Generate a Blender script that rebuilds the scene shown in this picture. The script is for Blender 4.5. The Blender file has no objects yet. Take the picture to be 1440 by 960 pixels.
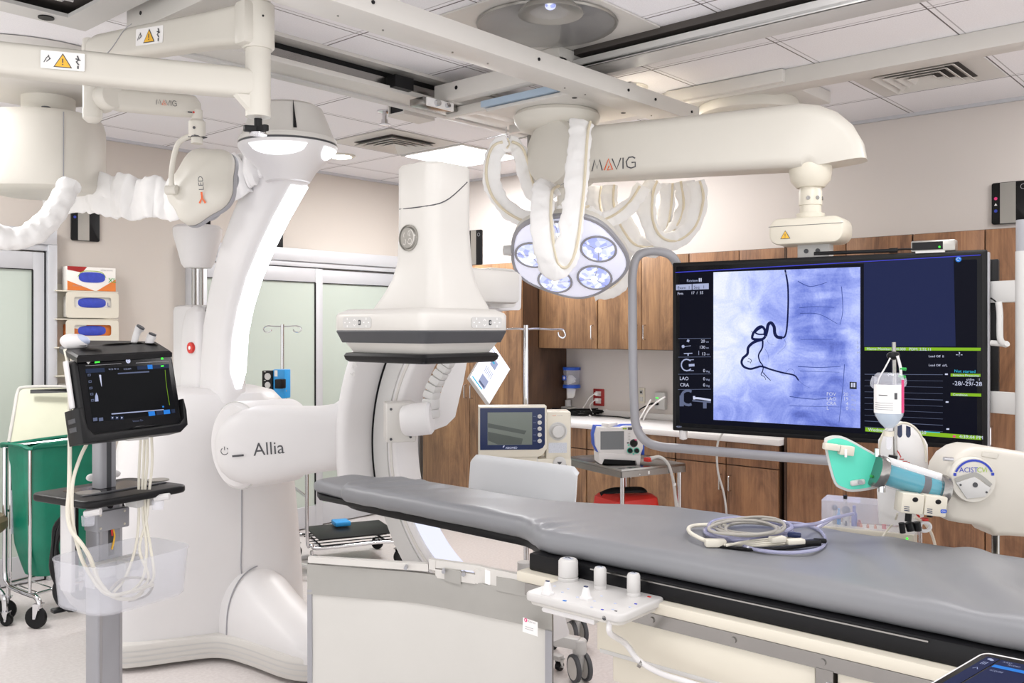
import bpy, bmesh, math, random
from mathutils import Vector, Matrix, noise
random.seed(7)
SC = bpy.context.scene
COL = SC.collection
PI = math.pi
V = Vector
# ---------------------------------------------------------------- survey of the room
FPX, HZ, CZ = 1289.0, 463.0, 1.6
FW = V((.749, .663, 0)).normalized()
RT = V((FW.y, -FW.x, 0))
UP = V((0, 0, 1))
def P(px, py, d):
    """surveyed point: sight line through (px,py) of the 1440x960 photograph, at distance d along the optical axis"""
    return FW*d + RT*(d*(px-720)/FPX) + V((0, 0, CZ + d*(HZ-py)/FPX))
def PXp(px, py, X):
    t = (px-720)/FPX; return P(px, py, X/(FW.x+RT.x*t))
def PYp(px, py, Y):
    t = (px-720)/FPX; return P(px, py, Y/(FW.y+RT.y*t))
def PZp(px, py, Z):
    return P(px, py, (Z-CZ)*FPX/(HZ-py))
# ---------------------------------------------------------------- materials
def lin(c):
    if isinstance(c, str):
        c = [int(c[i:i+2], 16)/255 for i in (0, 2, 4)]
    return tuple((x/12.92 if x <= .04045 else ((x+.055)/1.055)**2.4) for x in c) + (1,)
def newmat(name):
    m = bpy.data.materials.new(name); m.use_nodes = True
    nt = m.node_tree; b = nt.nodes['Principled BSDF']
    return m, nt, b
def pmat(name, col, rough=.45, metal=0, var=.05, scale=12, bump=0, trans=0, alpha=1, coat=0, emit=None, es=0, stretch=None, spec=None, ior=None):
    m, nt, b = newmat(name)
    c = lin(col)
    tc = nt.nodes.new('ShaderNodeNewGeometry')
    ns = nt.nodes.new('ShaderNodeTexNoise'); ns.inputs['Scale'].default_value = scale; ns.inputs['Detail'].default_value = 4
    if stretch:
        mp = nt.nodes.new('ShaderNodeMapping'); mp.inputs['Scale'].default_value = stretch
        nt.links.new(tc.outputs['Position'], mp.inputs['Vector']); nt.links.new(mp.outputs['Vector'], ns.inputs['Vector'])
    else:
        nt.links.new(tc.outputs['Position'], ns.inputs['Vector'])
    mx = nt.nodes.new('ShaderNodeMix'); mx.data_type = 'RGBA'
    mx.inputs['A'].default_value = tuple(min(1, x*(1+var)) for x in c[:3])+(1,)
    mx.inputs['B'].default_value = tuple(x*(1-var) for x in c[:3])+(1,)
    nt.links.new(ns.outputs['Fac'], mx.inputs['Factor'])
    nt.links.new(mx.outputs['Result'], b.inputs['Base Color'])
    b.inputs['Roughness'].default_value = rough; b.inputs['Metallic'].default_value = metal
    b.inputs['Transmission Weight'].default_value = trans; b.inputs['Alpha'].default_value = alpha
    b.inputs['Coat Weight'].default_value = coat
    if spec is not None: b.inputs['Specular IOR Level'].default_value = spec
    if ior: b.inputs['IOR'].default_value = ior
    if emit:
        b.inputs['Emission Color'].default_value = lin(emit); b.inputs['Emission Strength'].default_value = es
    if bump:
        bp = nt.nodes.new('ShaderNodeBump'); bp.inputs['Strength'].default_value = bump; bp.inputs['Distance'].default_value = .01
        nt.links.new(ns.outputs['Fac'], bp.inputs['Height']); nt.links.new(bp.outputs['Normal'], b.inputs['Normal'])
    return m
def emat(name, col, s=1.0):
    return pmat(name, '030303', rough=.4, var=0, spec=.06, emit=col, es=s*(.95 if s < 2 else 1))
M = {}
def ramp(nt, stops):
    r = nt.nodes.new('ShaderNodeValToRGB'); e = r.color_ramp.elements
    e[0].position, e[0].color = stops[0][0], lin(stops[0][1]); e[1].position, e[1].color = stops[-1][0], lin(stops[-1][1])
    for p, c in stops[1:-1]:
        k = e.new(p); k.color = lin(c)
    return r
def math_node(nt, op, a, b=None):
    n = nt.nodes.new('ShaderNodeMath'); n.operation = op
    for i, v in enumerate((a, b)):
        if v is None: continue
        if isinstance(v, (int, float)): n.inputs[i].default_value = v
        else: nt.links.new(v, n.inputs[i])
    return n.outputs[0]
def make_wood(name, stops, seed=0):
    m, nt, b = newmat(name)
    g = nt.nodes.new('ShaderNodeNewGeometry'); mp = nt.nodes.new('ShaderNodeMapping')
    mp.inputs['Scale'].default_value = (5, 5, 1.1); mp.inputs['Location'].default_value = (seed, seed*1.7, 0)
    nt.links.new(g.outputs['Position'], mp.inputs['Vector'])
    n1 = nt.nodes.new('ShaderNodeTexNoise'); n1.inputs['Scale'].default_value = 1.3; n1.inputs['Detail'].default_value = 9; n1.inputs['Roughness'].default_value = .68; n1.inputs['Distortion'].default_value = .9
    nt.links.new(mp.outputs['Vector'], n1.inputs['Vector'])
    mp2 = nt.nodes.new('ShaderNodeMapping'); mp2.inputs['Scale'].default_value = (60, 60, 2.2)
    nt.links.new(g.outputs['Position'], mp2.inputs['Vector'])
    n2 = nt.nodes.new('ShaderNodeTexNoise'); n2.inputs['Scale'].default_value = 1.5; n2.inputs['Detail'].default_value = 5
    nt.links.new(mp2.outputs['Vector'], n2.inputs['Vector'])
    s = math_node(nt, 'ADD', math_node(nt, 'MULTIPLY', n1.outputs['Fac'], .75), math_node(nt, 'MULTIPLY', n2.outputs['Fac'], .25))
    r = ramp(nt, stops); nt.links.new(s, r.inputs['Fac']); nt.links.new(r.outputs['Color'], b.inputs['Base Color'])
    b.inputs['Roughness'].default_value = .42
    return m
def make_ceiling():
    m, nt, b = newmat('ceiling_tiles')
    g = nt.nodes.new('ShaderNodeNewGeometry'); sp = nt.nodes.new('ShaderNodeSeparateXYZ')
    nt.links.new(g.outputs['Position'], sp.inputs[0])
    ds = []
    for k, off in (('X', .59), ('Y', .53)):
        u = math_node(nt, 'DIVIDE', math_node(nt, 'SUBTRACT', sp.outputs[k], off), .66)
        fr = math_node(nt, 'FRACT', math_node(nt, 'ADD', u, 10.5))
        ds.append(math_node(nt, 'MULTIPLY', math_node(nt, 'SUBTRACT', fr, .5), .66))
    def band(d, lo, hi):
        return math_node(nt, 'MULTIPLY', math_node(nt, 'GREATER_THAN', d, lo), math_node(nt, 'LESS_THAN', d, hi))
    dark = math_node(nt, 'MAXIMUM', band(ds[0], .010, .018), band(ds[1], .010, .017))  # tile edge shadow painted as lines, deeper on one side of each bar
    soft = math_node(nt, 'MAXIMUM', band(ds[0], -.016, -.010), band(ds[1], -.016, -.010))
    n = nt.nodes.new('ShaderNodeTexNoise'); n.inputs['Scale'].default_value = 160; n.inputs['Detail'].default_value = 3
    nt.links.new(g.outputs['Position'], n.inputs['Vector'])
    r = ramp(nt, [(.3, 'ecebee'), (.7, 'f5f4f7')]); nt.links.new(n.outputs['Fac'], r.inputs['Fac'])
    m1 = nt.nodes.new('ShaderNodeMix'); m1.data_type = 'RGBA'; m1.inputs['B'].default_value = lin('b9b6b8')
    nt.links.new(soft, m1.inputs['Factor']); nt.links.new(r.outputs['Color'], m1.inputs['A'])
    m2 = nt.nodes.new('ShaderNodeMix'); m2.data_type = 'RGBA'; m2.inputs['B'].default_value = lin('6b6566')
    nt.links.new(dark, m2.inputs['Factor']); nt.links.new(m1.outputs['Result'], m2.inputs['A'])
    nt.links.new(m2.outputs['Result'], b.inputs['Base Color']); b.inputs['Roughness'].default_value = .8
    return m
def make_xray():
    """blue-white angiogram screen: bright lung on one side, soft spine shadow, mottled lungs (local x 0..1, y 0..1)"""
    m, nt, b = newmat('angiogram_image')
    tc = nt.nodes.new('ShaderNodeTexCoord'); sp = nt.nodes.new('ShaderNodeSeparateXYZ')
    nt.links.new(tc.outputs['UV'], sp.inputs[0])
    n1 = nt.nodes.new('ShaderNodeTexNoise'); n1.inputs['Scale'].default_value = 5; n1.inputs['Detail'].default_value = 8; n1.inputs['Roughness'].default_value = .62; n1.inputs['Distortion'].default_value = .8
    nt.links.new(tc.outputs['UV'], n1.inputs['Vector'])
    mp = nt.nodes.new('ShaderNodeMapping'); mp.inputs['Scale'].default_value = (1.2, 6.5, 1)
    mp.inputs['Rotation'].default_value = (0, 0, .12)
    nt.links.new(tc.outputs['UV'], mp.inputs['Vector'])
    n2 = nt.nodes.new('ShaderNodeTexNoise'); n2.inputs['Scale'].default_value = 1.6; n2.inputs['Detail'].default_value = 4
    nt.links.new(mp.outputs['Vector'], n2.inputs['Vector'])
    n3 = nt.nodes.new('ShaderNodeTexNoise'); n3.inputs['Scale'].default_value = 90; n3.inputs['Detail'].default_value = 2
    nt.links.new(tc.outputs['UV'], n3.inputs['Vector'])
    x, y = sp.outputs['X'], sp.outputs['Y']
    def sm(v, lo, hi):
        r = nt.nodes.new('ShaderNodeMapRange'); r.interpolation_type = 'SMOOTHSTEP'
        r.inputs['From Min'].default_value = lo; r.inputs['From Max'].default_value = hi
        nt.links.new(v, r.inputs['Value']); return r.outputs[0]
    A = lambda p, q: math_node(nt, 'ADD', p, q)
    Mu = lambda p, q: math_node(nt, 'MULTIPLY', p, q)
    base = A(Mu(n1.outputs['Fac'], .72), .36)
    left = Mu(math_node(nt, 'SUBTRACT', 1.0, sm(x, .10, .42)), .16)
    left = Mu(left, A(.4, sm(y, .1, .4)))
    spine = Mu(Mu(sm(x, .52, .60), math_node(nt, 'SUBTRACT', 1.0, sm(x, .86, 1.0))), A(.06, Mu(sm(n2.outputs['Fac'], .38, .66), .17)))
    low = Mu(math_node(nt, 'SUBTRACT', 1.0, sm(y, .05, .30)), .13)
    v = A(base, left)
    v = math_node(nt, 'SUBTRACT', v, spine); v = math_node(nt, 'SUBTRACT', v, low)
    v = A(v, Mu(math_node(nt, 'SUBTRACT', n3.outputs['Fac'], .5), .14))
    r = ramp(nt, [(.22, '2a3788'), (.48, '6f80d6'), (.66, '9dabf2'), (.84, 'cdd8fe'), (1, 'eef2ff')])
    nt.links.new(v, r.inputs['Fac'])
    b.inputs['Base Color'].default_value = (0.003, .003, .003, 1); b.inputs['Roughness'].default_value = .3; b.inputs['Specular IOR Level'].default_value = .06
    nt.links.new(r.outputs['Color'], b.inputs['Emission Color']); b.inputs['Emission Strength'].default_value = .97
    return m
def make_floor():
    m, nt, b = newmat('vinyl_floor')
    g = nt.nodes.new('ShaderNodeNewGeometry')
    n = nt.nodes.new('ShaderNodeTexNoise'); n.inputs['Scale'].default_value = 60; n.inputs['Detail'].default_value = 6
    nt.links.new(g.outputs['Position'], n.inputs['Vector'])
    r = ramp(nt, [(.35, 'd3ccca'), (.65, 'ded8d6')]); nt.links.new(n.outputs['Fac'], r.inputs['Fac'])
    nt.links.new(r.outputs['Color'], b.inputs['Base Color']); b.inputs['Roughness'].default_value = .28
    return m
M['white'] = pmat('white_plastic', 'dddbdb', .42, var=.015, spec=.4)
M['warmwhite'] = pmat('warm_white_paint', 'd3cfc6', .42, var=.015, spec=.4)
M['cream'] = pmat('cream_paint', 'd9d3c4', .38, var=.02)
M['offwhite'] = pmat('offwhite_paint', 'd1cec9', .4, var=.02)
M['lgrey'] = pmat('light_grey_plastic', 'c9c8c6', .4, var=.02)
M['mgrey'] = pmat('mid_grey_paint', '9d9da2', .35, var=.03)
M['alu'] = pmat('brushed_aluminium', 'b4b4b8', .33, metal=.75, var=.05, scale=4, stretch=(40, 40, 1))
M['frame'] = pmat('door_frame_grey', 'c6c7cb', .4, metal=.15, var=.02)
M['steel'] = pmat('stainless_steel', '9c9a97', .22, metal=1, var=.06, scale=5, stretch=(60, 3, 3))
M['chrome'] = pmat('chrome', 'd5d5d8', .1, metal=1, var=.02)
M['dark'] = pmat('charcoal_rubber', '45464a', .5, var=.05)
M['black'] = pmat('black_plastic', '131315', .4, var=.05, spec=.25)
M['blackgloss'] = pmat('black_gloss', '0b0c10', .15, var=.02, spec=.18)
M['pit'] = pmat('dark_recess', '4a4542', .7, var=.1)
M['tableblack'] = pmat('carbon_tabletop', '111114', .4, var=.08, spec=.25)
M['mattress'] = pmat('grey_mattress_vinyl', '7f8084', .42, var=.05, scale=6)
M['shieldfab'] = pmat('pale_grey_shield_vinyl', 'cfcdc8', .5, var=.03, scale=5)
M['shieldgrey'] = pmat('grey_shield_band', 'a3a19c', .45, var=.05)
M['cloth'] = pmat('white_fabric', 'efeeed', .7, var=.03, scale=18, bump=.15)
M['zip'] = pmat('beige_zip', 'dfd5be', .7, var=.05)
M['wall'] = pmat('painted_wall', 'd3ccc7', .75, var=.025, scale=1.2)
M['backwall'] = pmat('painted_back_wall', 'c8c0b8', .75, var=.03, scale=1.2)
M['ceiling'] = make_ceiling()
M['floor'] = make_floor()
M['wood'] = make_wood('walnut_laminate', [(.32, '5a4231'), (.46, '84644a'), (.58, 'a27d5b'), (.74, 'b6926c')])
M['woodred'] = make_wood('red_walnut_laminate', [(.32, '513627'), (.46, '815c42'), (.58, '9c7252'), (.74, 'b0855f')], 3.1)
M['wooddark'] = make_wood('dark_walnut_edge', [(.3, '2f211a'), (.5, '4f392b'), (.72, '684b37')], 5)
M['counter'] = pmat('white_counter', 'e4e2e2', .3, var=.02)
M['glassfrost'] = pmat('frosted_glass', 'bcc5bc', .32, var=.03, scale=.8, spec=.4)
M['clear'] = pmat('clear_plastic', 'f2f4ff', .08, trans=.0, alpha=.26, var=0)
M['clear2'] = pmat('clear_glass_tube', 'f2f4ff', .05, alpha=.10, var=0)
M['consolewhite'] = pmat('console_white', 'cccac8', .4, var=.015)
M['clearlav'] = pmat('clear_tubing', 'b3b4d2', .15, alpha=.68, var=.04)
M['translucent'] = pmat('milky_basket_plastic', 'e2e3ea', .35, alpha=.28, var=.03)
M['water'] = pmat('saline', 'cfe0ee', .05, alpha=.55, var=0)
M['green'] = pmat('green_bag', '06735a', .38, var=.3, scale=10, bump=.35)
M['lidcream'] = pmat('cream_lid', 'd6d6bf', .4, var=.05)
M['teal'] = pmat('teal_plate', '58d6bb', .35, var=.04)
M['cyan'] = pmat('cyan_liquid', '0a8fa2', .12, var=.08, coat=.6)
M['red'] = pmat('red_plastic', 'd02f28', .4, var=.06)
M['darkred'] = pmat('dark_red_plastic', 'a3201f', .45, var=.05)
M['blue'] = pmat('blue_plastic', '1f55c4', .35, var=.05)
M['skyblue'] = pmat('sky_blue_plastic', '2f9be0', .4, var=.05)
M['navy'] = pmat('navy_panel', '16264f', .25, var=.05)
M['yellow'] = pmat('yellow_sticker', 'f0b93a', .5, var=.03)
M['orange'] = pmat('orange_print', 'e4652c', .5, var=.03)
M['ink'] = pmat('dark_grey_print', '4c4c50', .5, var=.02)
M['inkblue'] = pmat('blue_print', '2a3fae', .5, var=.02)
M['lime'] = pmat('lime_print', '9cbf2e', .5, var=.02)
M['pink'] = pmat('pink_print', 'e0367c', .5, var=.02)
M['sticker'] = pmat('white_sticker', 'f1efee', .5, var=.02)
M['cablecream'] = pmat('cream_cable', 'ded9cb', .45, var=.03)
M['cablegrey'] = pmat('grey_cable', 'a19d96', .45, var=.05)
M['glovebox'] = pmat('glove_box_card', 'f1eee8', .6, var=.02)
M['gloveblue'] = pmat('blue_glove', '3547b5', .5, var=.25, scale=60)
M['gloveorange'] = pmat('orange_print_card', 'dd7b34', .55, var=.15, scale=10)
M['silver'] = pmat('silver_badge', 'a9a7a2', .3, metal=.7, var=.05)
M['foil'] = pmat('silver_foil_label', 'cfd3dc', .35, metal=.3, var=.25, scale=220)
M['lcdoff'] = pmat('lcd_off', '6f7770', .2, var=.12, scale=6)
M['lcdreflection'] = pmat('lcd_reflection', '4e5551', .25, var=.1)  # dark diagonal reflections painted onto the console screen
M['lcdgrey'] = pmat('lcd_grey', '74787c', .25, var=.05)
M['e_white'] = emat('light_strip', 'f6f8ff', 5.0)
M['e_strip'] = emat('soft_light_strip', 'e6e8ff', 1.1)
M['e_ring'] = emat('ring_light', 'f8f9ff', 3.0)
def make_lens():
    m, nt, b = newmat('lamp_lens_facets'); g = nt.nodes.new('ShaderNodeNewGeometry'); v = nt.nodes.new('ShaderNodeTexVoronoi'); v.inputs['Scale'].default_value = 42
    nt.links.new(g.outputs['Position'], v.inputs['Vector']); sp = nt.nodes.new('ShaderNodeSeparateColor'); nt.links.new(v.outputs['Color'], sp.inputs[0])
    r = ramp(nt, [(.1, '8e9ade'), (.5, 'cfd6ff'), (.9, 'ffffff')]); nt.links.new(sp.outputs[0], r.inputs['Fac'])
    b.inputs['Base Color'].default_value = lin('9aa2c8'); b.inputs['Roughness'].default_value = .2
    nt.links.new(r.outputs['Color'], b.inputs['Emission Color']); b.inputs['Emission Strength'].default_value = .75
    return m
M['e_lens'] = make_lens()
M['e_lens2'] = emat('lamp_led_core', 'ffffff', 4.0)
M['e_panel'] = emat('ceiling_panel_light', 'fbfbff', 6.0)
M['e_warm'] = emat('downlight_glow', 'fff3df', 8.0)
M['e_text'] = emat('screen_white', 'dfe4ff', .85)
M['e_dim'] = emat('screen_grey', '7c86a8', .6)
M['e_green'] = emat('screen_green', '93c92b', .8)
M['e_led'] = emat('green_led', '4cff4a', 1.5)
M['e_blue'] = emat('screen_blue', '2f86e6', .9)
M['e_cyan'] = emat('screen_cyan', '3cc5ee', .9)
M['e_navy'] = emat('screen_navy', '262f5c', .7)
M['e_dark'] = emat('screen_black', '0c0f22', .6)
M['e_grey'] = emat('screen_panel', 'b9c2e6', .8)
M['e_purple'] = emat('screen_purple_line', '4a4fe0', .8)
M['e_sheet'] = emat('bright_screen_sheet', 'f4f5ff', 1.5)
M['lampface'] = pmat('lamp_face', 'eceef8', .4, var=.01, emit='dfe2ff', es=.30)  # emission painted in for lens light scattered over the face
M['e_usd'] = emat('ultrasound_dark', '17191d', .5)
M['xray'] = make_xray()
M['vessel'] = emat('contrast_dark_blue', '15205a', .65)
M['vessel2'] = emat('faint_vessel_blue', '4c5fae', .8)
# ---------------------------------------------------------------- mesh builder
def frame(o, x, y):
    x = V(x).normalized(); y = V(y); y = (y - x*y.dot(x)).normalized(); z = x.cross(y)
    m = Matrix((x, y, z)).transposed().to_4x4(); m.translation = V(o); return m
_txt = {}
def text_geo(s):
    if s not in _txt:
        cu = bpy.data.curves.new('t', 'FONT'); cu.body = s; cu.resolution_u = 2; cu.size = 1
        ob = bpy.data.objects.new('t', cu); COL.objects.link(ob)
        me = bpy.data.meshes.new_from_object(ob.evaluated_get(bpy.context.evaluated_depsgraph_get()))
        _txt[s] = ([v.co.copy() for v in me.vertices], [tuple(p.vertices) for p in me.polygons])
        bpy.data.objects.remove(ob); bpy.data.curves.remove(cu); bpy.data.meshes.remove(me)
    return _txt[s]
def spline(pts, sub=6, closed=False):
    pts = [V(p) for p in pts]; n = len(pts)
    if sub <= 1 or n < 3: return pts
    out = []
    for i in range(n if closed else n-1):
        if closed: a, b, c, d = pts[i-1], pts[i], pts[(i+1) % n], pts[(i+2) % n]
        else: a, b, c, d = pts[max(i-1, 0)], pts[i], pts[i+1], pts[min(i+2, n-1)]
        for k in range(sub):
            t = k/sub
            out.append(.5*((2*b)+(c-a)*t+(2*a-5*b+4*c-d)*t*t+(3*b-a-3*c+d)*t**3))
    if not closed: out.append(pts[-1])
    return out
def sring(cx, cy, hx, hy, n=32, e=4):
    r = []
    for i in range(n):
        a = 2*PI*i/n + PI/n; c, s = math.cos(a), math.sin(a)
        r.append((cx+hx*math.copysign(abs(c)**(2/e), c), cy+hy*math.copysign(abs(s)**(2/e), s)))
    return r
def rrect(w, h, r, n=5, cx=0, cy=0):
    p = []
    for k, (sx, sy) in enumerate(((1, 1), (-1, 1), (-1, -1), (1, -1))):
        for i in range(n+1):
            a = PI/2*k + PI/2*i/n
            p.append((cx+sx*(w/2-r)+r*math.cos(a), cy+sy*(h/2-r)+r*math.sin(a)))
    return p
class MB:
    def __init__(s, mat=None, Mx=None):
        s.v, s.f, s.fm, s.mats = [], [], [], []
        s.M = Mx or Matrix(); s.cur = 0; s.uv = {}
        if mat: s.m(mat)
    def m(s, mat):
        if isinstance(mat, str): mat = M[mat]
        if mat not in s.mats: s.mats.append(mat)
        s.cur = s.mats.index(mat); return s
    def at(s, Mx): s.M = Mx; return s
    def add(s, vs, fs):
        o = len(s.v); s.v += [s.M @ V(p) for p in vs]
        s.f += [tuple(i+o for i in f) for f in fs]; s.fm += [s.cur]*len(fs); return s
    def bm(s, b):
        b.verts.ensure_lookup_table(); b.verts.index_update()
        s.add([v.co for v in b.verts], [[v.index for v in f.verts] for f in b.faces]); b.free(); return s
    def box(s, c, size, bev=0, seg=2, Mx=None):
        b = bmesh.new(); bmesh.ops.create_cube(b, size=1)
        for v in b.verts: v.co = V((v.co.x*size[0], v.co.y*size[1], v.co.z*size[2]))
        if bev: bmesh.ops.bevel(b, geom=list(b.edges), offset=min(bev, min(size)*.49), segments=seg, affect='EDGES', profile=.5)
        for v in b.verts: v.co = (Mx @ v.co if Mx else v.co) + V(c)
        return s.bm(b)
    def bb(s, lo, hi, bev=0, seg=2):
        lo, hi = V(lo), V(hi); return s.box((lo+hi)/2, [abs(x) for x in (hi-lo)], bev, seg)
    def ringloft(s, rings, closed=True, cap0=True, cap1=True, loop=False):
        n = len(rings[0]); vs = [p for r in rings for p in r]; fs = []
        K = len(rings)
        for k in range(K if loop else K-1):
            a, b = k*n, ((k+1) % K)*n
            for i in range(n if closed else n-1):
                j = (i+1) % n; fs.append((a+i, a+j, b+j, b+i))
        if closed and not loop:
            if cap0: fs.append(tuple(range(n-1, -1, -1)))
            if cap1: fs.append(tuple((K-1)*n+i for i in range(n)))
        return s.add(vs, fs)
    def cyl(s, a, b, r, r2=None, n=20, caps=True):
        a, b = V(a), V(b); r2 = r if r2 is None else r2
        w = (b-a).normalized(); u = w.orthogonal().normalized(); t = w.cross(u)
        ring = lambda c, q: [c+(u*math.cos(2*PI*i/n)+t*math.sin(2*PI*i/n))*q for i in range(n)]
        return s.ringloft([ring(a, r), ring(b, r2)], True, caps, caps)
    def lathe(s, prof, o, ax=(0, 0, 1), n=28):
        o = V(o); w = V(ax).normalized(); u = w.orthogonal().normalized(); t = w.cross(u)
        rings = [[o+w*z+(u*math.cos(2*PI*i/n)+t*math.sin(2*PI*i/n))*max(r, 1e-4) for i in range(n)] for r, z in prof]
        return s.ringloft(rings)
    def tube(s, pts, r, n=8, sub=5, closed=False, flat=None, up=None, wob=0, seed=0, wl=9):
        """swept round (or flat x r) section; wob wrinkles it like fabric"""
        pts = spline(pts, sub, closed); K = len(pts); rings = []
        u = None
        for k in range(K):
            a = pts[k-1] if (k or closed) else pts[0]; b = pts[(k+1) % K] if (k < K-1 or closed) else pts[-1]
            w = (b-a).normalized()
            if up is not None:
                u = V(up) - w*V(up).dot(w)
                if u.length < 1e-4: u = w.orthogonal()
            elif u is None: u = w.orthogonal()
            else: u = u - w*u.dot(w)
            u.normalize(); t = w.cross(u)
            rk = r(k/(K-1)) if callable(r) else r
            fk = (flat if flat else 1)
            ring = []
            for i in range(n):
                q = 2*PI*i/n
                d = u*math.cos(q)*rk*fk + t*math.sin(q)*rk
                p = pts[k]+d
                if wob:
                    nn = noise.noise(V((p.x*wl*.5+seed, p.y*wl*.5, p.z*wl*.5))) + .9*(.45-1.8*abs(noise.noise(V((p.x*wl*.8+seed, p.y*wl*.8, p.z*wl*.45))))) + .4*noise.noise(V((p.x*wl*1.9+seed, p.y*wl*1.9, p.z*wl*1.9)))
                    p = p + d.normalized()*nn*wob
                ring.append(p)
            rings.append(ring)
        return s.ringloft(rings, loop=closed)
    def prism(s, poly, z0, z1, bev=0, seg=2, Mx=None):
        b = bmesh.new(); vs = [b.verts.new((x, y, z0)) for x, y in poly]
        f = b.faces.new(vs); r = bmesh.ops.extrude_face_region(b, geom=[f])
        for v in r['geom']:
            if isinstance(v, bmesh.types.BMVert): v.co.z = z1
        bmesh.ops.recalc_face_normals(b, faces=b.faces)
        if bev:
            es = [e for e in b.edges if abs(e.verts[0].co.z-e.verts[1].co.z) < 1e-7]
            bmesh.ops.bevel(b, geom=es, offset=bev, segments=seg, affect='EDGES', profile=.5)
        if Mx:
            for v in b.verts: v.co = Mx @ v.co
        return s.bm(b)
    def quad(s, x0, y0, x1, y1, z=0):
        return s.add([(x0, y0, z), (x1, y0, z), (x1, y1, z), (x0, y1, z)], [(0, 1, 2, 3)])
    def poly(s, pts): return s.add(pts, [tuple(range(len(pts)))])
    def text(s, t, size, x=0, y=0, z=0, al='l', sx=1.0, bold=0):
        vs, fs = text_geo(t); w = max([p.x for p in vs] or [0])
        dx = {'l': 0, 'c': -w/2, 'r': -w}[al]
        return s.add([(x+(p.x+dx)*size*sx, y+p.y*size, z) for p in vs], fs)
    def line2(s, pts, w, z=0, sub=1, w1=None):
        """flat ribbon in the local xy plane"""
        pts = spline([V((a, b, 0)) for a, b in pts], sub); K = len(pts); L, R = [], []
        for k in range(K):
            a = pts[max(k-1, 0)]; b = pts[min(k+1, K-1)]; t = (b-a).normalized(); nrm = V((-t.y, t.x, 0))
            ww = w if w1 is None else w+(w1-w)*k/(K-1)
            L.append(pts[k]+nrm*ww/2+V((0, 0, z))); R.append(pts[k]-nrm*ww/2+V((0, 0, z)))
        return s.add(L+R, [(K+k, K+k+1, k+1, k) for k in range(K-1)])
    def ellipsoid(s, c, r, nu=20, nv=12, Mx=None):
        c = V(c); rings = []
        for j in range(nv+1):
            a = -PI/2+PI*j/nv
            ring = []
            for i in range(nu):
                q = 2*PI*i/nu; p = V((r[0]*math.cos(a)*math.cos(q), r[1]*math.cos(a)*math.sin(q), r[2]*math.sin(a)))
                ring.append(c+(Mx @ p if Mx else p))
            rings.append(ring)
        return s.ringloft(rings)
    def onto(s, px, py, off=0.0):
        """the point where the sight line through a surveyed pixel meets this shape"""
        from mathutils.bvhtree import BVHTree
        t = BVHTree.FromPolygons([tuple(p) for p in s.v], s.f)
        o = V((0, 0, CZ)); d = (P(px, py, 1)-o).normalized(); h = t.ray_cast(o, d)
        return h[0]-d*off if h[0] is not None else P(px, py, 4.2)
    def build(s, name, parent=None, Wm=None, ang=38, bevel=0, flatshade=False):
        me = bpy.data.meshes.new(name)
        inv = (Wm or (WM[parent] if parent else Matrix())).inverted()
        me.from_pydata([inv @ p for p in s.v], [], s.f)
        for mt in s.mats: me.materials.append(mt)
        me.polygons.foreach_set('material_index', s.fm)
        me.update()
        b = bmesh.new(); b.from_mesh(me); bmesh.ops.remove_doubles(b, verts=b.verts, dist=1e-6)
        if not s.uv: bmesh.ops.recalc_face_normals(b, faces=[f for f in b.faces if len(f.verts) and not f.calc_area() < 1e-12])
        b.to_mesh(me); b.free()
        if not flatshade:
            me.shade_smooth(); me.set_sharp_from_angle(angle=math.radians(ang))
        ob = bpy.data.objects.new(name, me); COL.objects.link(ob)
        if bevel:
            md = ob.modifiers.new('edge', 'BEVEL'); md.width = bevel; md.segments = 2; md.limit_method = 'ANGLE'; md.angle_limit = math.radians(40)
        WM[ob] = WM[parent] if parent else (Wm or Matrix())
        if parent: ob.parent = parent
        else: ob.matrix_world = WM[ob]
        return ob
WM = {}
def tag(o, label, cat, group=None, kind=None):
    if label: o['label'] = label
    if cat: o['category'] = cat
    if group: o['group'] = group
    if kind: o['kind'] = kind
    return o
def thing(name, label, cat, loc, rz=0, group=None):
    o = bpy.data.objects.new(name, None); COL.objects.link(o); o.empty_display_size = .1
    o.location = loc; o.rotation_euler = (0, 0, rz)
    WM[o] = Matrix.Translation(V(loc)) @ Matrix.Rotation(rz, 4, 'Z')
    return tag(o, label, cat, group)
def solo(mb, name, label, cat, loc, group=None, **k):
    """a thing that is one mesh, with its origin at loc"""
    return tag(mb.build(name, None, Wm=Matrix.Translation(V(loc)), **k), label, cat, group)
def struct(mb, name, **k):
    return tag(mb.build(name, **k), None, None, None, 'structure')
def dup(root, loc, rz, label=None, group=None):
    r = root.copy(); COL.objects.link(r); r.location = loc; r.rotation_euler = (0, 0, rz)
    if label: r['label'] = label
    if group: r['group'] = group
    def kids(a, b):
        for ch in list(a.children):
            c = ch.copy(); COL.objects.link(c); c.parent = b; kids(ch, c)
    kids(root, r); return r
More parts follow.
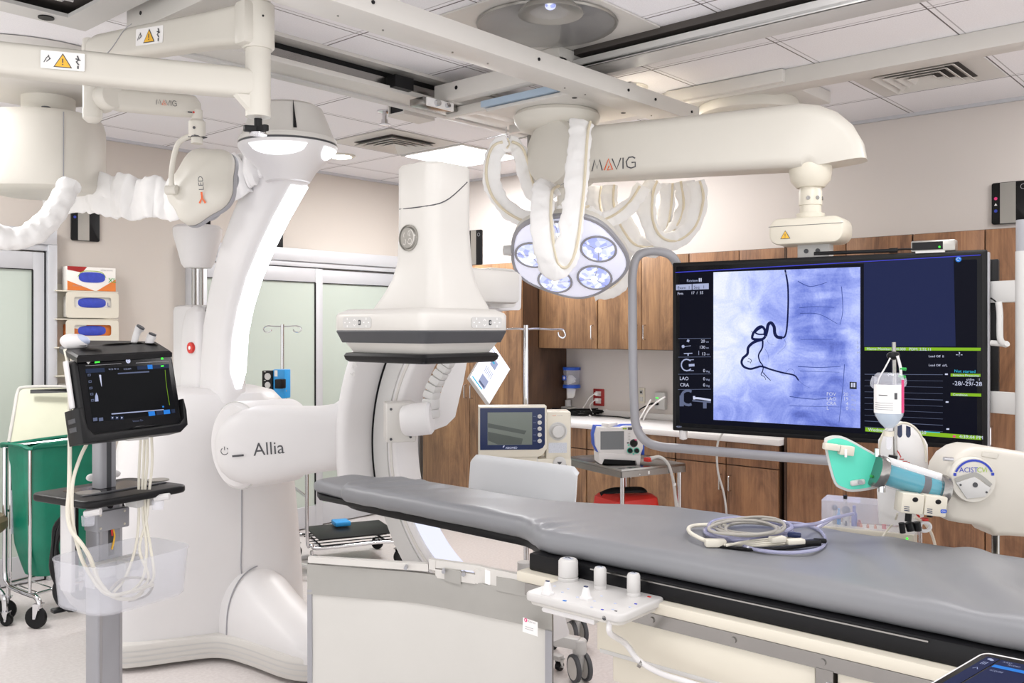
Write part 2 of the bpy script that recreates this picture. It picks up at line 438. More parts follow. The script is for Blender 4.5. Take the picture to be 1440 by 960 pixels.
def caster(parent, p, r=.05, rot=0, wheelmat='black', forkmat='chrome', top=None):
    """swivel caster standing on the floor at p: fork > wheel"""
    p = V(p); Mx = Matrix.Translation(p) @ Matrix.Rotation(rot, 4, 'Z')
    k = MB(forkmat, Mx); h = r*2+.012
    for sy in (-1, 1):
        k.prism([(-.012, h), (.012+r*.25, h), (r*.45, r*.9), (r*.2, r*.9)], -.0015, .0015, Mx=Matrix.Translation((0, sy*.017, 0)) @ Matrix.Rotation(PI/2, 4, 'X'))
    k.box((r*.05, 0, h), (.045, .04, .006)); k.cyl((0, 0, h), (0, 0, top or h+.035), .011, n=12)
    k.cyl((r*.3, -.022, r), (r*.3, .022, r), .006, n=8)
    fk = k.build('caster', parent)
    w = MB(wheelmat, Mx)
    w.lathe([(r*.55, -.011), (r*.93, -.012), (r, -.006), (r, .006), (r*.93, .012), (r*.55, .011)], (r*.3, 0, r), (0, 1, 0), 22)
    w.m('lgrey'); w.lathe([(.006, -.010), (r*.56, -.010), (r*.56, .010), (.006, .010)], (r*.3, 0, r), (0, 1, 0), 18)
    w.build('wheel', fk)
    return fk
# ================================================================ camera, world, lights
cam = bpy.data.cameras.new('camera'); co = bpy.data.objects.new('camera', cam); COL.objects.link(co)
co.location = (0, 0, CZ); co.rotation_euler = (PI/2, 0, math.atan2(FW.y, FW.x)-PI/2)
cam.sensor_width = 36; cam.lens = FPX/1440*36; cam.shift_y = -17/1440; cam.clip_start = .05
SC.camera = co
w = bpy.data.worlds.new('World'); SC.world = w; w.use_nodes = True
w.node_tree.nodes['Background'].inputs[0].default_value = (1, .99, .985, 1)
nt = w.node_tree; tc_ = nt.nodes.new('ShaderNodeTexCoord'); sx_ = nt.nodes.new('ShaderNodeSeparateXYZ'); nt.links.new(tc_.outputs['Generated'], sx_.inputs[0])
mr = nt.nodes.new('ShaderNodeMapRange'); mr.inputs['From Min'].default_value = -.15; mr.inputs['From Max'].default_value = .6; mr.inputs['To Min'].default_value = 1.9; mr.inputs['To Max'].default_value = .68
nt.links.new(sx_.outputs['Z'], mr.inputs['Value']); nt.links.new(mr.outputs[0], nt.nodes['Background'].inputs[1])
SC.view_settings.view_transform = 'Standard'; SC.view_settings.exposure = .13
def area(name, loc, sx, sy, power, col=(1, .985, .975)):
    l = bpy.data.lights.new(name, 'AREA'); l.shape = 'RECTANGLE'; l.size = sx; l.size_y = sy; l.energy = power; l.color = col
    o = bpy.data.objects.new(name, l); COL.objects.link(o); o.location = loc; return o
XW, YW, HC = 5.73, 6.17, 2.9
# ================================================================ structure
k = MB('floor'); k.bb((-1.3, -2.2, -.05), (XW+.2, YW+.2, 0)); struct(k, 'floor')
k = MB('ceiling'); k.bb((-2.5, -3.5, HC), (XW+.2, YW+.2, HC+.05)); struct(k, 'ceiling')
k = MB('wall'); k.bb((XW, -3.5, 0), (XW+.1, YW+.1, HC)); struct(k, 'wall_right')
k = MB('backwall'); k.bb((-2.5, YW, 0), (XW, YW+.1, HC)); struct(k, 'wall_back')
k = MB('mgrey'); k.bb((2.45, YW-.015, 0), (3.4, YW, .1)); k.bb((5.6, YW-.015, 0), (XW, YW, .1)); struct(k, 'baseboard_back')
k = MB('mgrey'); k.bb((XW-.015, 5.58, 0), (XW, YW, .1)); struct(k, 'baseboard_right')
k = MB('frame'); k.bb((-2.5, YW-.02, HC-.02), (XW, YW, HC)); struct(k, 'trim_1')
k = MB('frame'); k.bb((XW-.02, -3.5, HC-.02), (XW, YW, HC)); struct(k, 'trim_2')
k = MB('offwhite'); k.bb((2.5, YW-.025, 1.225), (3.42, YW, 1.25), .006); struct(k, 'trim_3')
# sliding glass doors in the back wall (door_1 at the far side of the hamper, door_2 behind the imaging unit)
def sliding_door(name, x0, x1, panes, right_post=True):
    y = YW
    k = MB('frame'); k.bb((x0, y-.09, 2.14), (x1, y, 2.24), .006)
    k.bb((x0, y-.07, 2.10), (x1, y, 2.14), .004)
    k.bb((x0, y-.09, 0), (x0+.055, y, 2.14), .004); k.bb((x1-.055, y-.09, 0), (x1, y, 2.14), .004)
    d = struct(k, name)
    for i, (a, b, dy) in enumerate(panes):
        t = .07; q = MB('frame')
        q.bb((a, y-dy-.035, .01), (a+t, y-dy, 2.09), .004); q.bb((b-t, y-dy-.035, .01), (b, y-dy, 2.09), .004)
        q.bb((a+t, y-dy-.035, 1.98), (b-t, y-dy, 2.09), .003); q.bb((a+t, y-dy-.035, .01), (b-t, y-dy, .18), .003)
        pf = q.build('door_panel', d)
        g = MB('glassfrost'); g.bb((a+t-.005, y-dy-.022, .175), (b-t+.005, y-dy-.012, 1.985)); g.build('glass_pane', pf)
        e = MB('black'); e.bb((b-t-.003, y-dy-.036, .19), (b-t+.003, y-dy-.02, 1.975)); e.bb((a+t, y-dy-.036, 1.976), (b-t, y-dy-.02, 1.981)); e.build('seal', pf)
    return d
sliding_door('door_1', .9, 2.47, [(.95, 2.40, .03)])
sliding_door('door_2', 3.40, 5.62, [(3.46, 4.56, .045), (4.50, 5.56, .005)])
k = MB('black'); k.bb((2.405, YW-.05, 0), (2.412, YW-.03, 2.13)); struct(k, 'trim_4')

# ================================================================ cabinets along the right wall
def handle(parent, x, y, z0, z1):
    k = MB('chrome'); k.tube([(x, y, z0), (x-.028, y, z0+.004), (x-.03, y, z0+.02), (x-.03, y, z1-.02), (x-.028, y, z1-.004), (x, y, z1)], .005, 8, 3)
    return k.build('handle', parent)
def cabinet(name, label, xf, y0, y1, z0, z1, seams, hz, wood, drawer=None, hside=None, group=None):
    t = thing(name, label, 'cabinet', (xf, (y0+y1)/2, z0), 0, group)
    k = MB('wooddark'); k.bb((xf+.024, y0+.002, z0), (XW-.004, y1-.002, z1)); k.build('carcass', t)
    ys = [y0]+seams+[y1]; nd = len(ys)-1
    for i in range(nd):
        a, b = ys[i]+.003, ys[i+1]-.003
        top = z1-.004
        if drawer:
            k = MB(wood); k.bb((xf, a, drawer+.003), (xf+.02, b, z1-.004), .002); dr = k.build('drawer', t); top = drawer-.003
        k = MB(wood); k.bb((xf, a, z0+.004), (xf+.02, b, top), .002); d = k.build('door', t)
        hy = (b-.03 if i == 0 else a+.03) if hside is None else (a+.03 if hside < 0 else b-.03)
        handle(d, xf, hy, hz[0], hz[1])
    return t
G = 'walnut cabinets along the right wall'
cabinet('tall_cabinet', 'tall walnut cabinet behind the x-ray detector, reaching the floor', 5.18, 4.49, 5.57, .02, 2.105, [5.03], (1.06, 1.165), 'wood', group=G)
cabinet('wall_cabinet', 'walnut wall cabinet with one wide door above the blue-lidded canister', 5.375, 3.937, 4.486, 1.456, 2.11, [], (1.53, 1.63), 'wood', hside=-1, group=G)
cabinet('wall_cabinet', 'walnut wall cabinet with two doors just left of the wide screen', 5.375, 3.18, 3.93, 1.456, 2.11, [3.555], (1.53, 1.63), 'wood', group=G)
cabinet('wall_cabinet', 'walnut wall cabinet mostly hidden by the left half of the wide screen', 5.375, 2.42, 3.176, 1.456, 2.11, [2.81], (1.53, 1.63), 'woodred', group=G)
cabinet('base_cabinet', 'walnut base cabinet beneath the counter beside the tall end unit, pair of handles showing', 5.16, 2.44, 3.148, .02, .905, [2.787], (.60, .695), 'woodred', .76, group=G)
cabinet('base_cabinet', 'walnut base cabinet beneath the counter behind the steel defibrillator cart', 5.16, 3.152, 3.868, .02, .905, [3.51], (.60, .695), 'wood', .76, group=G)
cabinet('base_cabinet', 'walnut base cabinet beneath the counter behind the heart pump console', 5.16, 3.872, 4.486, .02, .905, [4.18], (.60, .695), 'wood', .76, group=G)
cabinet('tall_cabinet', 'tall reddish walnut cabinet behind the middle of the wide screen', 5.18, 1.677, 2.398, .02, 2.12, [2.04], (1.0, 1.1), 'woodred', group=G)
cabinet('tall_cabinet', 'tall walnut cabinet behind the right edge of the wide screen', 5.18, .952, 1.673, .02, 2.12, [1.313], (1.0, 1.1), 'woodred', group=G)
cabinet('tall_cabinet', 'tall walnut cabinet at the right edge, beyond the grey column', 5.18, .23, .948, .02, 2.12, [.59], (1.0, 1.1), 'woodred', group=G)
k = MB('counter'); k.bb((5.13, 2.42, .906), (XW-.002, 4.486, .943), .004); k.bb((XW-.02, 2.42, .943), (XW-.002, 4.486, .985), .003)
solo(k, 'countertop', 'long white countertop over the walnut base cabinets', 'countertop', (5.4, 3.45, .906))
k = MB('wooddark'); k.bb((5.19, 2.402, .02), (5.72, 2.418, 2.1)); solo(k, 'filler_panel', 'narrow dark walnut filler strip between base cabinets and tall unit', 'panel', (5.4, 2.41, .02))

# ================================================================ ceiling fixtures
def vent(cx, cy, label):
    t = thing('air_vent', label, 'air vent', (cx, cy, HC-.004), 0, 'square ceiling air vents')
    k = MB('offwhite'); k.prism(rrect(.62, .62, .004, 1), HC-.006, HC-.001, Mx=Matrix.Translation((cx, cy, 0))); k.build('face_plate', t)
    k = MB('pit'); k.prism(rrect(.40, .40, .004, 1), HC-.0085, HC-.0065, Mx=Matrix.Translation((cx, cy, 0))); k.build('duct_opening', t)
    k = MB('offwhite')
    for i, s in enumerate((.20, .155, .11, .065)):
        o = [(-s, -s), (s, -s), (s, s), (-s, s)]
        def rr(a, z): return [(cx+math.copysign(a, x), cy+math.copysign(a, y), HC+z) for x, y in o]
        k.ringloft([rr(s-.034, -.010), rr(s, -.032), rr(s-.003, -.034), rr(s-.038, -.011)], cap0=False, cap1=False)
    k.build('louvre', t)
vent(4.22, 4.82, 'square white ceiling vent beside the bright light panel, near the sprinkler')
vent(4.88, 1.52, 'square white ceiling vent high over the right end of the wide screen')
t = thing('ceiling_light_panel', 'bright square ceiling light panel above the detector column', 'ceiling light', (4.88, 4.82, HC-.01))
k = MB('offwhite'); k.bb((4.56, 4.50, HC-.012), (5.20, 5.14, HC-.001)); k.build('frame', t)
k = MB('e_panel'); k.bb((4.585, 4.525, HC-.016), (5.175, 5.115, HC-.012)); k.build('diffuser', t)
def downlight(cx, cy, label):
    t = thing('downlight', label, 'ceiling light', (cx, cy, HC-.01), 0, 'round recessed downlights')
    k = MB('warmwhite'); k.lathe([(.075, -.001), (.11, -.001), (.11, -.006), (.095, -.014), (.075, -.008)], (cx, cy, HC)); k.build('trim_ring', t)
    k = MB('e_warm'); k.lathe([(.001, -.004), (.082, -.004), (.082, -.014), (.06, -.020), (.001, -.022)], (cx, cy, HC)); k.build('diffuser', t)
downlight(4.28, 5.5, 'small round glowing downlight beside the lit cap of the white column')
downlight(4.10, 2.80, 'round downlight washing the ceiling warm above the display arm')
# procedure light in the ceiling
c = PZp(769, 30, HC)
t = thing('procedure_light', 'round glass recessed light with ribbed reflector at the top of the photo', 'ceiling light', (c.x, c.y, HC-.02))
k = MB('offwhite'); k.bb((c.x-.36, c.y-.33, HC-.010), (c.x+.36, c.y+.36, HC-.002)); k.build('tile_plate', t)
k = MB('clear2'); k.lathe([(.29, -.011), (.285, -.02), (.24, -.04), (.12, -.052), (.001, -.055), ], c); k.build('glass_cover', t)
k = MB('silver'); k.lathe([(.29, -.0105), (.30, -.014), (.295, -.022), (.285, -.018)], c); k.build('bezel', t)
k = MB('white'); k.lathe([(.20, -.011), (.28, -.012), (.28, -.013), (.001, -.013)], c); k.build('recess_disc', t)
c2 = PZp(774, 16, HC-.05); k = MB('silver')
rings = []
for r, z in ((.03, -.014), (.065, -.018), (.10, -.030), (.124, -.052), (.128, -.062), (.120, -.060), (.09, -.040), (.03, -.026)):
    rings.append([(c2.x+(r+(.003 if i % 2 else 0))*math.cos(2*PI*i/48), c2.y+(r+(.003 if i % 2 else 0))*math.sin(2*PI*i/48), HC+z) for i in range(48)])
k.ringloft(rings); k.build('reflector', t)
k = MB('e_lens'); k.ellipsoid((c2.x, c2.y, HC-.028), (.022, .022, .016)); k.build('bulb', t)
# sprinkler and small bracket
c = PZp(541, 156, HC); k = MB('chrome'); k.lathe([(.045, 0), (.045, -.008), (.02, -.014), (.014, -.016), (.014, -.05), (.02, -.052), (.02, -.075), (.034, -.078), (.034, -.082), (.001, -.083)], (c.x, c.y, HC))
solo(k, 'sprinkler', 'small chrome ceiling sprinkler between the long slotted rail and the square vent', 'sprinkler', (c.x, c.y, HC))
c = P(577, 148, 5.35); t = thing('ceiling_bracket', 'small cream open ended bracket behind the long ceiling rail', 'bracket', c)
k = MB('offwhite'); k.bb((c.x-.11, c.y-.07, 2.83), (c.x+.13, c.y+.07, 2.845)); k.bb((c.x-.11, c.y-.07, 2.845), (c.x+.13, c.y-.06, HC-.002)); k.bb((c.x-.11, c.y+.06, 2.845), (c.x+.13, c.y+.07, HC-.002)); k.build('channel', t)
k = MB('black'); k.bb((c.x-.10, c.y-.058, 2.846), (c.x-.02, c.y+.058, HC-.003)); k.build('connector', t)
# rails and gantry beams
t = thing('ceiling_rail', 'long ceiling rail with open dark slot running toward the display arm', 'rail', (3.2, 3.5, 2.78), 0, 'ceiling rails')
k = MB('offwhite'); k.bb((1.9, 3.44, 2.775), (4.55, 3.60, 2.80), .003); k.bb((1.9, 3.56, 2.80), (4.55, 3.60, HC)); k.bb((1.9, 3.415, HC-.018), (4.55, 3.60, HC-.001)); k.build('rail_body', t)
k = MB('steel'); k.bb((1.9, 3.47, 2.80), (4.55, 3.50, 2.845)); k.build('runner', t)
k = MB('black'); k.bb((1.9, 3.50, 2.80), (4.55, 3.56, HC-.02)); k.build('slot', t)
k = MB('lgrey'); k.bb((1.9, 3.60, 2.765), (4.55, 3.655, 2.80), .003); k.build('cable_duct', t)
k = MB('offwhite'); k.bb((.9, 2.42, 2.672), (4.20, 2.58, 2.75), .004)
k.m('black')
for X in (1.2, 1.75, 2.02, 2.9, 3.55, 3.78, 4.12): k.cyl((X, 2.416, 2.712), (X, 2.424, 2.712), .007, n=10)
k.m('steel')
for X in (1.5, 1.72, 1.95, 2.15, 2.5, 2.7, 3.2, 3.35, 3.9): k.cyl((X, 2.52, 2.668), (X, 2.52, 2.674), .004, n=8)
solo(k, 'bridge_beam', 'wide off-white bridge beam crossing beneath the ceiling to the display arm', 'beam', (2.5, 2.5, 2.67))
# carriage joining rails and beam
t = thing('ceiling_carriage', 'off-white ceiling carriage carrying the round mount of the display arm', 'carriage', (3.6, 2.95, 2.68))
k = MB('offwhite'); k.bb((3.33, 2.585, 2.682), (3.90, 3.12, 2.70), .002); k.bb((3.345, 2.585, 2.70), (3.385, 3.42, 2.745), .002); k.bb((3.84, 2.585, 2.70), (3.88, 3.42, 2.745), .002)
k.m('black'); k.cyl((3.40, 2.62, 2.680), (3.40, 2.62, 2.684), .012); k.cyl((3.80, 2.62, 2.680), (3.80, 2.62, 2.684), .012); k.build('mount_plate', t)
k = MB('offwhite'); k.bb((3.27, 3.30, 2.752), (3.83, 3.40, 2.83), .004); k.bb((3.25, 2.60, 2.755), (3.32, 3.41, 2.845), .004); k.bb((3.835, 2.60, 2.755), (3.89, 3.41, 2.845), .004); k.m('black'); k.cyl((3.249, 3.25, 2.81), (3.251, 3.25, 2.81), .01); k.build('cross_frame', t)
k = MB('skyblue'); k = MB(pmat('pale_blue_bar', 'a9bccf', .4)); k.bb((3.312, 2.66, 2.704), (3.343, 3.14, 2.735)); k.build('link_bar', t)
k = MB('steel'); k.bb((3.10, 3.33, 2.715), (3.34, 3.43, 2.752), .004); k.m('sticker'); k.bb((3.12, 3.318, 2.71), (3.30, 3.33, 2.75)); k.m('chrome'); k.cyl((3.18, 3.30, 2.73), (3.18, 3.32, 2.73), .016); k.cyl((3.25, 3.30, 2.73), (3.25, 3.32, 2.73), .012); k.m('black'); k.bb((2.98, 3.40, 2.79), (3.10, 3.47, 2.85)); k.build('trolley', t)
k = MB('offwhite'); k.bb((3.26, 2.60, 2.75), (3.48, 2.74, 2.89), .006); k.build('rail_block', t)
t = thing('ceiling_rail', 'dark slotted ceiling rail running from the carriage to the top right', 'rail', (3.4, 1, 2.8), 0, 'ceiling rails')
k = MB('lgrey'); k.bb((3.36, -1.5, 2.80), (3.52, 2.60, 2.82), .003); k.bb((3.36, -1.5, 2.80), (3.375, 2.60, 2.845), .003); k.build('lip', t)
k = MB('steel'); k.bb((3.50, -1.5, 2.82), (3.53, 2.60, HC-.001)); k.m('black')
for i in range(9): k.cyl((3.495, 2.3-.3*i, 2.86), (3.50, 2.3-.3*i, 2.86), .012, n=10)
k.build('rail_body', t)
k = MB('pit'); k.bb((3.37, -1.5, HC-.03), (3.50, 2.60, HC-.001)); k.build('slot', t)
k = MB('offwhite'); k.bb((4.33, -1.5, 2.815), (4.46, 3.40, HC-.001), .004)
solo(k, 'ceiling_duct', 'long off-white cable duct along the ceiling at upper right', 'cable duct', (4.4, 1, 2.815), 'ceiling cable ducts')
k = MB('offwhite'); k.bb((1.74, 1.2, 2.79), (1.86, 3.62, HC-.001), .004); k.m('black'); k.cyl((1.738, 3.5, 2.85), (1.742, 3.5, 2.85), .008)
solo(k, 'ceiling_duct', 'grey cable duct on the ceiling behind the angled boom arms', 'cable duct', (1.8, 2.4, 2.79), 'ceiling cable ducts')
# steel pit frame at the upper left
t = thing('ceiling_pit_frame', 'open steel channel frame in the ceiling at the top left corner', 'ceiling frame', (1.2, 3.4, 2.84))
k = MB('lgrey'); k.bb((.3, 3.74, 2.84), (1.68, 3.86, 2.855)); k.bb((.3, 3.845, 2.855), (1.68, 3.86, HC)); k.bb((1.56, 2.3, 2.84), (1.68, 3.74, 2.855)); k.bb((1.665, 2.3, 2.855), (1.68, 3.86, HC)); k.bb((.95, 2.3, 2.84), (1.06, 3.74, 2.855)); k.build('channel', t)
k = MB('pit'); k.bb((.3, 2.3, HC-.012), (1.66, 3.84, HC-.001)); k.build('pit_lining', t)
k = MB('black'); k.cyl((1.5, 3.80, 2.835), (1.5, 3.80, 2.86), .03); k.cyl((1.15, 3.80, 2.835), (1.15, 3.80, 2.86), .03); k.build('grommet', t)
k = MB('chrome'); k.cyl((.9, 3.6, 2.865), (1.52, 3.6, 2.865), .008); k.box((1.46, 3.6, 2.868), (.05, .03, .03)); k.build('threaded_rod', t)
# round ceiling mount behind the display arm
c = P(1052, 148, 5.0)
t = thing('round_ceiling_mount', 'round white ceiling mount half hidden above the display arm', 'ceiling mount', (c.x, c.y, 2.76))
k = MB('offwhite'); k.bb((c.x-.30, c.y-.34, 2.83), (c.x+.30, c.y+.34, HC-.002), .01); k.build('cover_box', t)
k = MB('warmwhite'); k.lathe([(.001, 0), (.24, 0), (.27, .02), (.275, .05), (.26, .085), (.001, .09)], (c.x, c.y, 2.745)); k.build('ring_cover', t)
LAMPMOUNT = c
# added unseen fill lights overhead; the last two belong to the panel and downlight
for i, (x, y, e) in enumerate(((1.2, .6, 14), (3.0, .9, 14), (.9, 2.2, 10), (1.2, 5.0, 42), (4.9, .2, 26), (4.9, 3.5, 18))):
    area('overhead_fill_and_fixture', (x, y, HC-.03), .6, .6, e)
area('overhead_fill_and_fixture', (4.88, 4.82, HC-.04), .55, .55, 42)
area('overhead_fill_and_fixture', (4.1, 2.8, HC-.06), .15, .15, 7, (1, .9, .75))
# ================================================================ angiography unit (floor gantry with C-arm)
ISO = V((2.30, 2.50, 1.08))
g = thing('angiography_gantry', 'large white C-arm x-ray imaging gantry with glowing curved spine and square detector', 'x-ray machine', (2.5, 4.3, 0))
# --- pedestal body
BR_ = Matrix.Rotation(math.radians(-25), 3, 'Z')
def body_ring(z, cx, cy, hx, hy, e): return [BR_ @ V((x, y, 0))+V((cx, cy, z)) for x, y in sring(0, 0, hx, hy, 56, e)]
k = MB('white')
prof = [(.13, 2.52, 4.42, .510, .425, 4.0), (.35, 2.52, 4.42, .500, .415, 4.0), (.60, 2.525, 4.42, .480, .405, 3.8), (.85, 2.53, 4.41, .450, .385, 3.5),
        (1.05, 2.535, 4.39, .415, .36, 3.2), (1.16, 2.54, 4.37, .385, .335, 3.0), (1.23, 2.54, 4.35, .36, .31, 2.8), (1.28, 2.545, 4.33, .30, .275, 2.6), (1.305, 2.55, 4.32, .20, .20, 2.4), (1.31, 2.55, 4.32, .05, .05, 2.2)]
k.ringloft([body_ring(*p) for p in prof])
bodymb = k; k.build('pedestal', g)
# dark split line down the pedestal front
k = MB('mgrey'); k.tube([bodymb.onto(*q, .001) for q in ((340, 688), (340, 710), (340, 735), (340, 765), (339, 795), (343, 825), (353, 850))], .0035, 6, 3); k.build('panel_seam', g)
# skirt with stripes
foot = [(1.975, 4.22), (2.05, 4.14), (2.22, 4.06), (2.36, 3.97), (2.40, 3.78), (2.42, 3.50), (2.50, 3.38), (2.66, 3.38), (2.75, 3.50), (2.76, 3.80), (2.80, 3.90), (2.90, 3.98), (3.08, 4.38), (3.06, 4.56), (2.62, 4.95), (2.40, 4.98), (2.26, 4.90), (2.02, 4.42)]
k = MB('offwhite'); sm = [(p.x, p.y) for p in spline([V((a, b, 0)) for a, b in foot], 4, True)]
k.prism(sm, .02, .13, .012)
cen = V((2.5, 4.3, 0))
def grow(s, z): return [(2.5+(x-2.5)*s, 4.25+(y-4.25)*s, z) for x, y in sm]
k.m('lgrey')
for z in (.045, .07, .095): k.ringloft([grow(1.006, z), grow(1.006, z+.006)], cap0=False, cap1=False)
k.build('floor_skirt', g)
# front leg cover
k = MB('white'); rr = []
for y, hx, h, cx in ((4.10, .20, .44, 2.58), (3.98, .19, .43, 2.58), (3.90, .175, .395, 2.58), (3.8, .165, .335, 2.58), (3.65, .155, .265, 2.58), (3.48, .145, .21, 2.58), (3.40, .12, .17, 2.58), (3.37, .06, .15, 2.58)):
    rr.append([(cx+hx*math.cos(a)*1.0, y, .125+(h-.125)*max(0, math.sin(a))**.75) for a in [PI*i/24 for i in range(25)]]+[(cx-hx, y, .10), (cx+hx, y, .10)])
k.ringloft(rr); k.build('leg_cover', g)
k = MB('mgrey'); k.tube([(2.58+.187*math.cos(a), 3.955, .125+(.427-.125)*max(0, math.sin(a))**.75+.002) for a in [PI*i/16 for i in range(17)]], .0035, 6, 2); k.build('panel_seam', g)
# --- spine
XS = 2.50
sp = [(1.24, 4.17, .30, .16), (1.40, 4.165, .29, .155), (1.60, 4.14, .285, .155), (1.75, 4.09, .29, .155), (1.92, 4.005, .30, .16), (2.08, 3.89, .31, .16), (2.22, 3.77, .32, .165), (2.36, 3.63, .33, .17), (2.44, 3.55, .34, .18)]
def spine_pt(i):
    z, y, wy, wx = sp[i]; a = sp[max(i-1, 0)]; b = sp[min(i+1, len(sp)-1)]
    t = V((0, b[1]-a[1], b[0]-a[0])).normalized(); n = V((0, -t.z, t.y))   # n points to the inner (concave) side
    return V((XS, y, z)), t, n, wy, wx
k = MB('white'); rings = []; strip = []
for i in range(len(sp)):
    c, t, n, wy, wx = spine_pt(i)
    rings.append([c+V((1, 0, 0))*x+n*y for x, y in rrect(wx, wy*.86, .06, 5)])
    strip.append((c, n, wy*.43, wx))
k.ringloft(rings); k.build('spine', g)
k = MB('e_white'); L = []
for j, (c, n, h, wx) in enumerate(strip[:-1]):
    s = .35 if j in (0,) else 1
    L.append([c+n*(h+.004)+V((x*wx*.27*s+.012, 0, 0)) for x in (-1, 1)]+[c+n*(h-.012)+V((x*wx*.27*s+.012, 0, 0)) for x in (1, -1)])
L[0] = [p+V((0, 0, .07)) for p in L[0]]
k.ringloft(L); k.build('light_strip', g)
# emergency button on the spine's back
c = P(271, 489, 4.42); ax = (P(271, 489, 4.2)-P(300, 489, 4.42)); ax.z = 0
k = MB('white'); rings = []
for z, wx, wy in ((1.24, .13, .22), (1.60, .12, .19), (1.69, .10, .15), (1.72, .05, .09)):
    rings.append([(XS-.02+x, 4.36+y, z) for x, y in rrect(wx, wy, .04, 4)])
k.ringloft(rings); k.build('rear_cover', g)
c = PXp(272, 489, 2.41); k = MB('red'); k.cyl((2.406, c.y+.03, c.z), (2.424, c.y+.03, c.z), .028, n=22); k.m('sticker'); k.cyl((2.404, c.y+.03, c.z), (2.407, c.y+.03, c.z), .010, n=14); k.build('emergency_button', g)
# --- cap at the top of the spine
CC = P(405, 210, 4.22)
cap = MB('white'); cap.lathe([(.10, -.15), (.13, -.10), (.17, -.06), (.205, -.025), (.222, .0), (.224, .012), (.205, .014)], CC, n=44)
cap.build('cap_bowl', g)
k = MB('dark'); k.lathe([(.205, .012), (.219, .013), (.219, .022), (.205, .022)], CC, n=44); k.build('cap_gap', g)
k = MB('offwhite'); k.lathe([(.20, .021), (.224, .022), (.222, .036), (.217, .038), (.217, .044), (.21, .05), (.18, .125), (.155, .185), (.125, .20), (.001, .205)], CC, n=44)
k.build('cap_hood', g)
dirc = (V((0, 0, 0))-V((CC.x, CC.y, 0))).normalized(); dirc = Matrix.Rotation(math.radians(8), 4, 'Z') @ dirc
k = MB('black'); a0 = CC+dirc*.205+V((0, 0, .058)); a1 = CC+dirc*.153+V((0, 0, .19)); s_ = dirc.cross(UP)
k.add([a0-s_*.009+dirc*.006, a0+s_*.007+dirc*.006, a1+s_*.001+dirc*.006, a1-s_*.001+dirc*.006], [(0, 1, 2, 3)]); k.build('hood_slit', g)
k = MB('e_ring'); n = 28
def arcstrip(a0, a1):
    ro = []; base = math.atan2(-CC.y, -CC.x)
    bowl = ((-.060, .17), (-.025, .205), (.0, .222))
    def rad_(z):
        for (z0, r0), (z1, r1) in zip(bowl, bowl[1:]):
            if z <= z1: return r0+(r1-r0)*(z-z0)/(z1-z0)
        return bowl[-1][1]
    for i in range(n+1):
        a = base+math.radians(a0+(a1-a0)*i/n); d = V((math.cos(a), math.sin(a), 0))
        e = math.sin(PI*i/n)**.35; zs = [-.006-.05*e*j/4 for j in range(5)]
        ro.append([CC+d*(rad_(z)+.004)+V((0, 0, z-.001)) for z in zs])
    for A, B in zip(ro, ro[1:]):
        for j in range(4): k.add([A[j], A[j+1], B[j+1], B[j]], [(0, 1, 2, 3)])
arcstrip(-50, 22); arcstrip(46, 82); k.build('ring_light', g, flatshade=True)
# --- offset arm carrying the C
A0, A1 = P(330, 627, 4.22), P(500, 612, 4.32)
d = (A1-A0).normalized(); fz = V((0, 0, 1)); dep = d.cross(fz).normalized()
if dep.dot(-FW) < 0: dep = -dep
k = MB('white'); rings = []
for s, wz, wd, sf_, sz_ in ((-.085, .05, .05, 0, 0), (-.08, .11, .10, 0, 0), (-.055, .21, .18, 0, 0), (-.015, .285, .24, 0, 0), (.04, .335, .27, 0, 0), (.10, .355, .28, 0, 0), (.20, .335, .28, 0, 0), (.30, .312, .28, 0, 0), (.38, .298, .28, 0, 0), (.45, .300, .28, 0, .003), (.49, .325, .28, .004, .014), (.52, .37, .28, .008, .032)):
    c = A0+d*s+FW*sf_+UP*sz_; rings.append([c+fz*z+dep*x for x, z in rrect(wd, wz, min(wz, wd)*.30, 5)])
k.ringloft(rings)
fr = frame(A0+dep*.1415, d, fz)
k.m('ink').at(fr @ Matrix.Translation((.095, -.035, 0))).text('Allia', .082, sx=.95)
k.at(fr @ Matrix.Translation((-.09+.12, -.03, .0))); k.at(fr)
k.box((.028, -.028, .0005), (.05, .009, .002), .002)
armmb = k; k.build('offset_arm', g)
c = A0+d*.02
pv = (A0-V((2.5, 4.3, A0.z))).normalized()
k = MB('white'); ax = (-FW*.75-RT*.62+V((0, 0, 0))).normalized()
k.lathe([(.001, -.30), (.20, -.30), (.203, -.02), (.198, 0), (.185, .012), (.001, .014)], A0+V((0, 0, .0))+FW*.02, ax, 48)
k.m('lgrey'); k.lathe([(.199, -.006), (.2045, -.004), (.2045, -.012), (.199, -.012)], A0+FW*.02, ax, 48)
pc = A0+FW*.02+ax*.0155-(ax.cross(UP)).normalized()*.0
k.build('pivot_housing', g)
# power mark on the pivot disc
sx_ = UP.cross(ax).normalized(); o = A0+FW*.02+ax*.016+sx_*(-.10)
k = MB('ink'); o = armmb.onto(316, 634, .012); fr = frame(o, d, UP)
k.at(fr); k.line2([(.016*math.cos(math.radians(a)), .016*math.sin(math.radians(a))) for a in range(125, 416, 15)], .0035); k.line2([(0, .004), (0, .02)], .0035); k.build('power_symbol', g)
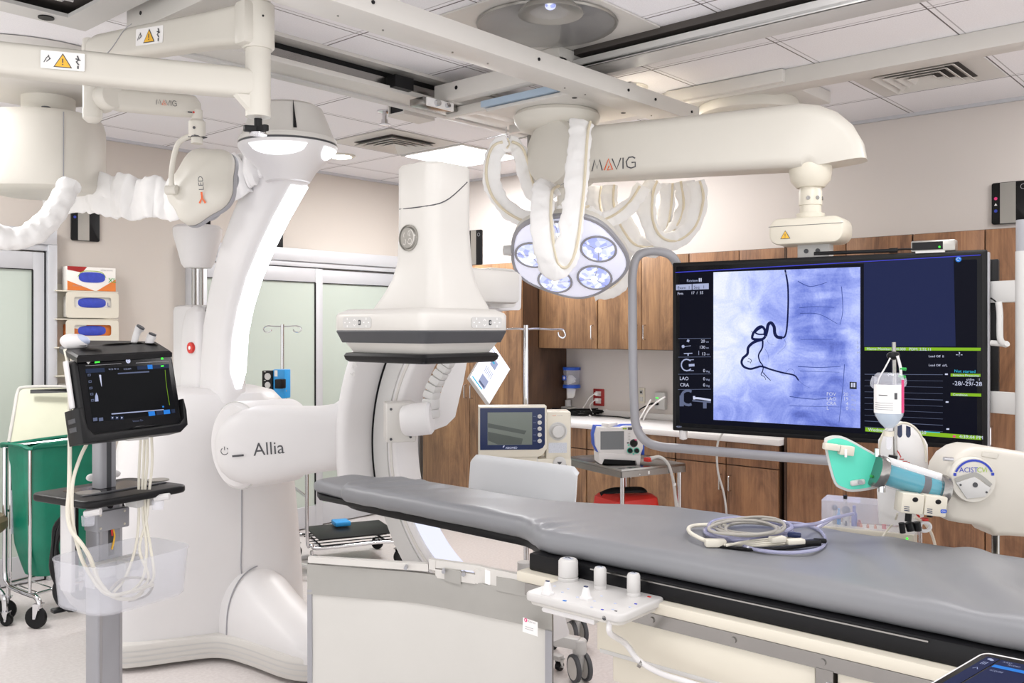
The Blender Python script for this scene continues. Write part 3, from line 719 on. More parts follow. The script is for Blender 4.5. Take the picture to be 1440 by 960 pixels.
# --- C arc
XC = 2.79; RC = .755; YC, ZCn = 2.53, 1.08
def arcsec(R0, R1, x0, x1, t0, t1, n, mat, nm, parent=g, rad=.015, taper=None, build=True, kk=None):
    k = kk or MB(mat); rings = []
    for i in range(n+1):
        q = i/n; th = math.radians(t0+(t1-t0)*q); u = V((0, math.cos(th), math.sin(th)))
        a, b = (R0, R1) if not taper else taper(q)
        rings.append([V((x, YC, ZCn))+u*r for x, r in [((x0+x1)/2+px, (a+b)/2+pr) for px, pr in rrect(x1-x0, b-a, min(rad, (b-a)*.4), 3)]])
    k.ringloft(rings)
    return k.build(nm, parent) if build else k
arc = arcsec(.60, .752, 2.75, 2.89, -112, 92, 72, 'white', 'c_arc')
arcsec(.66, .754, 2.742, 2.752, -112, 60, 60, 'lgrey', 'arc_track', arc, .003)
arcsec(.63, .645, 2.745, 2.752, -112, 60, 60, 'offwhite', 'arc_track', arc, .003)
arcsec(.585, .603, 2.765, 2.878, -78, -20, 30, 'e_strip', 'arc_light_strip', arc, .004)
arcsec(.755, .770, 2.744, 2.86, -22, 58, 30, 'blackgloss', 'carriage_gap', g, .004)
arcsec(.768, .84, 2.58, 2.90, -17, 58, 34, 'white', 'arc_carriage', g, .03)
# carriage emblem wording on the rim
th = math.radians(24); u = V((0, math.cos(th), math.sin(th))); tg = V((0, -math.sin(th), math.cos(th)))
k = MB('lgrey'); k.at(frame(V((2.577, YC, ZCn))+u*.785, tg, -u)); k.text('Pulse', .05, z=.0); k.build('rim_lettering', g)
# motor block on the arc, cable chain, guard
B0 = P(570, 592, 4.0)
k = MB('offwhite'); fr = frame(P(562, 592, 4.02), RT*1.0+FW*.25, UP+RT*.08)
k.at(fr); k.box((0, 0, 0), (.13, .17, .12), .008); k.m('white'); k.at(Matrix()); k.lathe([(.001, 0), (.055, 0), (.065, .01), (.07, .04), (.07, .12), (.06, .13), (.001, .13)], P(566, 592, 3.95), RT*.95+UP*.12-FW*.1, 28)
k.m('dark').at(fr)
for x, y in ((-.045, .06), (.04, .068), (-.045, -.07), (.04, -.062)): k.cyl((x, y, .055), (x, y, .064), .006, n=10)
k.build('arc_motor', g)
ch = thing  # (cable chain links are one part)
k = MB('lgrey')
cpts = spline([P(606, 588, 3.98), P(606, 560, 3.98), P(612, 540, 3.97), P(622, 522, 3.96), P(632, 505, 3.95), P(645, 480, 3.93)], 4)
for i in range(0, len(cpts)-2, 2):
    a, b = cpts[i], cpts[i+2]; m_ = frame((a+b)/2, b-a, V((1, .2, 0))); k.at(m_); k.box((0, 0, 0), ((b-a).length*1.05, .075-.002*i, .055), .010)
k.build('cable_chain', g)
k = MB('white'); gp = [(612, 604), (628, 598), (640, 586), (646, 560), (652, 535), (656, 512), (662, 480)]
gl = [(600, 604), (604, 590), (612, 575), (620, 552), (626, 535), (634, 512), (640, 480)]
R_ = [P(x, y, 4.12) for x, y in gp]; L_ = [P(x, y, 4.10) for x, y in gl]
k.ringloft([[a, b, b+FW*.006, a+FW*.006] for a, b in zip(L_, R_)]); k.build('chain_guard', g)
# --- detector column and head
DX0, DX1, DY0, DY1 = 2.06, 2.455, 2.21, 2.66
k = MB('offwhite')
def col_ring(z, x0, x1, y0, y1, r): return [(x+.02+.03*min(1, (z-1.665)/.15), y-.005, z) for x, y in rrect(x1-x0, y1-y0, r, 6, (x0+x1)/2, (y0+y1)/2)]
cs = [(1.665, 2.115, 2.43, 2.25, 2.60, .05), (1.69, 2.122, 2.42, 2.262, 2.588, .05), (1.73, 2.132, 2.40, 2.282, 2.566, .05), (1.78, 2.141, 2.382, 2.303, 2.545, .05), (1.84, 2.147, 2.37, 2.316, 2.532, .05), (1.95, 2.15, 2.365, 2.322, 2.528, .05), (2.05, 2.15, 2.365, 2.322, 2.528, .05)]
k.ringloft([col_ring(*c) for c in cs], cap1=False); k.ringloft([col_ring(2.05, 2.15, 2.365, 2.322, 2.528, .05), col_ring(2.18, 2.15, 2.365, 2.322, 2.528, .05), col_ring(2.19, 2.157, 2.36, 2.328, 2.522, .05), col_ring(2.196, 2.19, 2.33, 2.36, 2.49, .04)], cap0=False); colmb = k; k.build('detector_column', g)
k = MB('ink'); k.tube([colmb.onto(*q, .0005) for q in ((562, 294), (578, 292.5), (600, 289.5), (618, 286), (632, 279), (646, 267), (657, 256))], .0022, 6, 2); k.build('panel_seam', g)
# badge with script monogram
bc = V((2.197, 2.435, 1.925)); k = MB('silver'); k.lathe([(.001, .006), (.036, .006), (.038, .003), (.04, 0), (.044, 0), (.045, .006), (.047, .006), (.047, -.004), (.001, -.004)], bc, (-1, 0, 0), 32)
k.m('offwhite').at(frame(bc+V((-.0065, 0, 0)), (0, -1, 0), UP))
for pts in ([(.004, .008), (.004, .020), (.010, .025), (.014, .018), (.008, .008), (.016, .006)], [(.007, -.010), (.008, -.004), (.016, -.003), (.021, -.012), (.016, -.022), (.005, -.020), (.0, -.012)], [(-.016, .020), (-.020, .010), (-.018, .003)], [(-.022, -.020), (-.014, -.024), (-.008, -.012), (-.012, -.004)]):
    k.line2(pts, .003, sub=4)
k.line2([(.033*math.cos(math.radians(a)), .033*math.sin(math.radians(a))) for a in range(-60, 61, 12)], .004)
k.build('badge', g)
# detector housing: cream bevelled box, grey band, cream taper, black bumper
def hr(z, e=0, r=.02): return [(x, y, z) for x, y in rrect(DX1-DX0+2*e, DY1-DY0+2*e, r+max(0, e), 4, (DX0+DX1)/2, (DY0+DY1)/2)]
k = MB('offwhite'); k.ringloft([hr(1.595, .012), hr(1.600, .015), hr(1.648, .015), hr(1.658, .008), hr(1.672, -.02), hr(1.672, -.05)]); k.build('detector_housing', g)
k = MB('dark'); k.ringloft([hr(1.553, -.004), hr(1.592, .015), hr(1.597, .013)]); k.build('grey_band', g)
k = MB('offwhite'); k.ringloft([hr(1.515, -.035), hr(1.52, -.032), hr(1.554, -.012), hr(1.556, -.03)]); k.build('detector_face_frame', g)
k = MB('black'); k.ringloft([hr(1.484, -.04), hr(1.484, -.022), hr(1.492, -.012), hr(1.506, -.008), hr(1.516, -.014), hr(1.518, -.03)]); k.build('bumper', g)
def keypad(fr):
    k = MB('lgrey', fr); k.prism(rrect(.155, .038, .01), 0, .0015); k.m('sticker')
    for cx in (-.052, .052):
        for a in range(4):
            q = a*PI/2; k.line2([(cx+.009*math.cos(q), .009*math.sin(q)), (cx+.017*math.cos(q), .017*math.sin(q))], .004, .002)
    k.line2([(-.018, .006), (-.012, .012), (-.006, .006)], .003, .002); k.line2([(-.018, -.006), (-.012, -.012), (-.006, -.006)], .003, .002)
    k.m('dark'); k.prism(rrect(.012, .018, .003), .0016, .003, Mx=Matrix.Translation((.016, 0, 0))); k.m('sticker'); k.line2([(.013, .0), (.016, .004), (.019, 0), (.016, -.004), (.013, 0)], .002, .0035)
    k.build('keypad', g)
keypad(frame(V((DX0-.0155, 2.535, 1.624)), (0, -1, 0), UP)); keypad(frame(V((2.345, DY0-.0155, 1.624)), (1, 0, 0), UP))
# upper end of the C behind the column
k = MB('offwhite'); k.ringloft([[(x, y, z) for x, z in rrect(.17, .155, .03, 4, 2.70, 1.765)] for y in (2.44, 2.46, 2.66, 2.75)]); k.build('arc_end_block', g)
k = MB('offwhite'); k.bb((2.40, 2.36, 1.70), (2.72, 2.50, 1.83), .02); k.build('column_bracket', g)
# x-ray tube below the table end of the C
k = MB('offwhite'); k.lathe([(.001, 0), (.12, 0), (.15, .03), (.15, .24), (.12, .27), (.001, .27)], (2.30, 2.50, .30)); k.bb((2.3, 2.42, .36), (2.8, 2.56, .48), .02); k.build('x_ray_tube', g)

# ================================================================ ceiling cable hub and its fabric sleeve (feeds the gantry)
h = P(62, 200, 4.55)
t = thing('cable_hub', 'large white rounded ceiling cable hub at the left edge', 'ceiling hub', (h.x, h.y, 2.2))
k = MB('warmwhite'); rings = []
fx = RT*1.0; 
def hub(z, a, b, e=2.6): return [h*1.0+RT*x+FW*y+V((0, 0, z-h.z)) for x, y in sring(0, 0, a, b, 44, e)]
k.ringloft([hub(2.275, .10, .09), hub(2.27, .24, .22), hub(2.285, .258, .25), hub(2.31, .268, .26), hub(2.60, .268, .26), hub(2.635, .258, .25), hub(2.648, .25, .235), hub(2.65, .1, .1)]); k.build('hub_body', t)
k = MB('warmwhite'); cx = P(68, 150, 4.55); k.lathe([(.001, 0), (.123, 0), (.123, .13), (.001, .13)], (cx.x, cx.y, 2.645), n=36); k.m('dark'); k.cyl(cx+RT*.09-FW*.2+V((0, 0, 2.652-cx.z)), cx+RT*.09-FW*.2+V((0, 0, 2.656-cx.z)), .02, n=14); k.build('neck', t)
k = MB('offwhite'); k.lathe([(.001, 0), (.30, 0), (.40, .03), (.43, .08), (.43, .15), (.001, .15)], (cx.x-.1, cx.y-.05, 2.745), n=44); k.build('ceiling_cover', t)
k = MB('mgrey'); a = h+RT*.20-FW*.212; k.box((a.x, a.y, 2.46), (.004, .004, .34)); k.build('panel_seam', t)
# crumpled fabric run from hub to cap
def fabric(name, label, pts, r, flat, seed, up=None, wob=.012, zipside=None, group=None, wl=9, n=18, sub=9, mat='cloth'):
    k = MB(mat); k.tube(pts, r, n, sub, flat=flat, up=up, wob=wob, seed=seed, wl=wl)
    ob = solo(k, name, label, 'fabric sleeve', pts[0], group)
    if zipside is not None:
        sp_ = spline(pts, sub)
        z = MB('zip'); z.tube([p+V(zipside) for p in sp_], .007, 6, 1); z.build('zip', ob, Wm=None)
    return ob
fabric('gantry_sleeve', 'long crumpled white fabric sleeve between the ceiling hub and the lit cap', [p+FW*(.014*math.sin(i*1.3)+.006*math.sin(i*3.1))+UP*.008*math.sin(i*1.1) for i, p in enumerate(spline([P(60, 266, 4.8), P(130, 272, 4.62), P(180, 277, 4.5), P(235, 278, 4.42), P(290, 268, 4.36), P(345, 240, 4.3), P(368, 222, 4.28)], 7))], lambda q: .026, 3.9, 3, up=UP, wob=.016, wl=20, n=44, sub=7)
fabric('hanging_sleeve', 'white fabric sleeve curving down from the ceiling hub out of the left edge', [P(98, 258, 4.25), P(88, 280, 4.2), P(70, 306, 4.15), P(45, 328, 4.1), P(15, 336, 4.05), P(-20, 322, 4.0), P(-45, 290, 4.0)], lambda q: .050+.0015*math.sin(q*55), 1, 11, wob=.008, wl=30, n=26, sub=14)
# boom head with pipe behind the spine
c = P(278, 345, 4.95)
t = thing('boom_head', 'rounded white boom head on a steel pipe behind the glowing spine', 'boom', (c.x, c.y, 1.3))
k = MB('white'); k.lathe([(.001, -.125), (.07, -.122), (.085, -.10), (.10, -.04), (.125, .05), (.128, .09), (.115, .105), (.001, .108)], c, n=34); k.build('head', t)
k = MB('steel'); k.cyl(c+V((-.008, 0, -.12))-RT*.012, c+V((-.008, 0, -.48))-RT*.012, .013); k.cyl(c+RT*.02+V((0, 0, -.12)), c+RT*.02+V((0, 0, -.48)), .010); k.build('pipe', t)
k = MB('white'); q = c-V((0, 0, .75)); k.bb((q.x-.10, q.y-.1, .02), (q.x+.10, q.y+.1, 1.73), .03); k.build('stand', t)
k = MB('black'); k.bb((c.x-.05, c.y-.05, c.z+.10), (c.x+.05, c.y+.05, c.z+.19), .006); k.m('sticker'); k.cyl(c+V((0, 0, .105)), c+V((0, 0, .3)), .022); k.build('top_coupling', t)
# ================================================================ text wordmark with an orange open triangle
def wordmark(k, s, fr, ink='ink', tri='orange'):
    k.m(ink).at(fr); w = .12*s
    k.line2([(0, 0), (.25*s, 1*s), (.5*s, .2*s), (.75*s, 1*s), (1*s, 0)], w*.9)
    k.m(tri); k.line2([(1.2*s, 0), (1.6*s, 1*s), (2.0*s, 0), (1.5*s, 0), (1.68*s, .38*s)], w)
    k.m(ink); k.line2([(1.95*s, 1*s), (2.38*s, 0), (2.8*s, 1*s)], w*.9); k.line2([(3.0*s, 0), (3.0*s, 1*s)], w)
    k.line2([(4.15*s, .85*s), (3.9*s, 1*s), (3.55*s, .98*s), (3.3*s, .6*s), (3.4*s, .15*s), (3.75*s, 0), (4.15*s, .1*s), (4.15*s, .5*s), (3.8*s, .5*s)], w)
    k.at(Matrix())
def warn(k, fr, s, box=True):
    """white sticker with a yellow warning triangle and small marks beside it"""
    k.at(fr)
    if box: k.m('sticker').prism(rrect(s*2.6, s*1.15, s*.08), 0, .0012)
    k.m('ink').add([(-s*.55, -s*.45, .002), (s*.55, -s*.45, .002), (0, s*.48, .002)], [(0, 1, 2)])
    k.m('yellow').add([(-s*.46, -s*.4, .003), (s*.46, -s*.4, .003), (0, s*.37, .003)], [(0, 1, 2)])
    k.m('ink'); k.line2([(0, .12*s), (0, -.15*s)], s*.07, .004); k.line2([(0, -.22*s), (0, -.29*s)], s*.08, .004)
    if box:
        k.line2([(-1.1*s, -.2*s), (-.95*s, .1*s), (-.8*s, .25*s)], .05*s, .003); k.line2([(-.85*s, .3*s), (-.75*s, .0)], .05*s, .003); k.line2([(-.95*s, -.15*s), (-.7*s, .1*s)], .05*s, .003)
        k.line2([(.85*s, .4*s), (.95*s, .15*s), (.8*s, 0), (.95*s, -.2*s)], .09*s, .003); k.line2([(.75*s, .2*s), (1.05*s, .1*s)], .07*s, .003); k.line2([(.9*s, -.25*s), (.9*s, -.45*s)], .1*s, .003)
    k.at(Matrix())
# ================================================================ left boom: post with two arms
pc = P(363, 60, 3.2)
t = thing('ceiling_post', 'cream ceiling post at upper left carrying two angled arms', 'ceiling post', (pc.x, pc.y, 2.34))
k = MB('warmwhite'); k.cyl((pc.x, pc.y, 2.34), (pc.x, pc.y, HC-.002), .043, n=30); k.build('post', t)
k = MB('warmwhite'); k.lathe([(.001, 0), (.05, 0), (.056, .008), (.056, .155), (.05, .16), (.001, .16)], (pc.x, pc.y, 2.575), n=30); k.bb((pc.x-.078, pc.y-.035, 2.58), (pc.x-.02, pc.y+.035, 2.73), .015); k.build('arm_collar', t)
k = MB('chrome'); k.cyl((pc.x, pc.y, 2.342), (pc.x, pc.y, 2.31), .012); k.cyl((pc.x, pc.y, 2.285), (pc.x, pc.y, 2.278), .03); k.build('screw', t)
k = MB('black'); k.cyl((pc.x, pc.y, 2.285), (pc.x, pc.y, 2.335), .014)
for i in range(3):
    a = i*2*PI/3+.5; k.at(Matrix.Translation((pc.x, pc.y, 2.297)) @ Matrix.Rotation(a, 4, 'Z')); k.prism([(.005, -.012), (.045, -.006), (.05, .004), (.045, .014), (.005, .012)], -.010, .012, .003)
k.at(Matrix()); k.build('wing_knob', t)
k = MB('black'); k.cyl(P(370, 22, 3.155), P(370, 22, 3.15), .004, n=8); k.m('sticker'); k.box(P(351, 8, 3.17), (.02, .02, .012)); k.build('fastener', t)
e = P(130, 72, 3.6)
def arm_loft(k, a, b, secs):
    a, b = V(a), V(b); d = b-a; L = d.length; d.normalize(); s = V((d.y, -d.x, 0)).normalized(); u = s.cross(d)
    k.ringloft([[a+d*(q*L)+s*x+u*(z+dz) for x, z in rrect(w, hh, min(w, hh)*.28, 4)] for q, w, hh, dz in secs]); return frame(a, d, u), L
k = MB('warmwhite'); fr, L = arm_loft(k, (pc.x, pc.y, 2.665), (e.x, e.y, 2.70), [(.0, .08, .15, 0), (.10, .085, .14, 0), (.25, .085, .125, 0), (.70, .085, .115, -.005), (.93, .085, .10, -.005), (1.03, .06, .06, -.005), (1.045, .03, .03, 0)])
side = V((fr[0][1], -fr[0][0], 0)) if False else None
d = (V((e.x, e.y, 2.70))-V((pc.x, pc.y, 2.665))); dn = d.normalized(); nrm = V((d.y, -d.x, 0)).normalized()
if nrm.dot(-FW) < 0: nrm = -nrm
warn(k, frame(V((pc.x, pc.y, 2.665))+d*.57+nrm*.0435, -dn, UP), .055)
k.m('mgrey'); q0 = V((pc.x, pc.y, 2.665)); k.tube([q0+d*.86+nrm*.044-V((0, 0, .055)), q0+d*.80+nrm*.044-V((0, 0, .02)), q0+d*.73+nrm*.044+V((0, 0, .035)), q0+d*.68+nrm*.044+V((0, 0, .055))], .0015, 5, 4)
k.build('upper_arm', t)
ll = V((.72, 3.42, 2.465)); la = V((pc.x, pc.y, 2.455))
k = MB('warmwhite'); arm_loft(k, la, ll, [(0, .075, .09, 0), (.06, .08, .10, 0), (.30, .085, .105, 0), (.75, .085, .105, .01), (1.0, .09, .11, .02)])
k.add([la+V((-.035, 0, -.045)), la+V((-.085, .03, -.045)), la+V((-.035, .0, -.11)), la+V((-.03, -.02, -.045)), la+V((-.08, .01, -.045)), la+V((-.03, -.02, -.11))], [(0, 1, 2), (5, 4, 3), (0, 2, 5, 3), (1, 4, 5, 2), (0, 3, 4, 1)])
d = ll-la; dn = d.normalized(); nrm = V((d.y, -d.x, 0)).normalized()
if nrm.dot(-FW) < 0: nrm = -nrm
warn(k, frame(la+d*.485+nrm*.0475+V((0, 0, .008)), -dn, UP), .05)
k.build('lower_arm', t)
k = MB('warmwhite'); k.ringloft([[p for p in [la+d*q+nrm*.055+V((0, 0, .055)), la+d*q-nrm*.055+V((0, 0, .055)), la+d*q-nrm*.055+V((0, 0, hh)), la+d*q+nrm*.055+V((0, 0, hh))]] for q, hh in ((.69, .075), (.72, .088), (1.0, .125))]); k.build('arm_cover', t)
# spring arm and lamp hanging off the upper arm
s0 = P(130, 118, 3.62); s1 = P(152, 135, 3.60)
t2 = thing('spring_arm', 'short cream spring arm with dark and red wordmark, holding the tilted lamp', 'lamp arm', (e.x, e.y, 2.4))
k = MB('warmwhite'); k.cyl((e.x, e.y, 2.46), (e.x, e.y, 2.735), .036, n=24); k.lathe([(.001, 0), (.038, 0), (.036, -.035), (.02, -.05), (.001, -.052)], (e.x, e.y, 2.462), n=24); k.build('hinge_post', t2)
k = MB('warmwhite'); c = P(150, 137, 3.60); k.lathe([(.001, -.05), (.045, -.05), (.052, -.04), (.052, .04), (.045, .05), (.001, .05)], c, (RT*.8-FW*.6), 26); k.bb((e.x-.02, e.y-.03, c.z-.05), (e.x+.07, e.y+.03, c.z+.03), .012); k.build('elbow', t2)
a, b = P(158, 140, 3.60), P(272, 150, 3.85)
k = MB('warmwhite'); arm_loft(k, a, b, [(0, .06, .075, 0), (.1, .07, .085, 0), (.5, .07, .088, 0), (.85, .07, .09, 0), (1.0, .065, .085, 0), (1.06, .05, .06, -.01), (1.075, .02, .03, -.01)])
d = b-a; dn = d.normalized(); nrm = V((d.y, -d.x, 0)).normalized()
if nrm.dot(-FW) < 0: nrm = -nrm
wordmark(k, .021, frame(a+d*.47+nrm*.039-V((0, 0, .012)), dn, UP))
k.m('red'); k.at(frame(a+d*.93+nrm*.039-V((0, 0, .035)), dn, UP)); k.quad(0, 0, .008, .008, .001); k.m('ink'); k.quad(-.022, 0, -.002, .006, .001); k.at(Matrix())
k.build('arm_tube', t2)
c = P(277, 165, 3.84); k = MB('warmwhite'); k.cyl((c.x, c.y, c.z+.03), (c.x, c.y, c.z-.01), .022); k.lathe([(.001, -.085), (.03, -.085), (.034, -.075), (.034, -.02), (.025, -.01), (.001, -.01)], c, n=24); k.cyl((c.x, c.y, c.z-.085), (c.x, c.y, c.z-.11), .024)
k.m('ink'); k.cyl(c-FW*.03+V((0, 0, -.05)), c-FW*.036+V((0, 0, -.05)), .006, n=10); k.box((c.x, c.y, c.z-.083), (.06, .06, .004)); k.build('swivel', t2)
# ---------------------------------------------------------------- lamps
t_shell = {}
def lamp(name, label, ctr, nrm, upv, R, back=False, asp=1.0, pent=.03):
    n = V(nrm).normalized(); x_ = V(upv).cross(n); fr = frame(ctr, x_, n.cross(x_))
    t = thing(name, label, 'surgical lamp', ctr, 0, 'surgical lamps')
    def outl(s, z):
        r = []
        for i in range(60):
            a = 2*PI*i/60; q = s*R*(1+pent*math.cos(5*(a-PI/2)))
            r.append((q*math.cos(a)*asp, q*math.sin(a), z))
        return r
    k = MB('warmwhite', fr); k.ringloft([outl(.97, -.01), outl(1.0, -.02), outl(.99, -.045), outl(.93, -.060), outl(.70, -.080), outl(.3, -.090), outl(.05, -.092)]); t_shell[t] = k; sh = k.build('shell', t)
    k = MB('mgrey', fr); k.ringloft([outl(.95, .008), outl(1.0, .006), outl(1.012, -.002), outl(1.0, -.014), outl(.95, -.010)], loop=True); k.build('rim', t)
    k = MB('lampface', fr); k.ringloft([outl(.955, -.004), outl(.955, .004), outl(.90, .010), outl(.05, .012)]); k.build('face_plate', t)
    for i in range(5):
        a = PI/2+2*PI*i/5+.62; cx, cy = .60*R*math.cos(a)*asp, .60*R*math.sin(a); r0 = .275*R
        k = MB('mgrey', fr); k.lathe([(r0, .008), (r0+.008, .012), (r0+.010, .017), (r0, .019), (r0-.003, .014)], (cx, cy, 0), (0, 0, 1), 26)
        lens = k.build('lens_ring', t)
        k = MB('e_lens', fr); k.lathe([(r0, .012), (r0*.98, .016), (r0*.8, .020), (.001, .021)], (cx, cy, 0), (0, 0, 1), 26)
        k.m('mgrey')
        for q in range(3): aa = q*2*PI/3+a; k.tube([(cx, cy, .0225), (cx+r0*.97*math.cos(aa), cy+r0*.97*math.sin(aa), .018)], .0016, 5, 1)
        k.m('e_lens2'); k.lathe([(.001, .022), (r0*.20, .0225), (.001, .023)], (cx, cy, 0), (0, 0, 1), 14)
        k.build('lens', lens)
    k = MB('lgrey', fr); k.lathe([(.13*R, .010), (.14*R, .014), (.13*R, .022), (.10*R, .026), (.09*R, .05), (.001, .055)], (0, 0, 0), (0, 0, 1), 24); k.build('handle_hub', t)
    return t, fr
# central lamp, lit, seen from below
ln = (-FW*.62-RT*.16-UP*.77)
lc = P(799, 362, 4.25)
lt, lf = lamp('surgical_lamp', 'lit round surgical lamp with five lenses and grey rim hanging at centre', lc, ln, (RT*.2+FW*.7+UP*.6), .275)
k = MB('warmwhite'); k.tube([lc-V(ln).normalized()*.10, lc+FW*.22+UP*.02, lc+FW*.30+UP*.15, lc+FW*.30+UP*.40, P(850, 210, 4.75)], .022, 12, 6); k.tube([P(850, 210, 4.75), P(930, 205, 4.85), P(1052, 200, 5.0), P(1052, 165, 5.0)], .035, 12, 5); k.build('support_arm', lt)
k = MB('lgrey'); c = P(717, 352, 4.30); k.lathe([(.001, -.035), (.022, -.03), (.026, 0), (.022, .03), (.001, .035)], c, RT); k.build('side_grip', lt)
# left lamp, seen from behind
rc = P(291, 264, 3.9)
rn = (RT*.42+FW*.85-UP*.30)
rt_, rf = lamp('surgical_lamp', 'tilted surgical lamp seen from its cream back with orange and grey lettering', rc, rn, (UP*.85-RT*.35+FW*.3), .172, asp=.98, pent=.07)
k = MB('warmwhite'); sw = P(277, 190, 3.84); k.tube([V((sw.x, sw.y, sw.z)), sw-RT*.03-UP*.004, sw-RT*.075-UP*.03, P(245, 218, 3.84), P(241, 245, 3.84), P(242, 266, 3.84)], .011, 10, 6); c = P(243, 267, 3.84); k.lathe([(.001, -.03), (.02, -.028), (.02, .02), (.001, .025)], c, RT*.9-FW*.2); k.build('yoke', rt_)
k = MB('orange'); nn = -rn.normalized(); ux = (UP*.93+RT*.12); o = rc+nn*.094-UP*.03+RT*.035
lf2 = frame(o, UP, -RT+FW*.0) ; vx = UP - nn*UP.dot(nn); yx = nn.cross(vx)
o = t_shell[rt_].onto(285, 278, .002)
from mathutils.bvhtree import BVHTree
_h = BVHTree.FromPolygons([tuple(p) for p in t_shell[rt_].v], t_shell[rt_].f).find_nearest(o); nn = _h[1] if _h[1].dot(-FW) > 0 else -_h[1]
vx = (UP-nn*UP.dot(nn)).normalized(); yx = nn.cross(vx); o = o+nn*.003
lf2 = frame(o, vx, yx); k.at(lf2); k.line2([(-.022, .014), (0, 0), (-.022, -.014)], .009, .002); k.line2([(0, 0), (.024, 0)], .009, .002); k.m('ink').text('LED', .034, .03, -.012, .002); k.at(Matrix()); k.build('back_lettering', rt_)

# ================================================================ display arm on the carriage
AD = P(783, 165, 4.6); AD.z = 2.6
t = thing('screen_suspension', 'thick cream ceiling arm with grey and orange wordmark holding the wide screen', 'ceiling suspension', (AD.x, AD.y, 2.1))
k = MB('warmwhite'); k.lathe([(.001, -.02), (.12, -.02), (.19, .005), (.213, .035), (.217, .06), (.205, .078), (.001, .08)], (AD.x, AD.y, 2.602), n=48); k.build('ceiling_flange', t)
k = MB('dark'); k.lathe([(.001, 0), (.19, 0), (.19, .006), (.001, .006)], (AD.x, AD.y, 2.680), n=40); k.build('bearing_gap', t)
D0 = P(800, 214, 4.55); E0 = P(1160, 200, 4.02)
ad = E0-D0; ad.z = 0; adn = ad.normalized(); nrm = V((adn.y, -adn.x, 0))
if nrm.dot(-FW) < 0: nrm = -nrm
k = MB('warmwhite'); zc = D0.z
dax = (nrm*.93-adn*.37).normalized()
k.lathe([(.001, -.26), (.13, -.26), (.158, -.24), (.163, -.20), (.163, -.03), (.157, -.010), (.14, .0), (.001, .006)], V((D0.x, D0.y, 2.462))+dax*.15, dax, 48); k.m('mgrey'); k.lathe([(.160, -.062), (.1645, -.060), (.1645, -.056), (.160, -.054)], V((D0.x, D0.y, 2.462))+dax*.15, dax, 48); k.build('drum', t)
k = MB('warmwhite'); base = V((D0.x, D0.y, 2.45)); L = ad.length
secs = [(.0, .22, .25, .005), (.12, .22, .255, .005), (.55, .225, .265, .0), (.85, .23, .275, -.003), (.93, .235, .28, -.006)]
rings = [[base+adn*(q*L)+nrm*x+UP*(z+dz) for x, z in rrect(w, hh, .05, 6)] for q, w, hh, dz in secs]
for a in (15, 32, 50, 68, 84):    # rounded, downward turned end
    r = math.radians(a); c = base+adn*(.93*L)+UP*(-.146); w, hh = .235*math.cos(r*.45), .28
    d2 = adn*math.cos(r)-UP*math.sin(r); u2 = adn*math.sin(r)+UP*math.cos(r)
    rings.append([c+u2*(.14+z*(1-.15*a/84))+nrm*x*(1-.12*a/84) for x, z in rrect(w, hh, .06, 6)])
k.ringloft(rings)
wordmark(k, .052, frame(base+adn*.165+nrm*.1125-UP*.095, adn, UP))
k.build('arm_tube', t)
EC = PXp(1162, 240, 3.93); EC = base+adn*(.95*L); 
ec = V((EC.x, EC.y, 0))
k = MB('cream'); k.lathe([(.001, -.08), (.06, -.075), (.085, -.045), (.092, 0), (.085, .04), (.001, .06)], (ec.x, ec.y, 2.30), n=34); k.build('swivel_ball', t)
k = MB('cream'); k.lathe([(.001, 0), (.06, 0), (.06, .025), (.046, .028), (.046, .06), (.05, .062), (.05, .12), (.047, .125), (.047, .16), (.001, .16)], (ec.x, ec.y, 2.085), n=30)
k.m('steel')
for a in (-.5, .3, 1.1): 
    q = -FW*.05; q = Matrix.Rotation(a, 4, 'Z') @ q; k.cyl(V((ec.x, ec.y, 2.175))+q*.9, V((ec.x, ec.y, 2.175))+q*1.06, .009, n=10)
k.build('neck', t)
MX = (P(1388, 480, 3.60)-P(946, 480, 4.33)); MX.z = 0; MW = MX.length; MX.normalize(); MN = UP.cross(MX)
if MN.dot(-FW) < 0: MN = -MN
k = MB('cream'); fr = frame((ec.x, ec.y, 2.03), MX, UP); k.at(fr); k.prism(rrect(.32, .115, .045, 6), -.085, .085, .012)
k.m('ink'); k.prism([(-.16, .022), (.16, .022), (.16, .024), (-.16, .024)], .0855, .0862)
warn(k, fr @ Matrix.Translation((-.085, -.015, .0865)), .04, box=False)
k.at(Matrix()); k.build('tilt_box', t)
k = MB('lgrey'); k.at(fr); k.bb((-.055, -.24, -.06), (.085, -.05, .012), .006); k.m('dark'); k.cyl((-.015, -.085, .013), (-.015, -.085, .016), .010, n=14); k.cyl((.035, -.085, .013), (.035, -.085, .016), .010, n=14); k.at(Matrix()); k.build('mount_bracket', t)
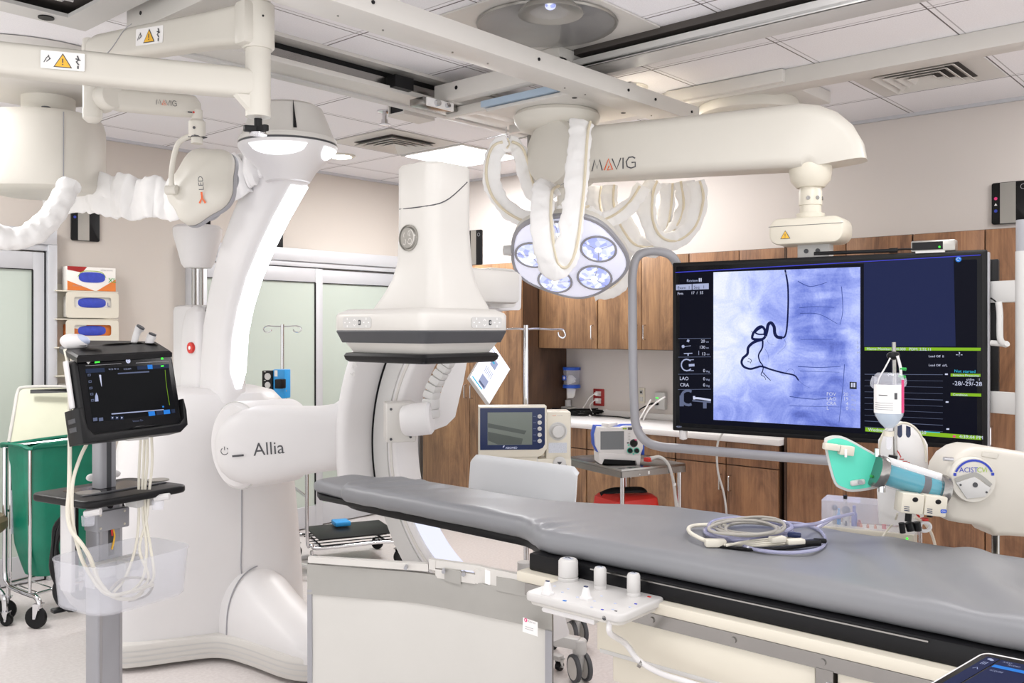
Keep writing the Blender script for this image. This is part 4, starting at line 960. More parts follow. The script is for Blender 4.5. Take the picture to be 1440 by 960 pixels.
# ================================================================ wide screen
MC = (P(1388, 480, 3.60)+P(946, 480, 4.33))/2; MC.z = 1.519; MH = .79
sf = frame(MC, MX, UP)          # local x right, y up, z toward the table
MW2, MH2 = MW/2, MH/2
t = thing('display_screen', 'very wide black framed wall of screen showing a blue heart vessel x-ray', 'screen', (MC.x, MC.y, 1.12))
k = MB('black', sf); k.ringloft([[(x, y, z) for x, y in rrect(MW-e, MH-e, .006, 2)] for z, e in ((-.055, .03), (-.05, 0), (-.002, 0), (0, .004), (0, .03))]); k.bb((-.45, -.28, -.10), (.45, .28, -.05), .01); k.build('housing', t)
k = MB('blackgloss', sf); k.prism(rrect(MW-.036, MH-.036, .003, 1), -.001, .0012)
k.m('e_dark').prism(rrect(MW-.07, MH-.075, .003, 1), .0012, .0016); k.build('glass', t)
k = MB('mgrey', sf); k.box((MW2+.004, 0, -.02), (.008, MH-.02, .03), .002); k.m('black'); k.bb((MW2-.02, -.17, -.10), (MW2+.035, .36, -.06), .004); k.build('side_trim', t)
# pixel -> screen coordinates (the screen is flat, so the photographed pixels project onto its plane)
nrm_ = sf.col[2].to_3d()
def S(px, py):
    a = V((0, 0, CZ)); d = P(px, py, 1)-a; q = a+d*((MC-a).dot(nrm_)/d.dot(nrm_)); l = sf.inverted() @ q; return l.x, l.y
def SQ(k, z, *pp): k.add([S(*p)+(z,) for p in pp], [tuple(range(len(pp)))])
Z1 = .0022
# angiogram image
k = MB('xray', sf); im = [S(1006, 590), S(1212, 602), S(1208, 374), S(1001, 384)]
x0, y0 = (im[0][0]+im[3][0])/2, (im[0][1]+im[1][1])/2; x1, y1 = (im[1][0]+im[2][0])/2, (im[2][1]+im[3][1])/2
k.quad(x0, y0, x1, y1, Z1); k.uv = {1: 1}; ang = k.build('angiogram', t, flatshade=True)
uvl = ang.data.uv_layers.new(name='UVMap'); 
for pl in ang.data.polygons:
    for li in pl.loop_indices:
        q = (sf.inverted() @ ang.data.vertices[ang.data.loops[li].vertex_index].co) if False else None
loc = [(0, 0), (1, 0), (1, 1), (0, 1)]
for pl in ang.data.polygons:
    for li in pl.loop_indices:
        co_ = ang.data.vertices[ang.data.loops[li].vertex_index].co; lx = (sf.inverted() @ (WM[t] @ co_))
        uvl.data[li].uv = (0 if lx.x < (x0+x1)/2 else 1, 0 if lx.y < (y0+y1)/2 else 1)
def zq(px, py):     # crop (930,340)-(1230,620) shown at 1029x960
    return S(930+px*300/1029, 340+py*280/960)
k = MB('vessel', sf); zz = .0028
def ves(pts, w, w1=None, mat='vessel'): k.m(mat).line2([zq(*p) for p in pts], w*(1.35 if mat == 'vessel' else .8), zz, 5, w1*(1.35 if mat == 'vessel' else .8) if w1 else None)
ves([(598, 135), (610, 200), (613, 270), (611, 350), (606, 420), (597, 455), (585, 462)], .0055)
ves([(585, 462), (560, 458), (548, 440), (545, 410), (530, 390), (516, 400), (510, 430), (503, 455)], .0105)
ves([(503, 455), (490, 468), (462, 470), (440, 465), (445, 440), (465, 415), (485, 408), (500, 425), (498, 450)], .0085)
ves([(498, 410), (480, 415), (455, 435), (470, 445), (495, 445)], .005)
ves([(492, 470), (468, 475), (440, 488), (420, 510), (416, 540), (395, 560), (388, 582), (400, 602), (430, 612), (460, 605), (485, 600), (530, 615), (585, 630), (640, 642), (658, 660), (662, 668)], .0105, .004)
ves([(490, 475), (488, 510), (470, 545), (476, 575), (492, 600), (488, 630)], .006, .003)
ves([(492, 630), (510, 650), (528, 668)], .003, .002); ves([(488, 625), (482, 640), (498, 650), (505, 665)], .003, .0015)
ves([(420, 560), (435, 570), (430, 585)], .002); ves([(415, 575), (428, 580)], .002); ves([(435, 430), (445, 440)], .002)
for pts in ([(510, 470), (520, 490), (545, 495)], [(500, 515), (515, 540), (520, 580)], [(600, 630), (620, 612), (640, 620), (645, 640)], [(660, 665), (690, 690), (720, 705)], [(595, 470), (600, 500), (560, 540)]): ves(pts, .0018, .001, 'vessel2')
# spine plates and soft bands
for pts, w in (([(665, 318), (740, 312), (835, 316)], .004), ([(670, 345), (760, 348), (850, 395)], .004), ([(672, 470), (830, 470)], .003), ([(660, 600), (760, 605), (865, 600)], .005), ([(670, 622), (860, 628)], .003), ([(620, 745), (740, 758), (840, 748)], .005), ([(620, 790), (860, 795)], .003), ([(870, 215), (876, 330), (862, 400)], .004), ([(884, 590), (878, 680), (858, 870)], .004), ([(660, 190), (720, 215), (800, 195)], .005)): ves(pts, w, w*.6, 'vessel2')
k.build('vessel_tree', ang, flatshade=True)
# overlay writing on the image
k = MB('e_text', sf)
def T(s, px, py, h, z=.0032, al='l', mat='e_text', sx=1.0):
    x, y = S(px, py); k.m(mat).text(s, h, x, y, z, al, sx)
for i, (a, b, c) in enumerate((('FOV', '20', 'cm'), ('LAO', '19', 'deg'), ('CRA', '4', 'deg'), ('L', '0', 'deg'))):
    y = 555.5+i*6.6; T(a, 1162.5, y+.35, .021); T(b, 1193, y+1, .021, al='r'); T(c, 1197, y+1.2, .014, mat='e_grey')
for i, s in enumerate('LPH'): T(s, 1205, 483+i*7.2, .017, mat='e_grey')
T('L RP', 1099, 386, .015, mat='e_grey')
k.m('blackgloss'); SQ(k, .003, (1195, 546.5), (1205, 547), (1205, 537), (1195, 536.5)); k.m('e_text'); SQ(k, .0034, (1197, 544), (1199.3, 544), (1199.3, 538), (1197, 538)); SQ(k, .0034, (1200.5, 544.2), (1203, 544.2), (1203, 538), (1200.5, 538)); k.build('image_overlay', ang, flatshade=True)
# left data column
k = MB('e_text', sf); T('Review', 966, 396.5, .019, mat='e_grey'); k.m('e_text'); SQ(k, .003, (983, 396), (984.5, 396), (984.5, 391), (983, 391)); SQ(k, .003, (985.5, 396), (987, 396), (987, 391), (985.5, 391))
k.m('e_grey'); SQ(k, .0026, (951, 408), (973, 407.3), (973, 399.3), (951, 400.3)); SQ(k, .0026, (974, 407.2), (997, 406.4), (997, 398.2), (974, 399.2))
T('Exam  1', 953, 406.6, .0195, mat='blackgloss'); T('Seq   1', 976, 405.8, .0195, mat='blackgloss')
T('Frm', 953, 414.5, .018); T('17  /  55', 972, 413.6, .018)
for i, y in enumerate((475.5, 501.5, 525.5, 547)):
    k.m('e_dim'); a = S(954, y+.5); b = S(1000, y); k.line2([a, b], .002, .0026)
T('20', 986, 481.5, .02); T('cm', 993, 481.5, .012, mat='e_grey'); T('130', 983.5, 490, .02); T('cm', 993, 490, .012, mat='e_grey'); T('13', 987, 499.3, .02); T('cm', 994, 499, .012, mat='e_grey')
for y in (523, 534.5, 543.2): T('0', 989, y, .021); T('deg', 993, y, .013, mat='e_grey')
T('LAO', 956, 534, .023); T('CRA', 956.5, 543, .023)
k.m('e_grey')
for c, n in (((961, 487), 6), ((968, 479), 4)): k.prism([(p[0]*.008, p[1]*.008) for p in [(math.cos(i*2*PI/n+.4), math.sin(i*2*PI/n+.4)) for i in range(n)]], .0025, .003, Mx=Matrix.Translation(S(*c)+(0,)))
k.line2([S(962, 487), S(972, 486)], .002, .003); k.line2([S(962, 497), S(974, 496.5)], .004, .003); k.line2([S(968, 497), S(968, 500)], .006, .003); k.line2([S(983, 493), S(983, 499)], .002, .003)
cc = S(966, 513); k.line2([(cc[0]+.027*math.cos(a), cc[1]+.027*math.sin(a)) for a in [math.radians(d) for d in range(45, 321, 25)]], .006, .003); k.line2([S(969, 513.5), S(977, 513)], .012, .003); k.line2([S(968, 506), S(976, 505.5)], .003, .003); k.line2([S(968, 521), S(976, 521)], .003, .003)
k.m('e_dim'); c1 = S(968, 559); k.line2([(c1[0]+.034*math.cos(a), c1[1]+.034*math.sin(a)) for a in [math.radians(d) for d in range(60, 301, 24)]], .012, .003); SQ(k, .003, (956, 571), (962, 571), (962, 553), (956, 556)); SQ(k, .003, (989, 574), (994, 574), (994, 564), (989, 564))
k.m('e_text'); k.line2([S(976, 559.5), S(985, 560), S(1000, 562.5)], .009, .0032, 3); k.line2([S(975, 559), S(978, 559)], .016, .0032); k.m('e_dim'); k.line2([S(974, 563), S(1000, 565.3)], .007, .0031); k.build('data_column', t, flatshade=True)
# coloured line along the top and dark panels
k = MB('e_purple', sf); SQ(k, .0022, (950, 383.6), (1379, 359), (1379, 357.8), (950, 382.4)); k.m('e_navy'); SQ(k, .002, (1215, 487), (1344, 487), (1341, 361), (1215, 370)); k.m('e_blue'); k.prism([(p[0]*.011, p[1]*.011) for p in [(math.cos(i*2*PI/20), math.sin(i*2*PI/20)) for i in range(20)]], .0022, .0026, Mx=Matrix.Translation(S(1348, 364.5)+(0,)))
k.m('e_text'); c0 = S(1348, 364.5); k.line2([(c0[0]+.006*math.cos(a), c0[1]+.006*math.sin(a)) for a in [i*PI/6 for i in range(11)]], .002, .003); k.build('desktop_panel', t, flatshade=True)
# haemodynamic monitor
k = MB('e_green', sf)
def bar(a, b, c_, d): SQ(k, .0024, a, b, c_, d)
bar((1216, 492.5), (1379, 493), (1379.5, 488.8), (1216, 488)); bar((1217, 606.2), (1380, 618.5), (1380.5, 612.8), (1217, 600.5)); bar((1337, 529.3), (1379, 529.5), (1379, 525.5), (1337, 525)); bar((1337, 556.3), (1380, 557.5), (1380, 553.2), (1337, 552))
T('Hemo Monitor: 104.000   PDM: 2.52.11', 1219, 491.8, .0155, mat='e_text'); T('Wednesday, October 2 2020', 1221, 605.6, .019, mat='e_text'); T('4:39:44 PM', 1349, 615.5, .019, mat='e_text'); T('Invasive Pressures', 1340, 528.6, .013, mat='e_text'); T('Condition', 1340, 556, .013, mat='e_text')
T('-?-', 1344, 500.5, .024, mat='e_text', sx=1.1); T('Not started', 1342, 523.3, .016, mat='e_cyan'); T('s/d/m', 1359, 534.8, .013); T('1', 1376, 535, .013); T('-28/-29/-28', 1339.5, 541.3, .0235); T('Lead Off  II', 1306, 502, .0125); T('Lead Off  aVL', 1306, 514.6, .0125)
for x, y in ((1329, 527), (1330, 566), (1331, 604)): k.m('e_text'); SQ(k, .0024, (x, y), (x+4, y), (x+4, y-2), (x, y-2))
k.m('e_dim')
for i in range(10): a = S(1216, 526+i*8.2-(.9*i if i > 5 else 0)*0); b = S(1326, 526.6+i*8.9); k.line2([a, b], .0011 if i % 4 else .002, .0022)
k.m('e_cyan'); k.line2([S(1300, 606.5), S(1322, 608)], .003, .0026); k.m('pink'); SQ(k, .0028, (1340, 614.6), (1344, 615), (1344, 612), (1340, 611.6)); k.build('pressure_panel', t, flatshade=True)
k = MB('e_text', sf); T('+EIZO', 951, 600.5, .010, mat='e_grey'); k.build('maker_mark', t, flatshade=True)
# webcam-like receiver box and antenna lead on the top edge
c = PXp(1312, 343, 3.85); o = sf @ V((S(1312, 343)[0], MH2, -.03))
r = thing('receiver_box', 'small silver receiver box with green light sitting on top of the wide screen', 'receiver', o)
fr = frame(o, MX, UP); k = MB('silver', fr); k.box((0, .024, 0), (.165, .046, .07), .005); k.m('black'); k.box((-.02, .024, .0355), (.115, .032, .002)); k.build('case', r)
k = MB('e_led', fr); k.cyl((.025, .018, .036), (.025, .018, .039), .004, n=10); k.build('status_light', r)
k = MB('lgrey', fr); k.box((-.01, -.0, .02), (.11, .008, .03)); k.build('clamp', r)
a, b = sf @ V((S(1145, 356)[0], MH2+.014, .0)), sf @ V((S(1258, 350)[0], MH2+.012, .0))
k = MB('black'); k.tube([a, b], .008, 10, 1); k.tube([b, b+MX*.03+UP*.004, b+MX*.09, b+MX*.12-MN*.03-UP*.005], .004, 8, 4); k.tube([b-MX*.02, b+MX*.012], .011, 10, 1); solo(k, 'cable_wand', 'thin black wand with cable lying along the top edge of the wide screen', 'wand', a)
# bumper tube around the screen
# (bolted to the screen, so part of it)
def G_(px, py, off=0.09): 
    a = V((0, 0, CZ)); d = P(px, py, 1)-a; o = MC+MN*off; return a+d*((o-a).dot(MN)/d.dot(MN))
k = MB('mgrey'); k.tube([G_(953, 392, -.06), G_(952, 372, -.06), G_(940, 357, -.03), G_(915, 353, .0), G_(896, 361, .03), G_(889.5, 385, .05), G_(889.5, 420, .05), G_(890, 500, .05), G_(892, 570, .05), G_(895, 600, .05), G_(908, 620, .05), G_(930, 628, .05), G_(960, 630.5, .05), G_(1060, 639, .05), G_(1200, 650, .05), G_(1330, 664, .05), G_(1450, 678, .05)], .0215, 14, 5); k.build('guard_tube', t)
k = MB('white'); 
for px, py in ((953, 610), (953, 420), (947, 552)): pass
q = sf @ V((-MW2+.045, -MH2-.01, -.02)); k.lathe([(.001, -.035), (.018, -.03), (.02, .02), (.001, .02)], q); k.bb((q.x-.01, q.y-.01, q.z-.01), (q.x+.01, q.y+.01, q.z+.03)); k.build('lower_pin', t)
# column with two arms at the right edge
cb = P(1440, 440, 3.52)

k = MB('lgrey'); k.cyl((cb.x, cb.y, 1.10), (cb.x, cb.y, 1.90), .03, n=24); k.m('mgrey'); k.cyl((cb.x, cb.y, 1.90), (cb.x, cb.y, 2.02), .028, n=24); k.build('side_post', t)
for z0, z1 in ((1.705, 1.79), (1.27, 1.355)):
    a = sf @ V((MW2-.03, (z0+z1)/2-1.519, -.075)); d = V((cb.x, cb.y, (z0+z1)/2))-a; k = MB('lgrey'); f2 = frame((a+V((cb.x, cb.y, (z0+z1)/2)))/2, d, UP); k.at(f2); k.box((0, 0, 0), (d.length, z1-z0, .03), .004); k.build('post_arm', t)
k = MB('lgrey'); k.tube([P(1404, 424, 3.52), P(1406, 440, 3.52), P(1406, 462, 3.52), P(1407, 478, 3.52), P(1413, 484, 3.52), P(1416, 483, 3.51)], .012, 10, 4); k.tube([P(1394, 482, 3.56), P(1412, 483.5, 3.52)], .011, 10, 1); k.build('handle', t)
k = MB('black'); k.tube([P(1393, 419, 3.58), P(1400, 424, 3.58), P(1401, 432, 3.58), P(1394, 438, 3.59)], .003, 6, 4); k.build('cable', t)
# ================================================================ patient table
t = thing('patient_table', 'long patient table with grey mattress, black top and cream base', 'patient table', (2.3, .8, 0))
def xs(y):   # half outline: near edge, far edge at position y along the table
    s = max(0, min(1, (y-1.66)/.22)); s = s*s*(3-2*s); s2 = max(0, min(1, (y-1.55)/.45)); s2 = s2*s2*(3-2*s2)
    x0 = 2.035+(.095+.012*(y-1.9))*s; x1 = 2.625-.195*s2
    return x0, x1
YH, YF = 2.79, -.75
def wr(x, y):
    v = .0020*math.sin(19*y+6*x)*math.sin(3.1*y+1)+.0034*noise.noise(V((x*5, y*4, 1)))+.0012*noise.noise(V((x*14, y*14, 3)))
    f = max(0, 1-abs(y-.55)/.62)                       # folds at the foot end
    s_ = math.sin(36*(y-.5*(x-2.3))+3.2*noise.noise(V((x*3.5, y*2.5, 5)))); v += f*.011*s_*max(.2, min(1, (x-2.05)/.3))
    f = math.exp(-((y-1.74)/.10)**2)*math.exp(-((x-2.09)/.08)**2); v += f*.006*math.sin(75*(y+.5*x))
    f = math.exp(-((y-2.6)/.22)**2); v += f*.0036*math.sin(58*(y*.9+.35*x)+3*noise.noise(V((x*6, y*3, 2))))
    return v
k = MB('mattress'); rings = []
N = 320
for i in range(N+1):
    y = YF+(YH-YF)*i/N; e = min(1, (YH-y)/.035+.02, (y-YF)/.03+.02); e = math.sqrt(max(0, 1-(1-e)**2)) if e < 1 else 1
    x0, x1 = xs(y); cx, hw = (x0+x1)/2, (x1-x0)/2; rnd = 1 if y < YH-.07 else math.sqrt(max(.02, 1-((y-YH+.07)/.07)**2*.55)); hw *= rnd
    zt, zb = 1.022, .952; hz = (zt-zb)/2*max(.15, e); zc = zb+(zt-zb)/2
    ring = []
    for j in range(44):
        a = 2*PI*j/44; c, s = math.cos(a), math.sin(a); ex = 7 if abs(c) < .94 else 5
        px = cx+hw*math.copysign(abs(c)**(2/9), c); pz = zc+hz*math.copysign(abs(s)**(2/2.6), s)
        # finer spread over the flat faces
        ring.append((px, y, pz))
    # resample: explicit outline with flat top
    ring = []
    nt = 22
    r = min(.032, hz)
    for q in range(nt+1):
        x = cx-hw+r+(2*hw-2*r)*q/nt; ring.append((x, y, zc+hz+(wr(x, y) if e > .6 else 0)))
    for q in range(1, 7):
        a = PI/2-PI*q/7; ring.append((cx+hw-r+r*math.cos(a)*1.15, y, zc+hz*math.sin(a)))
    for q in range(9):
        x = cx+hw-r-(2*hw-2*r)*q/8; ring.append((x, y, zc-hz))
    for q in range(1, 7):
        a = -PI/2-PI*q/7; ring.append((cx-hw+r+r*math.cos(a)*1.15, y+.0, zc+hz*math.sin(a)+.35*wr(x0, y)))
    rings.append(ring)
k.ringloft(rings); k.build('mattress', t, ang=60)
# head pad on its own extension
k = MB('mattress'); rings = []
for i in range(25):
    q = i/24; y = 2.70+.31*q; e = min(1, q/.05+.1, (1-q)/.16+.05); e = math.sqrt(max(0.02, 1-(1-e)**2)); hw = .135*(1-.25*q*q)*(.8+.2*e); zc, hz = .980, .029*e
    rings.append([(2.298+hw*math.copysign(abs(math.cos(a))**.35, math.cos(a)), y, zc+hz*math.copysign(abs(math.sin(a))**.7, math.sin(a))) for a in [2*PI*j/30 for j in range(30)]])
k.ringloft(rings); k.build('head_pad', t, ang=60)
k = MB('tableblack'); poly = []
ys = [YF+(2.79-YF)*i/80 for i in range(81)]
def hb(y):
    x0, x1 = xs(y); q = max(0, (y-2.67)/.12); return x0+.012+.03*q*q+(0.02 if y > 1.7 else 0), x1-.012-.03*q*q
poly = [(hb(y)[0], y) for y in ys]+[(hb(y)[1], y) for y in reversed(ys)]
k.prism(poly, .925, .952, .004); k.build('table_top', t)
k = MB('tableblack'); k.bb((2.022, YF, .903), (2.64, 1.725, .953), .006); k.m('steel'); k.bb((2.016, .62, .944), (2.024, 1.50, .9475)); k.build('support_rail', t)
k = MB('tableblack'); k.prism([(2.17, 2.5), (2.17, 2.92), (2.21, 2.99), (2.36, 2.99), (2.40, 2.92), (2.40, 2.5)], .936, .957, .004); k.build('head_board', t)
k = MB('cream'); k.bb((1.995, YF, .872), (2.66, 1.75, .903), .006); k.build('deck_edge', t)
k = MB('steel'); k.bb((1.998, YF, .838), (2.02, 1.72, .872))
for y in (1.53, 1.29, 1.06, .84, .60, .36): k.cyl((1.998, y, .855), (1.994, y, .855), .008, n=12)
k.bb((1.996, .815, .70), (2.02, .855, .84)); k.build('accessory_rail', t)
k = MB('cream'); k.bb((2.006, .86, .735), (2.65, 1.47, .838), .004); k.bb((2.006, YF, .735), (2.65, .81, .838), .004); k.build('side_panel', t)
k = MB('chrome'); k.bb((1.990, .80, .79), (1.998, .83, .815), .002); k.m('steel'); k.bb((1.992, .845, .73), (2.0, .86, .79)); k.build('latch', t)
k = MB('cream'); k.bb((2.02, YF, .655), (2.63, 1.43, .732), .008); k.m('lgrey'); k.bb((2.004, YF, .730), (2.03, 1.46, .742), .003); k.build('lower_cover', t)
k = MB('cream'); rings = []
for i in range(50):
    z = .655*(1-i/49); w = .016*math.cos(i*2*PI/7)
    rings.append([(x, y, z) for x, y in rrect(.56+2*w, 1.45+2*w, .09, 6, 2.325, .70)])
k.ringloft(rings); k.build('bellows', t)
# ---------------------------------------------------------------- controller on the near rail
t = thing('table_controller', 'white table side controller with knobs and glowing buttons hooked on the rail', 'controller', (1.9, 1.38, .88))
ct = P(745, 838, 2.33); 
cA, cB, cD = PZp(746, 834, .912), PZp(886, 868, .912), PZp(926, 836, .912)
x_ = (cB-cA); y_ = (cD-cB); cw, cl = x_.length, y_.length
cfr = frame((cA+cD)/2, x_, y_)
k = MB('consolewhite', cfr); k.prism(rrect(cw, cl, .025, 5), -.022, 0, .006, 3); k.m('offwhite'); k.prism(rrect(cw-.02, cl-.02, .02, 5), -.032, -.022, .004)
k.m('white'); k.prism([(-cw*.32, -cl*.45), (cw*.22, -cl*.45), (cw*.18, -cl*.1), (-cw*.28, -cl*.1)], -.045, -.03, .006); k.build('console_body', t)
ci = cfr.inverted()
def cl_(px, py): 
    q = ci @ PZp(px, py, .912); return q.x, q.y
def knob(px, py, r, h, nm, top='navy', flat=False):
    x, y = cl_(px, py); k = MB('consolewhite', cfr)
    k.lathe([(.001, 0), (r*1.02, 0), (r*1.02, h*.12), (r*.93, h*.16), (r, h*.2), (r*.98, h*.9), (r*.82, h), (.001, h)], (x, y, 0), n=28)
    k.m('foil'); k.prism(rrect(r*1.0, r*.7, r*.2, 3), h, h+.002, Mx=Matrix.Translation((x, y, 0)))
    k.m(top); k.line2([(x-r*.3, y-r*.1), (x-r*.1, y+r*.15), (x+r*.3, y+.0)], r*.16, h+.003); return k.build(nm, t)
knob(799, 815, .0275, .058, 'control_knob'); knob(844, 827, .017, .056, 'joystick'); knob(891, 837, .0175, .057, 'joystick')
def lever(px, py, r, h):
    x, y = cl_(px, py); k = MB('white', cfr); k.ringloft([[(x+a, y+b, z) for a, b in rrect(2*r*s, 2*r*s*.8, r*.3, 3)] for z, s in ((0, 1.15), (.005, 1.1), (.008, .85), (h, .55), (h+.003, .4))]); k.m('navy'); k.prism(rrect(r*.9, r*.6, r*.2, 2), h+.003, h+.005, Mx=Matrix.Translation((x, y, 0))); k.build('lever', t)
lever(770, 835, .013, .030); lever(824, 842, .013, .028)
k = MB('e_text', cfr)
for px, py, mt in ((780, 824, 'e_text'), (799, 828, 'e_text'), (791, 832.5, 'e_text'), (812, 839.5, 'e_text'), (836, 845, 'e_text'), (846, 838, 'e_text'), (832, 853.5, 'e_text'), (865, 848.5, 'e_text'), (886, 853.5, 'e_text'), (794, 844.5, 'e_blue'), (847, 857, 'e_purple'), (894, 849, 'e_purple'), (862, 857, 'e_text'), (866, 859, 'ink'), (913, 839, 'red')):
    x, y = cl_(px, py); k.m(mt); s = 1.35 if mt in ('red', 'e_blue') else 1; k.prism(rrect(.0075*s, .0055*s, .002, 3), 0, .0009, Mx=Matrix.Translation((x, y, 0)))
k.build('button_lights', t)
k = MB('white'); b0 = cfr @ V((cw*.36, -cl*.42, -.025)); k.tube([b0, b0-UP*.03, PXp(880, 905, 1.93), PXp(898, 928, 1.93), PXp(928, 946, 1.93), PXp(965, 958, 1.93), PXp(1010, 972, 1.95)], .0075, 10, 5); k.m('steel'); q = PXp(898, 932, 1.925); k.cyl(q, q+V((.004, -.006, -.004)), .010, n=10); k.build('cord', t)
k = MB('dark', cfr); k.cyl((cw*.34, -cl*.46, -.016), (cw*.34, -cl*.5, -.016), .006, n=10); k.bb((cw*.2, cl*.40, -.03), (cw*.45, cl*.55, -.01), .003); k.m('black'); k.bb((-cw*.50, cl*.25, -.02), (-cw*.38, cl*.52, .012), .003); k.build('rail_clamp', t)
# ---------------------------------------------------------------- tablet at the foot end
a, b, c, = P(1384, 917, 1.62), P(1352, 962, 1.53), P(1480, 936, 1.50)
t = thing('touch_panel', 'black touch panel with white rim and blue buttons at the bottom right corner', 'touch panel', (1.86, .4, .88))
tf = frame(a, c-a, a-b); k = MB('white', tf); tw, th_ = .27, .19; k.prism(rrect(tw, th_, .016, 5, tw/2-.004, -th_/2+.004), -.014, 0, .003); k.build('rim', t)
k = MB('blackgloss', tf); k.prism(rrect(tw-.016, th_-.016, .012, 5, tw/2-.004, -th_/2+.004), 0, .001); k.build('glass', t)
k = MB('e_navy', tf); z = .0015
for x0, x1, y0, y1 in ((.018, .044, -.13, -.014), (.048, .13, -.13, -.016)): k.quad(x0, y0, x1, y1, z)
k.m('e_blue'); k.quad(.050, -.045, .128, -.036, .002); k.m('e_grey'); k.ellipsoid((.030, -.022, .002), (.005, .003, .0005)); k.ellipsoid((.035, -.024, .002), (.004, .0025, .0005))
for x in (.026, .030, .034): k.line2([(x, -.043), (x+.001, -.033)], .0016, .002)
k.text('X-RAY', .006, .056, -.024, .002); k.text('FLUORO', .006, .070, -.030, .002); k.text('ACQUIRE', .006, .056, -.058, .002)
k.line2([(.026, -.062), (.031, -.056), (.036, -.062)], .0015, .002); k.build('display', t)
k = MB('lgrey'); q = tf @ V((.14, -.10, -.014)); k.tube([q, q-UP*.06+V((.04, 0, 0)), V((2.0, q.y+.02, .86))], .014, 10, 4); k.build('bracket', t)
# ---------------------------------------------------------------- lead shield below the near edge
t = thing('lead_shield', 'pale hanging lead shield curtain with grey top band on the near table side', 'radiation shield', (1.95, 2.1, 0))
top = [P(433, 789, 2.98), P(480, 792, 2.97), P(530, 796, 2.94), P(590, 801, 2.90), P(650, 811, 2.83), P(710, 822, 2.74), P(777, 835, 2.62)]
tp = spline([V((p.x, p.y, 0)) for p in top], 5); zt_ = [.835+.035*0 for p in tp]
out = (RT*-.3-FW).normalized()
sh = spline([p for p in top], 5)
k = MB('shieldfab'); A_, B_, K = [], [], len(sh)
def sheet(zoff0, zoff1, th, nseg=6, o=0.0, u0=0, u1=None):
    pts = sh[u0:(u1 or K)]; rows = []
    for p in pts:
        rows.append([p+out*o+V((0, 0, zoff0+(zoff1-zoff0)*i/nseg))+out*(.004*noise.noise(V((p.x*5, p.y*5, i*1.3)))) for i in range(nseg+1)])
    rings = [[q for q in r]+[q-out*th for q in reversed(r)] for r in rows]
    k.ringloft(rings)
sheet(-.075, -.74, .012); k.build('curtain', t)
k = MB('shieldgrey'); sheet(-.008, -.105, .018, 3, .006); k.build('top_band', t)
k = MB('mgrey'); sheet(-.105, -.74, .02, 3, .007, K-2, K); k.build('edge_binding', t); k = MB('mgrey'); sheet(-.09, -.74, .018, 3, .005, 0, 2); k.build('edge_binding', t)
k = MB('offwhite')
def bar(px0, px1, y00, y01, y10, y11, dd=-.004, mt='offwhite'):
    i0 = min(range(K), key=lambda i: abs(720+FPX*(sh[i]).dot(RT)/(sh[i]).dot(FW)-px0)); i1 = min(range(K), key=lambda i: abs(720+FPX*sh[i].dot(RT)/sh[i].dot(FW)-px1))
    d0, d1 = sh[i0].dot(FW), sh[i1].dot(FW); k.m(mt)
    q = [P(px0, y00, d0+dd), P(px1, y10, d1+dd), P(px1, y11, d1+dd), P(px0, y01, d0+dd)]
    k.ringloft([[q[0], q[1], q[2], q[3]], [p+FW*.022 for p in q]])
bar(433, 602, 783, 791, 793, 803); bar(603, 612, 786, 800, 787, 802); bar(603, 678, 786, 798, 796, 803); bar(612, 668, 800, 812, 808, 821)
bar(668, 678, 800, 820, 802, 822); bar(678, 776, 797, 822, 817, 835); k.build('hinge_rail', t)
k = MB('shieldgrey'); bar(625, 648, 799, 816, 803, 822, -.012, 'shieldgrey'); k.build('strap_tab', t); k = MB('shieldgrey'); bar(698, 772, 811, 830, 822, 846, -.012, 'shieldgrey'); k.build('strap_tab', t)
k = MB('mgrey')
for px, py in ((571, 797), (624, 802), (652, 806), (697, 812)): q = P(px, py, 2.83-.0009*(px-640)); k.cyl(q-FW*.016, q+FW*.012, .006, n=10)
k.build('screw', t)
k = MB('sticker'); bar(682, 690, 801, 820, 803, 823, -.008, 'sticker'); k.build('barcode_label', t)
k = MB('sticker'); q = [P(737, 866, 2.64), P(757.5, 873, 2.61), P(758, 893, 2.61), P(736.5, 886, 2.64)]
q = [p+out*.012 for p in q]; k.add(q+[p-out*.001 for p in q], [(0, 1, 2, 3), (7, 6, 5, 4)])
f4 = frame(q[3], q[2]-q[3], q[0]-q[3]); k.m('pink').at(f4); k.prism([(.008+.0055*math.cos(i*PI/8), .036+.0055*math.sin(i*PI/8)) for i in range(16)], .0006, .001); k.m('sticker'); k.line2([(.006, .039), (.006, .033)], .0015, .0014); k.line2([(.010, .039), (.007, .036), (.010, .033)], .0015, .0014); k.m('mgrey'); k.text('Kiarwa', .009, .016, .033, .001)
for i in range(2): k.line2([(.008, .018-.006*i), (.036, .018-.006*i)], .0012, .001)
k.build('care_tag', t)
# ---------------------------------------------------------------- side board at the far edge, cable coil on mattress
bl, br = PXp(661, 642, 2.70), PXp(808, 663, 2.69)
t = thing('arm_board', 'white curved side board standing up along the far edge of the table', 'side board', (2.68, 2.35, .95))
y0, y1 = br.y, bl.y; ztop = 1.085
k = MB(pmat('pale_grey_board', 'd3d5d8', .4, var=.02)); prof_ = [(2.690, .94), (2.692, .965), (2.695, .99), (2.698, 1.02), (2.700, 1.06), (2.702, 1.078), (2.712, ztop+.004)]
rings = []
nY = 24
for i in range(nY+1):
    y = y0+(y1-y0)*i/nY; e = min((y-y0), (y1-y))/.035; drop = .022*(1-math.sqrt(max(0, 1-(1-min(1, e))**2)))
    pr = [(x, z-(drop if z > 1.05 else 0)) for x, z in prof_]; rings.append([(x, y, z) for x, z in pr]+[(x+.007, y, z) for x, z in reversed(pr)])
k.ringloft(rings); k.build('board', t)
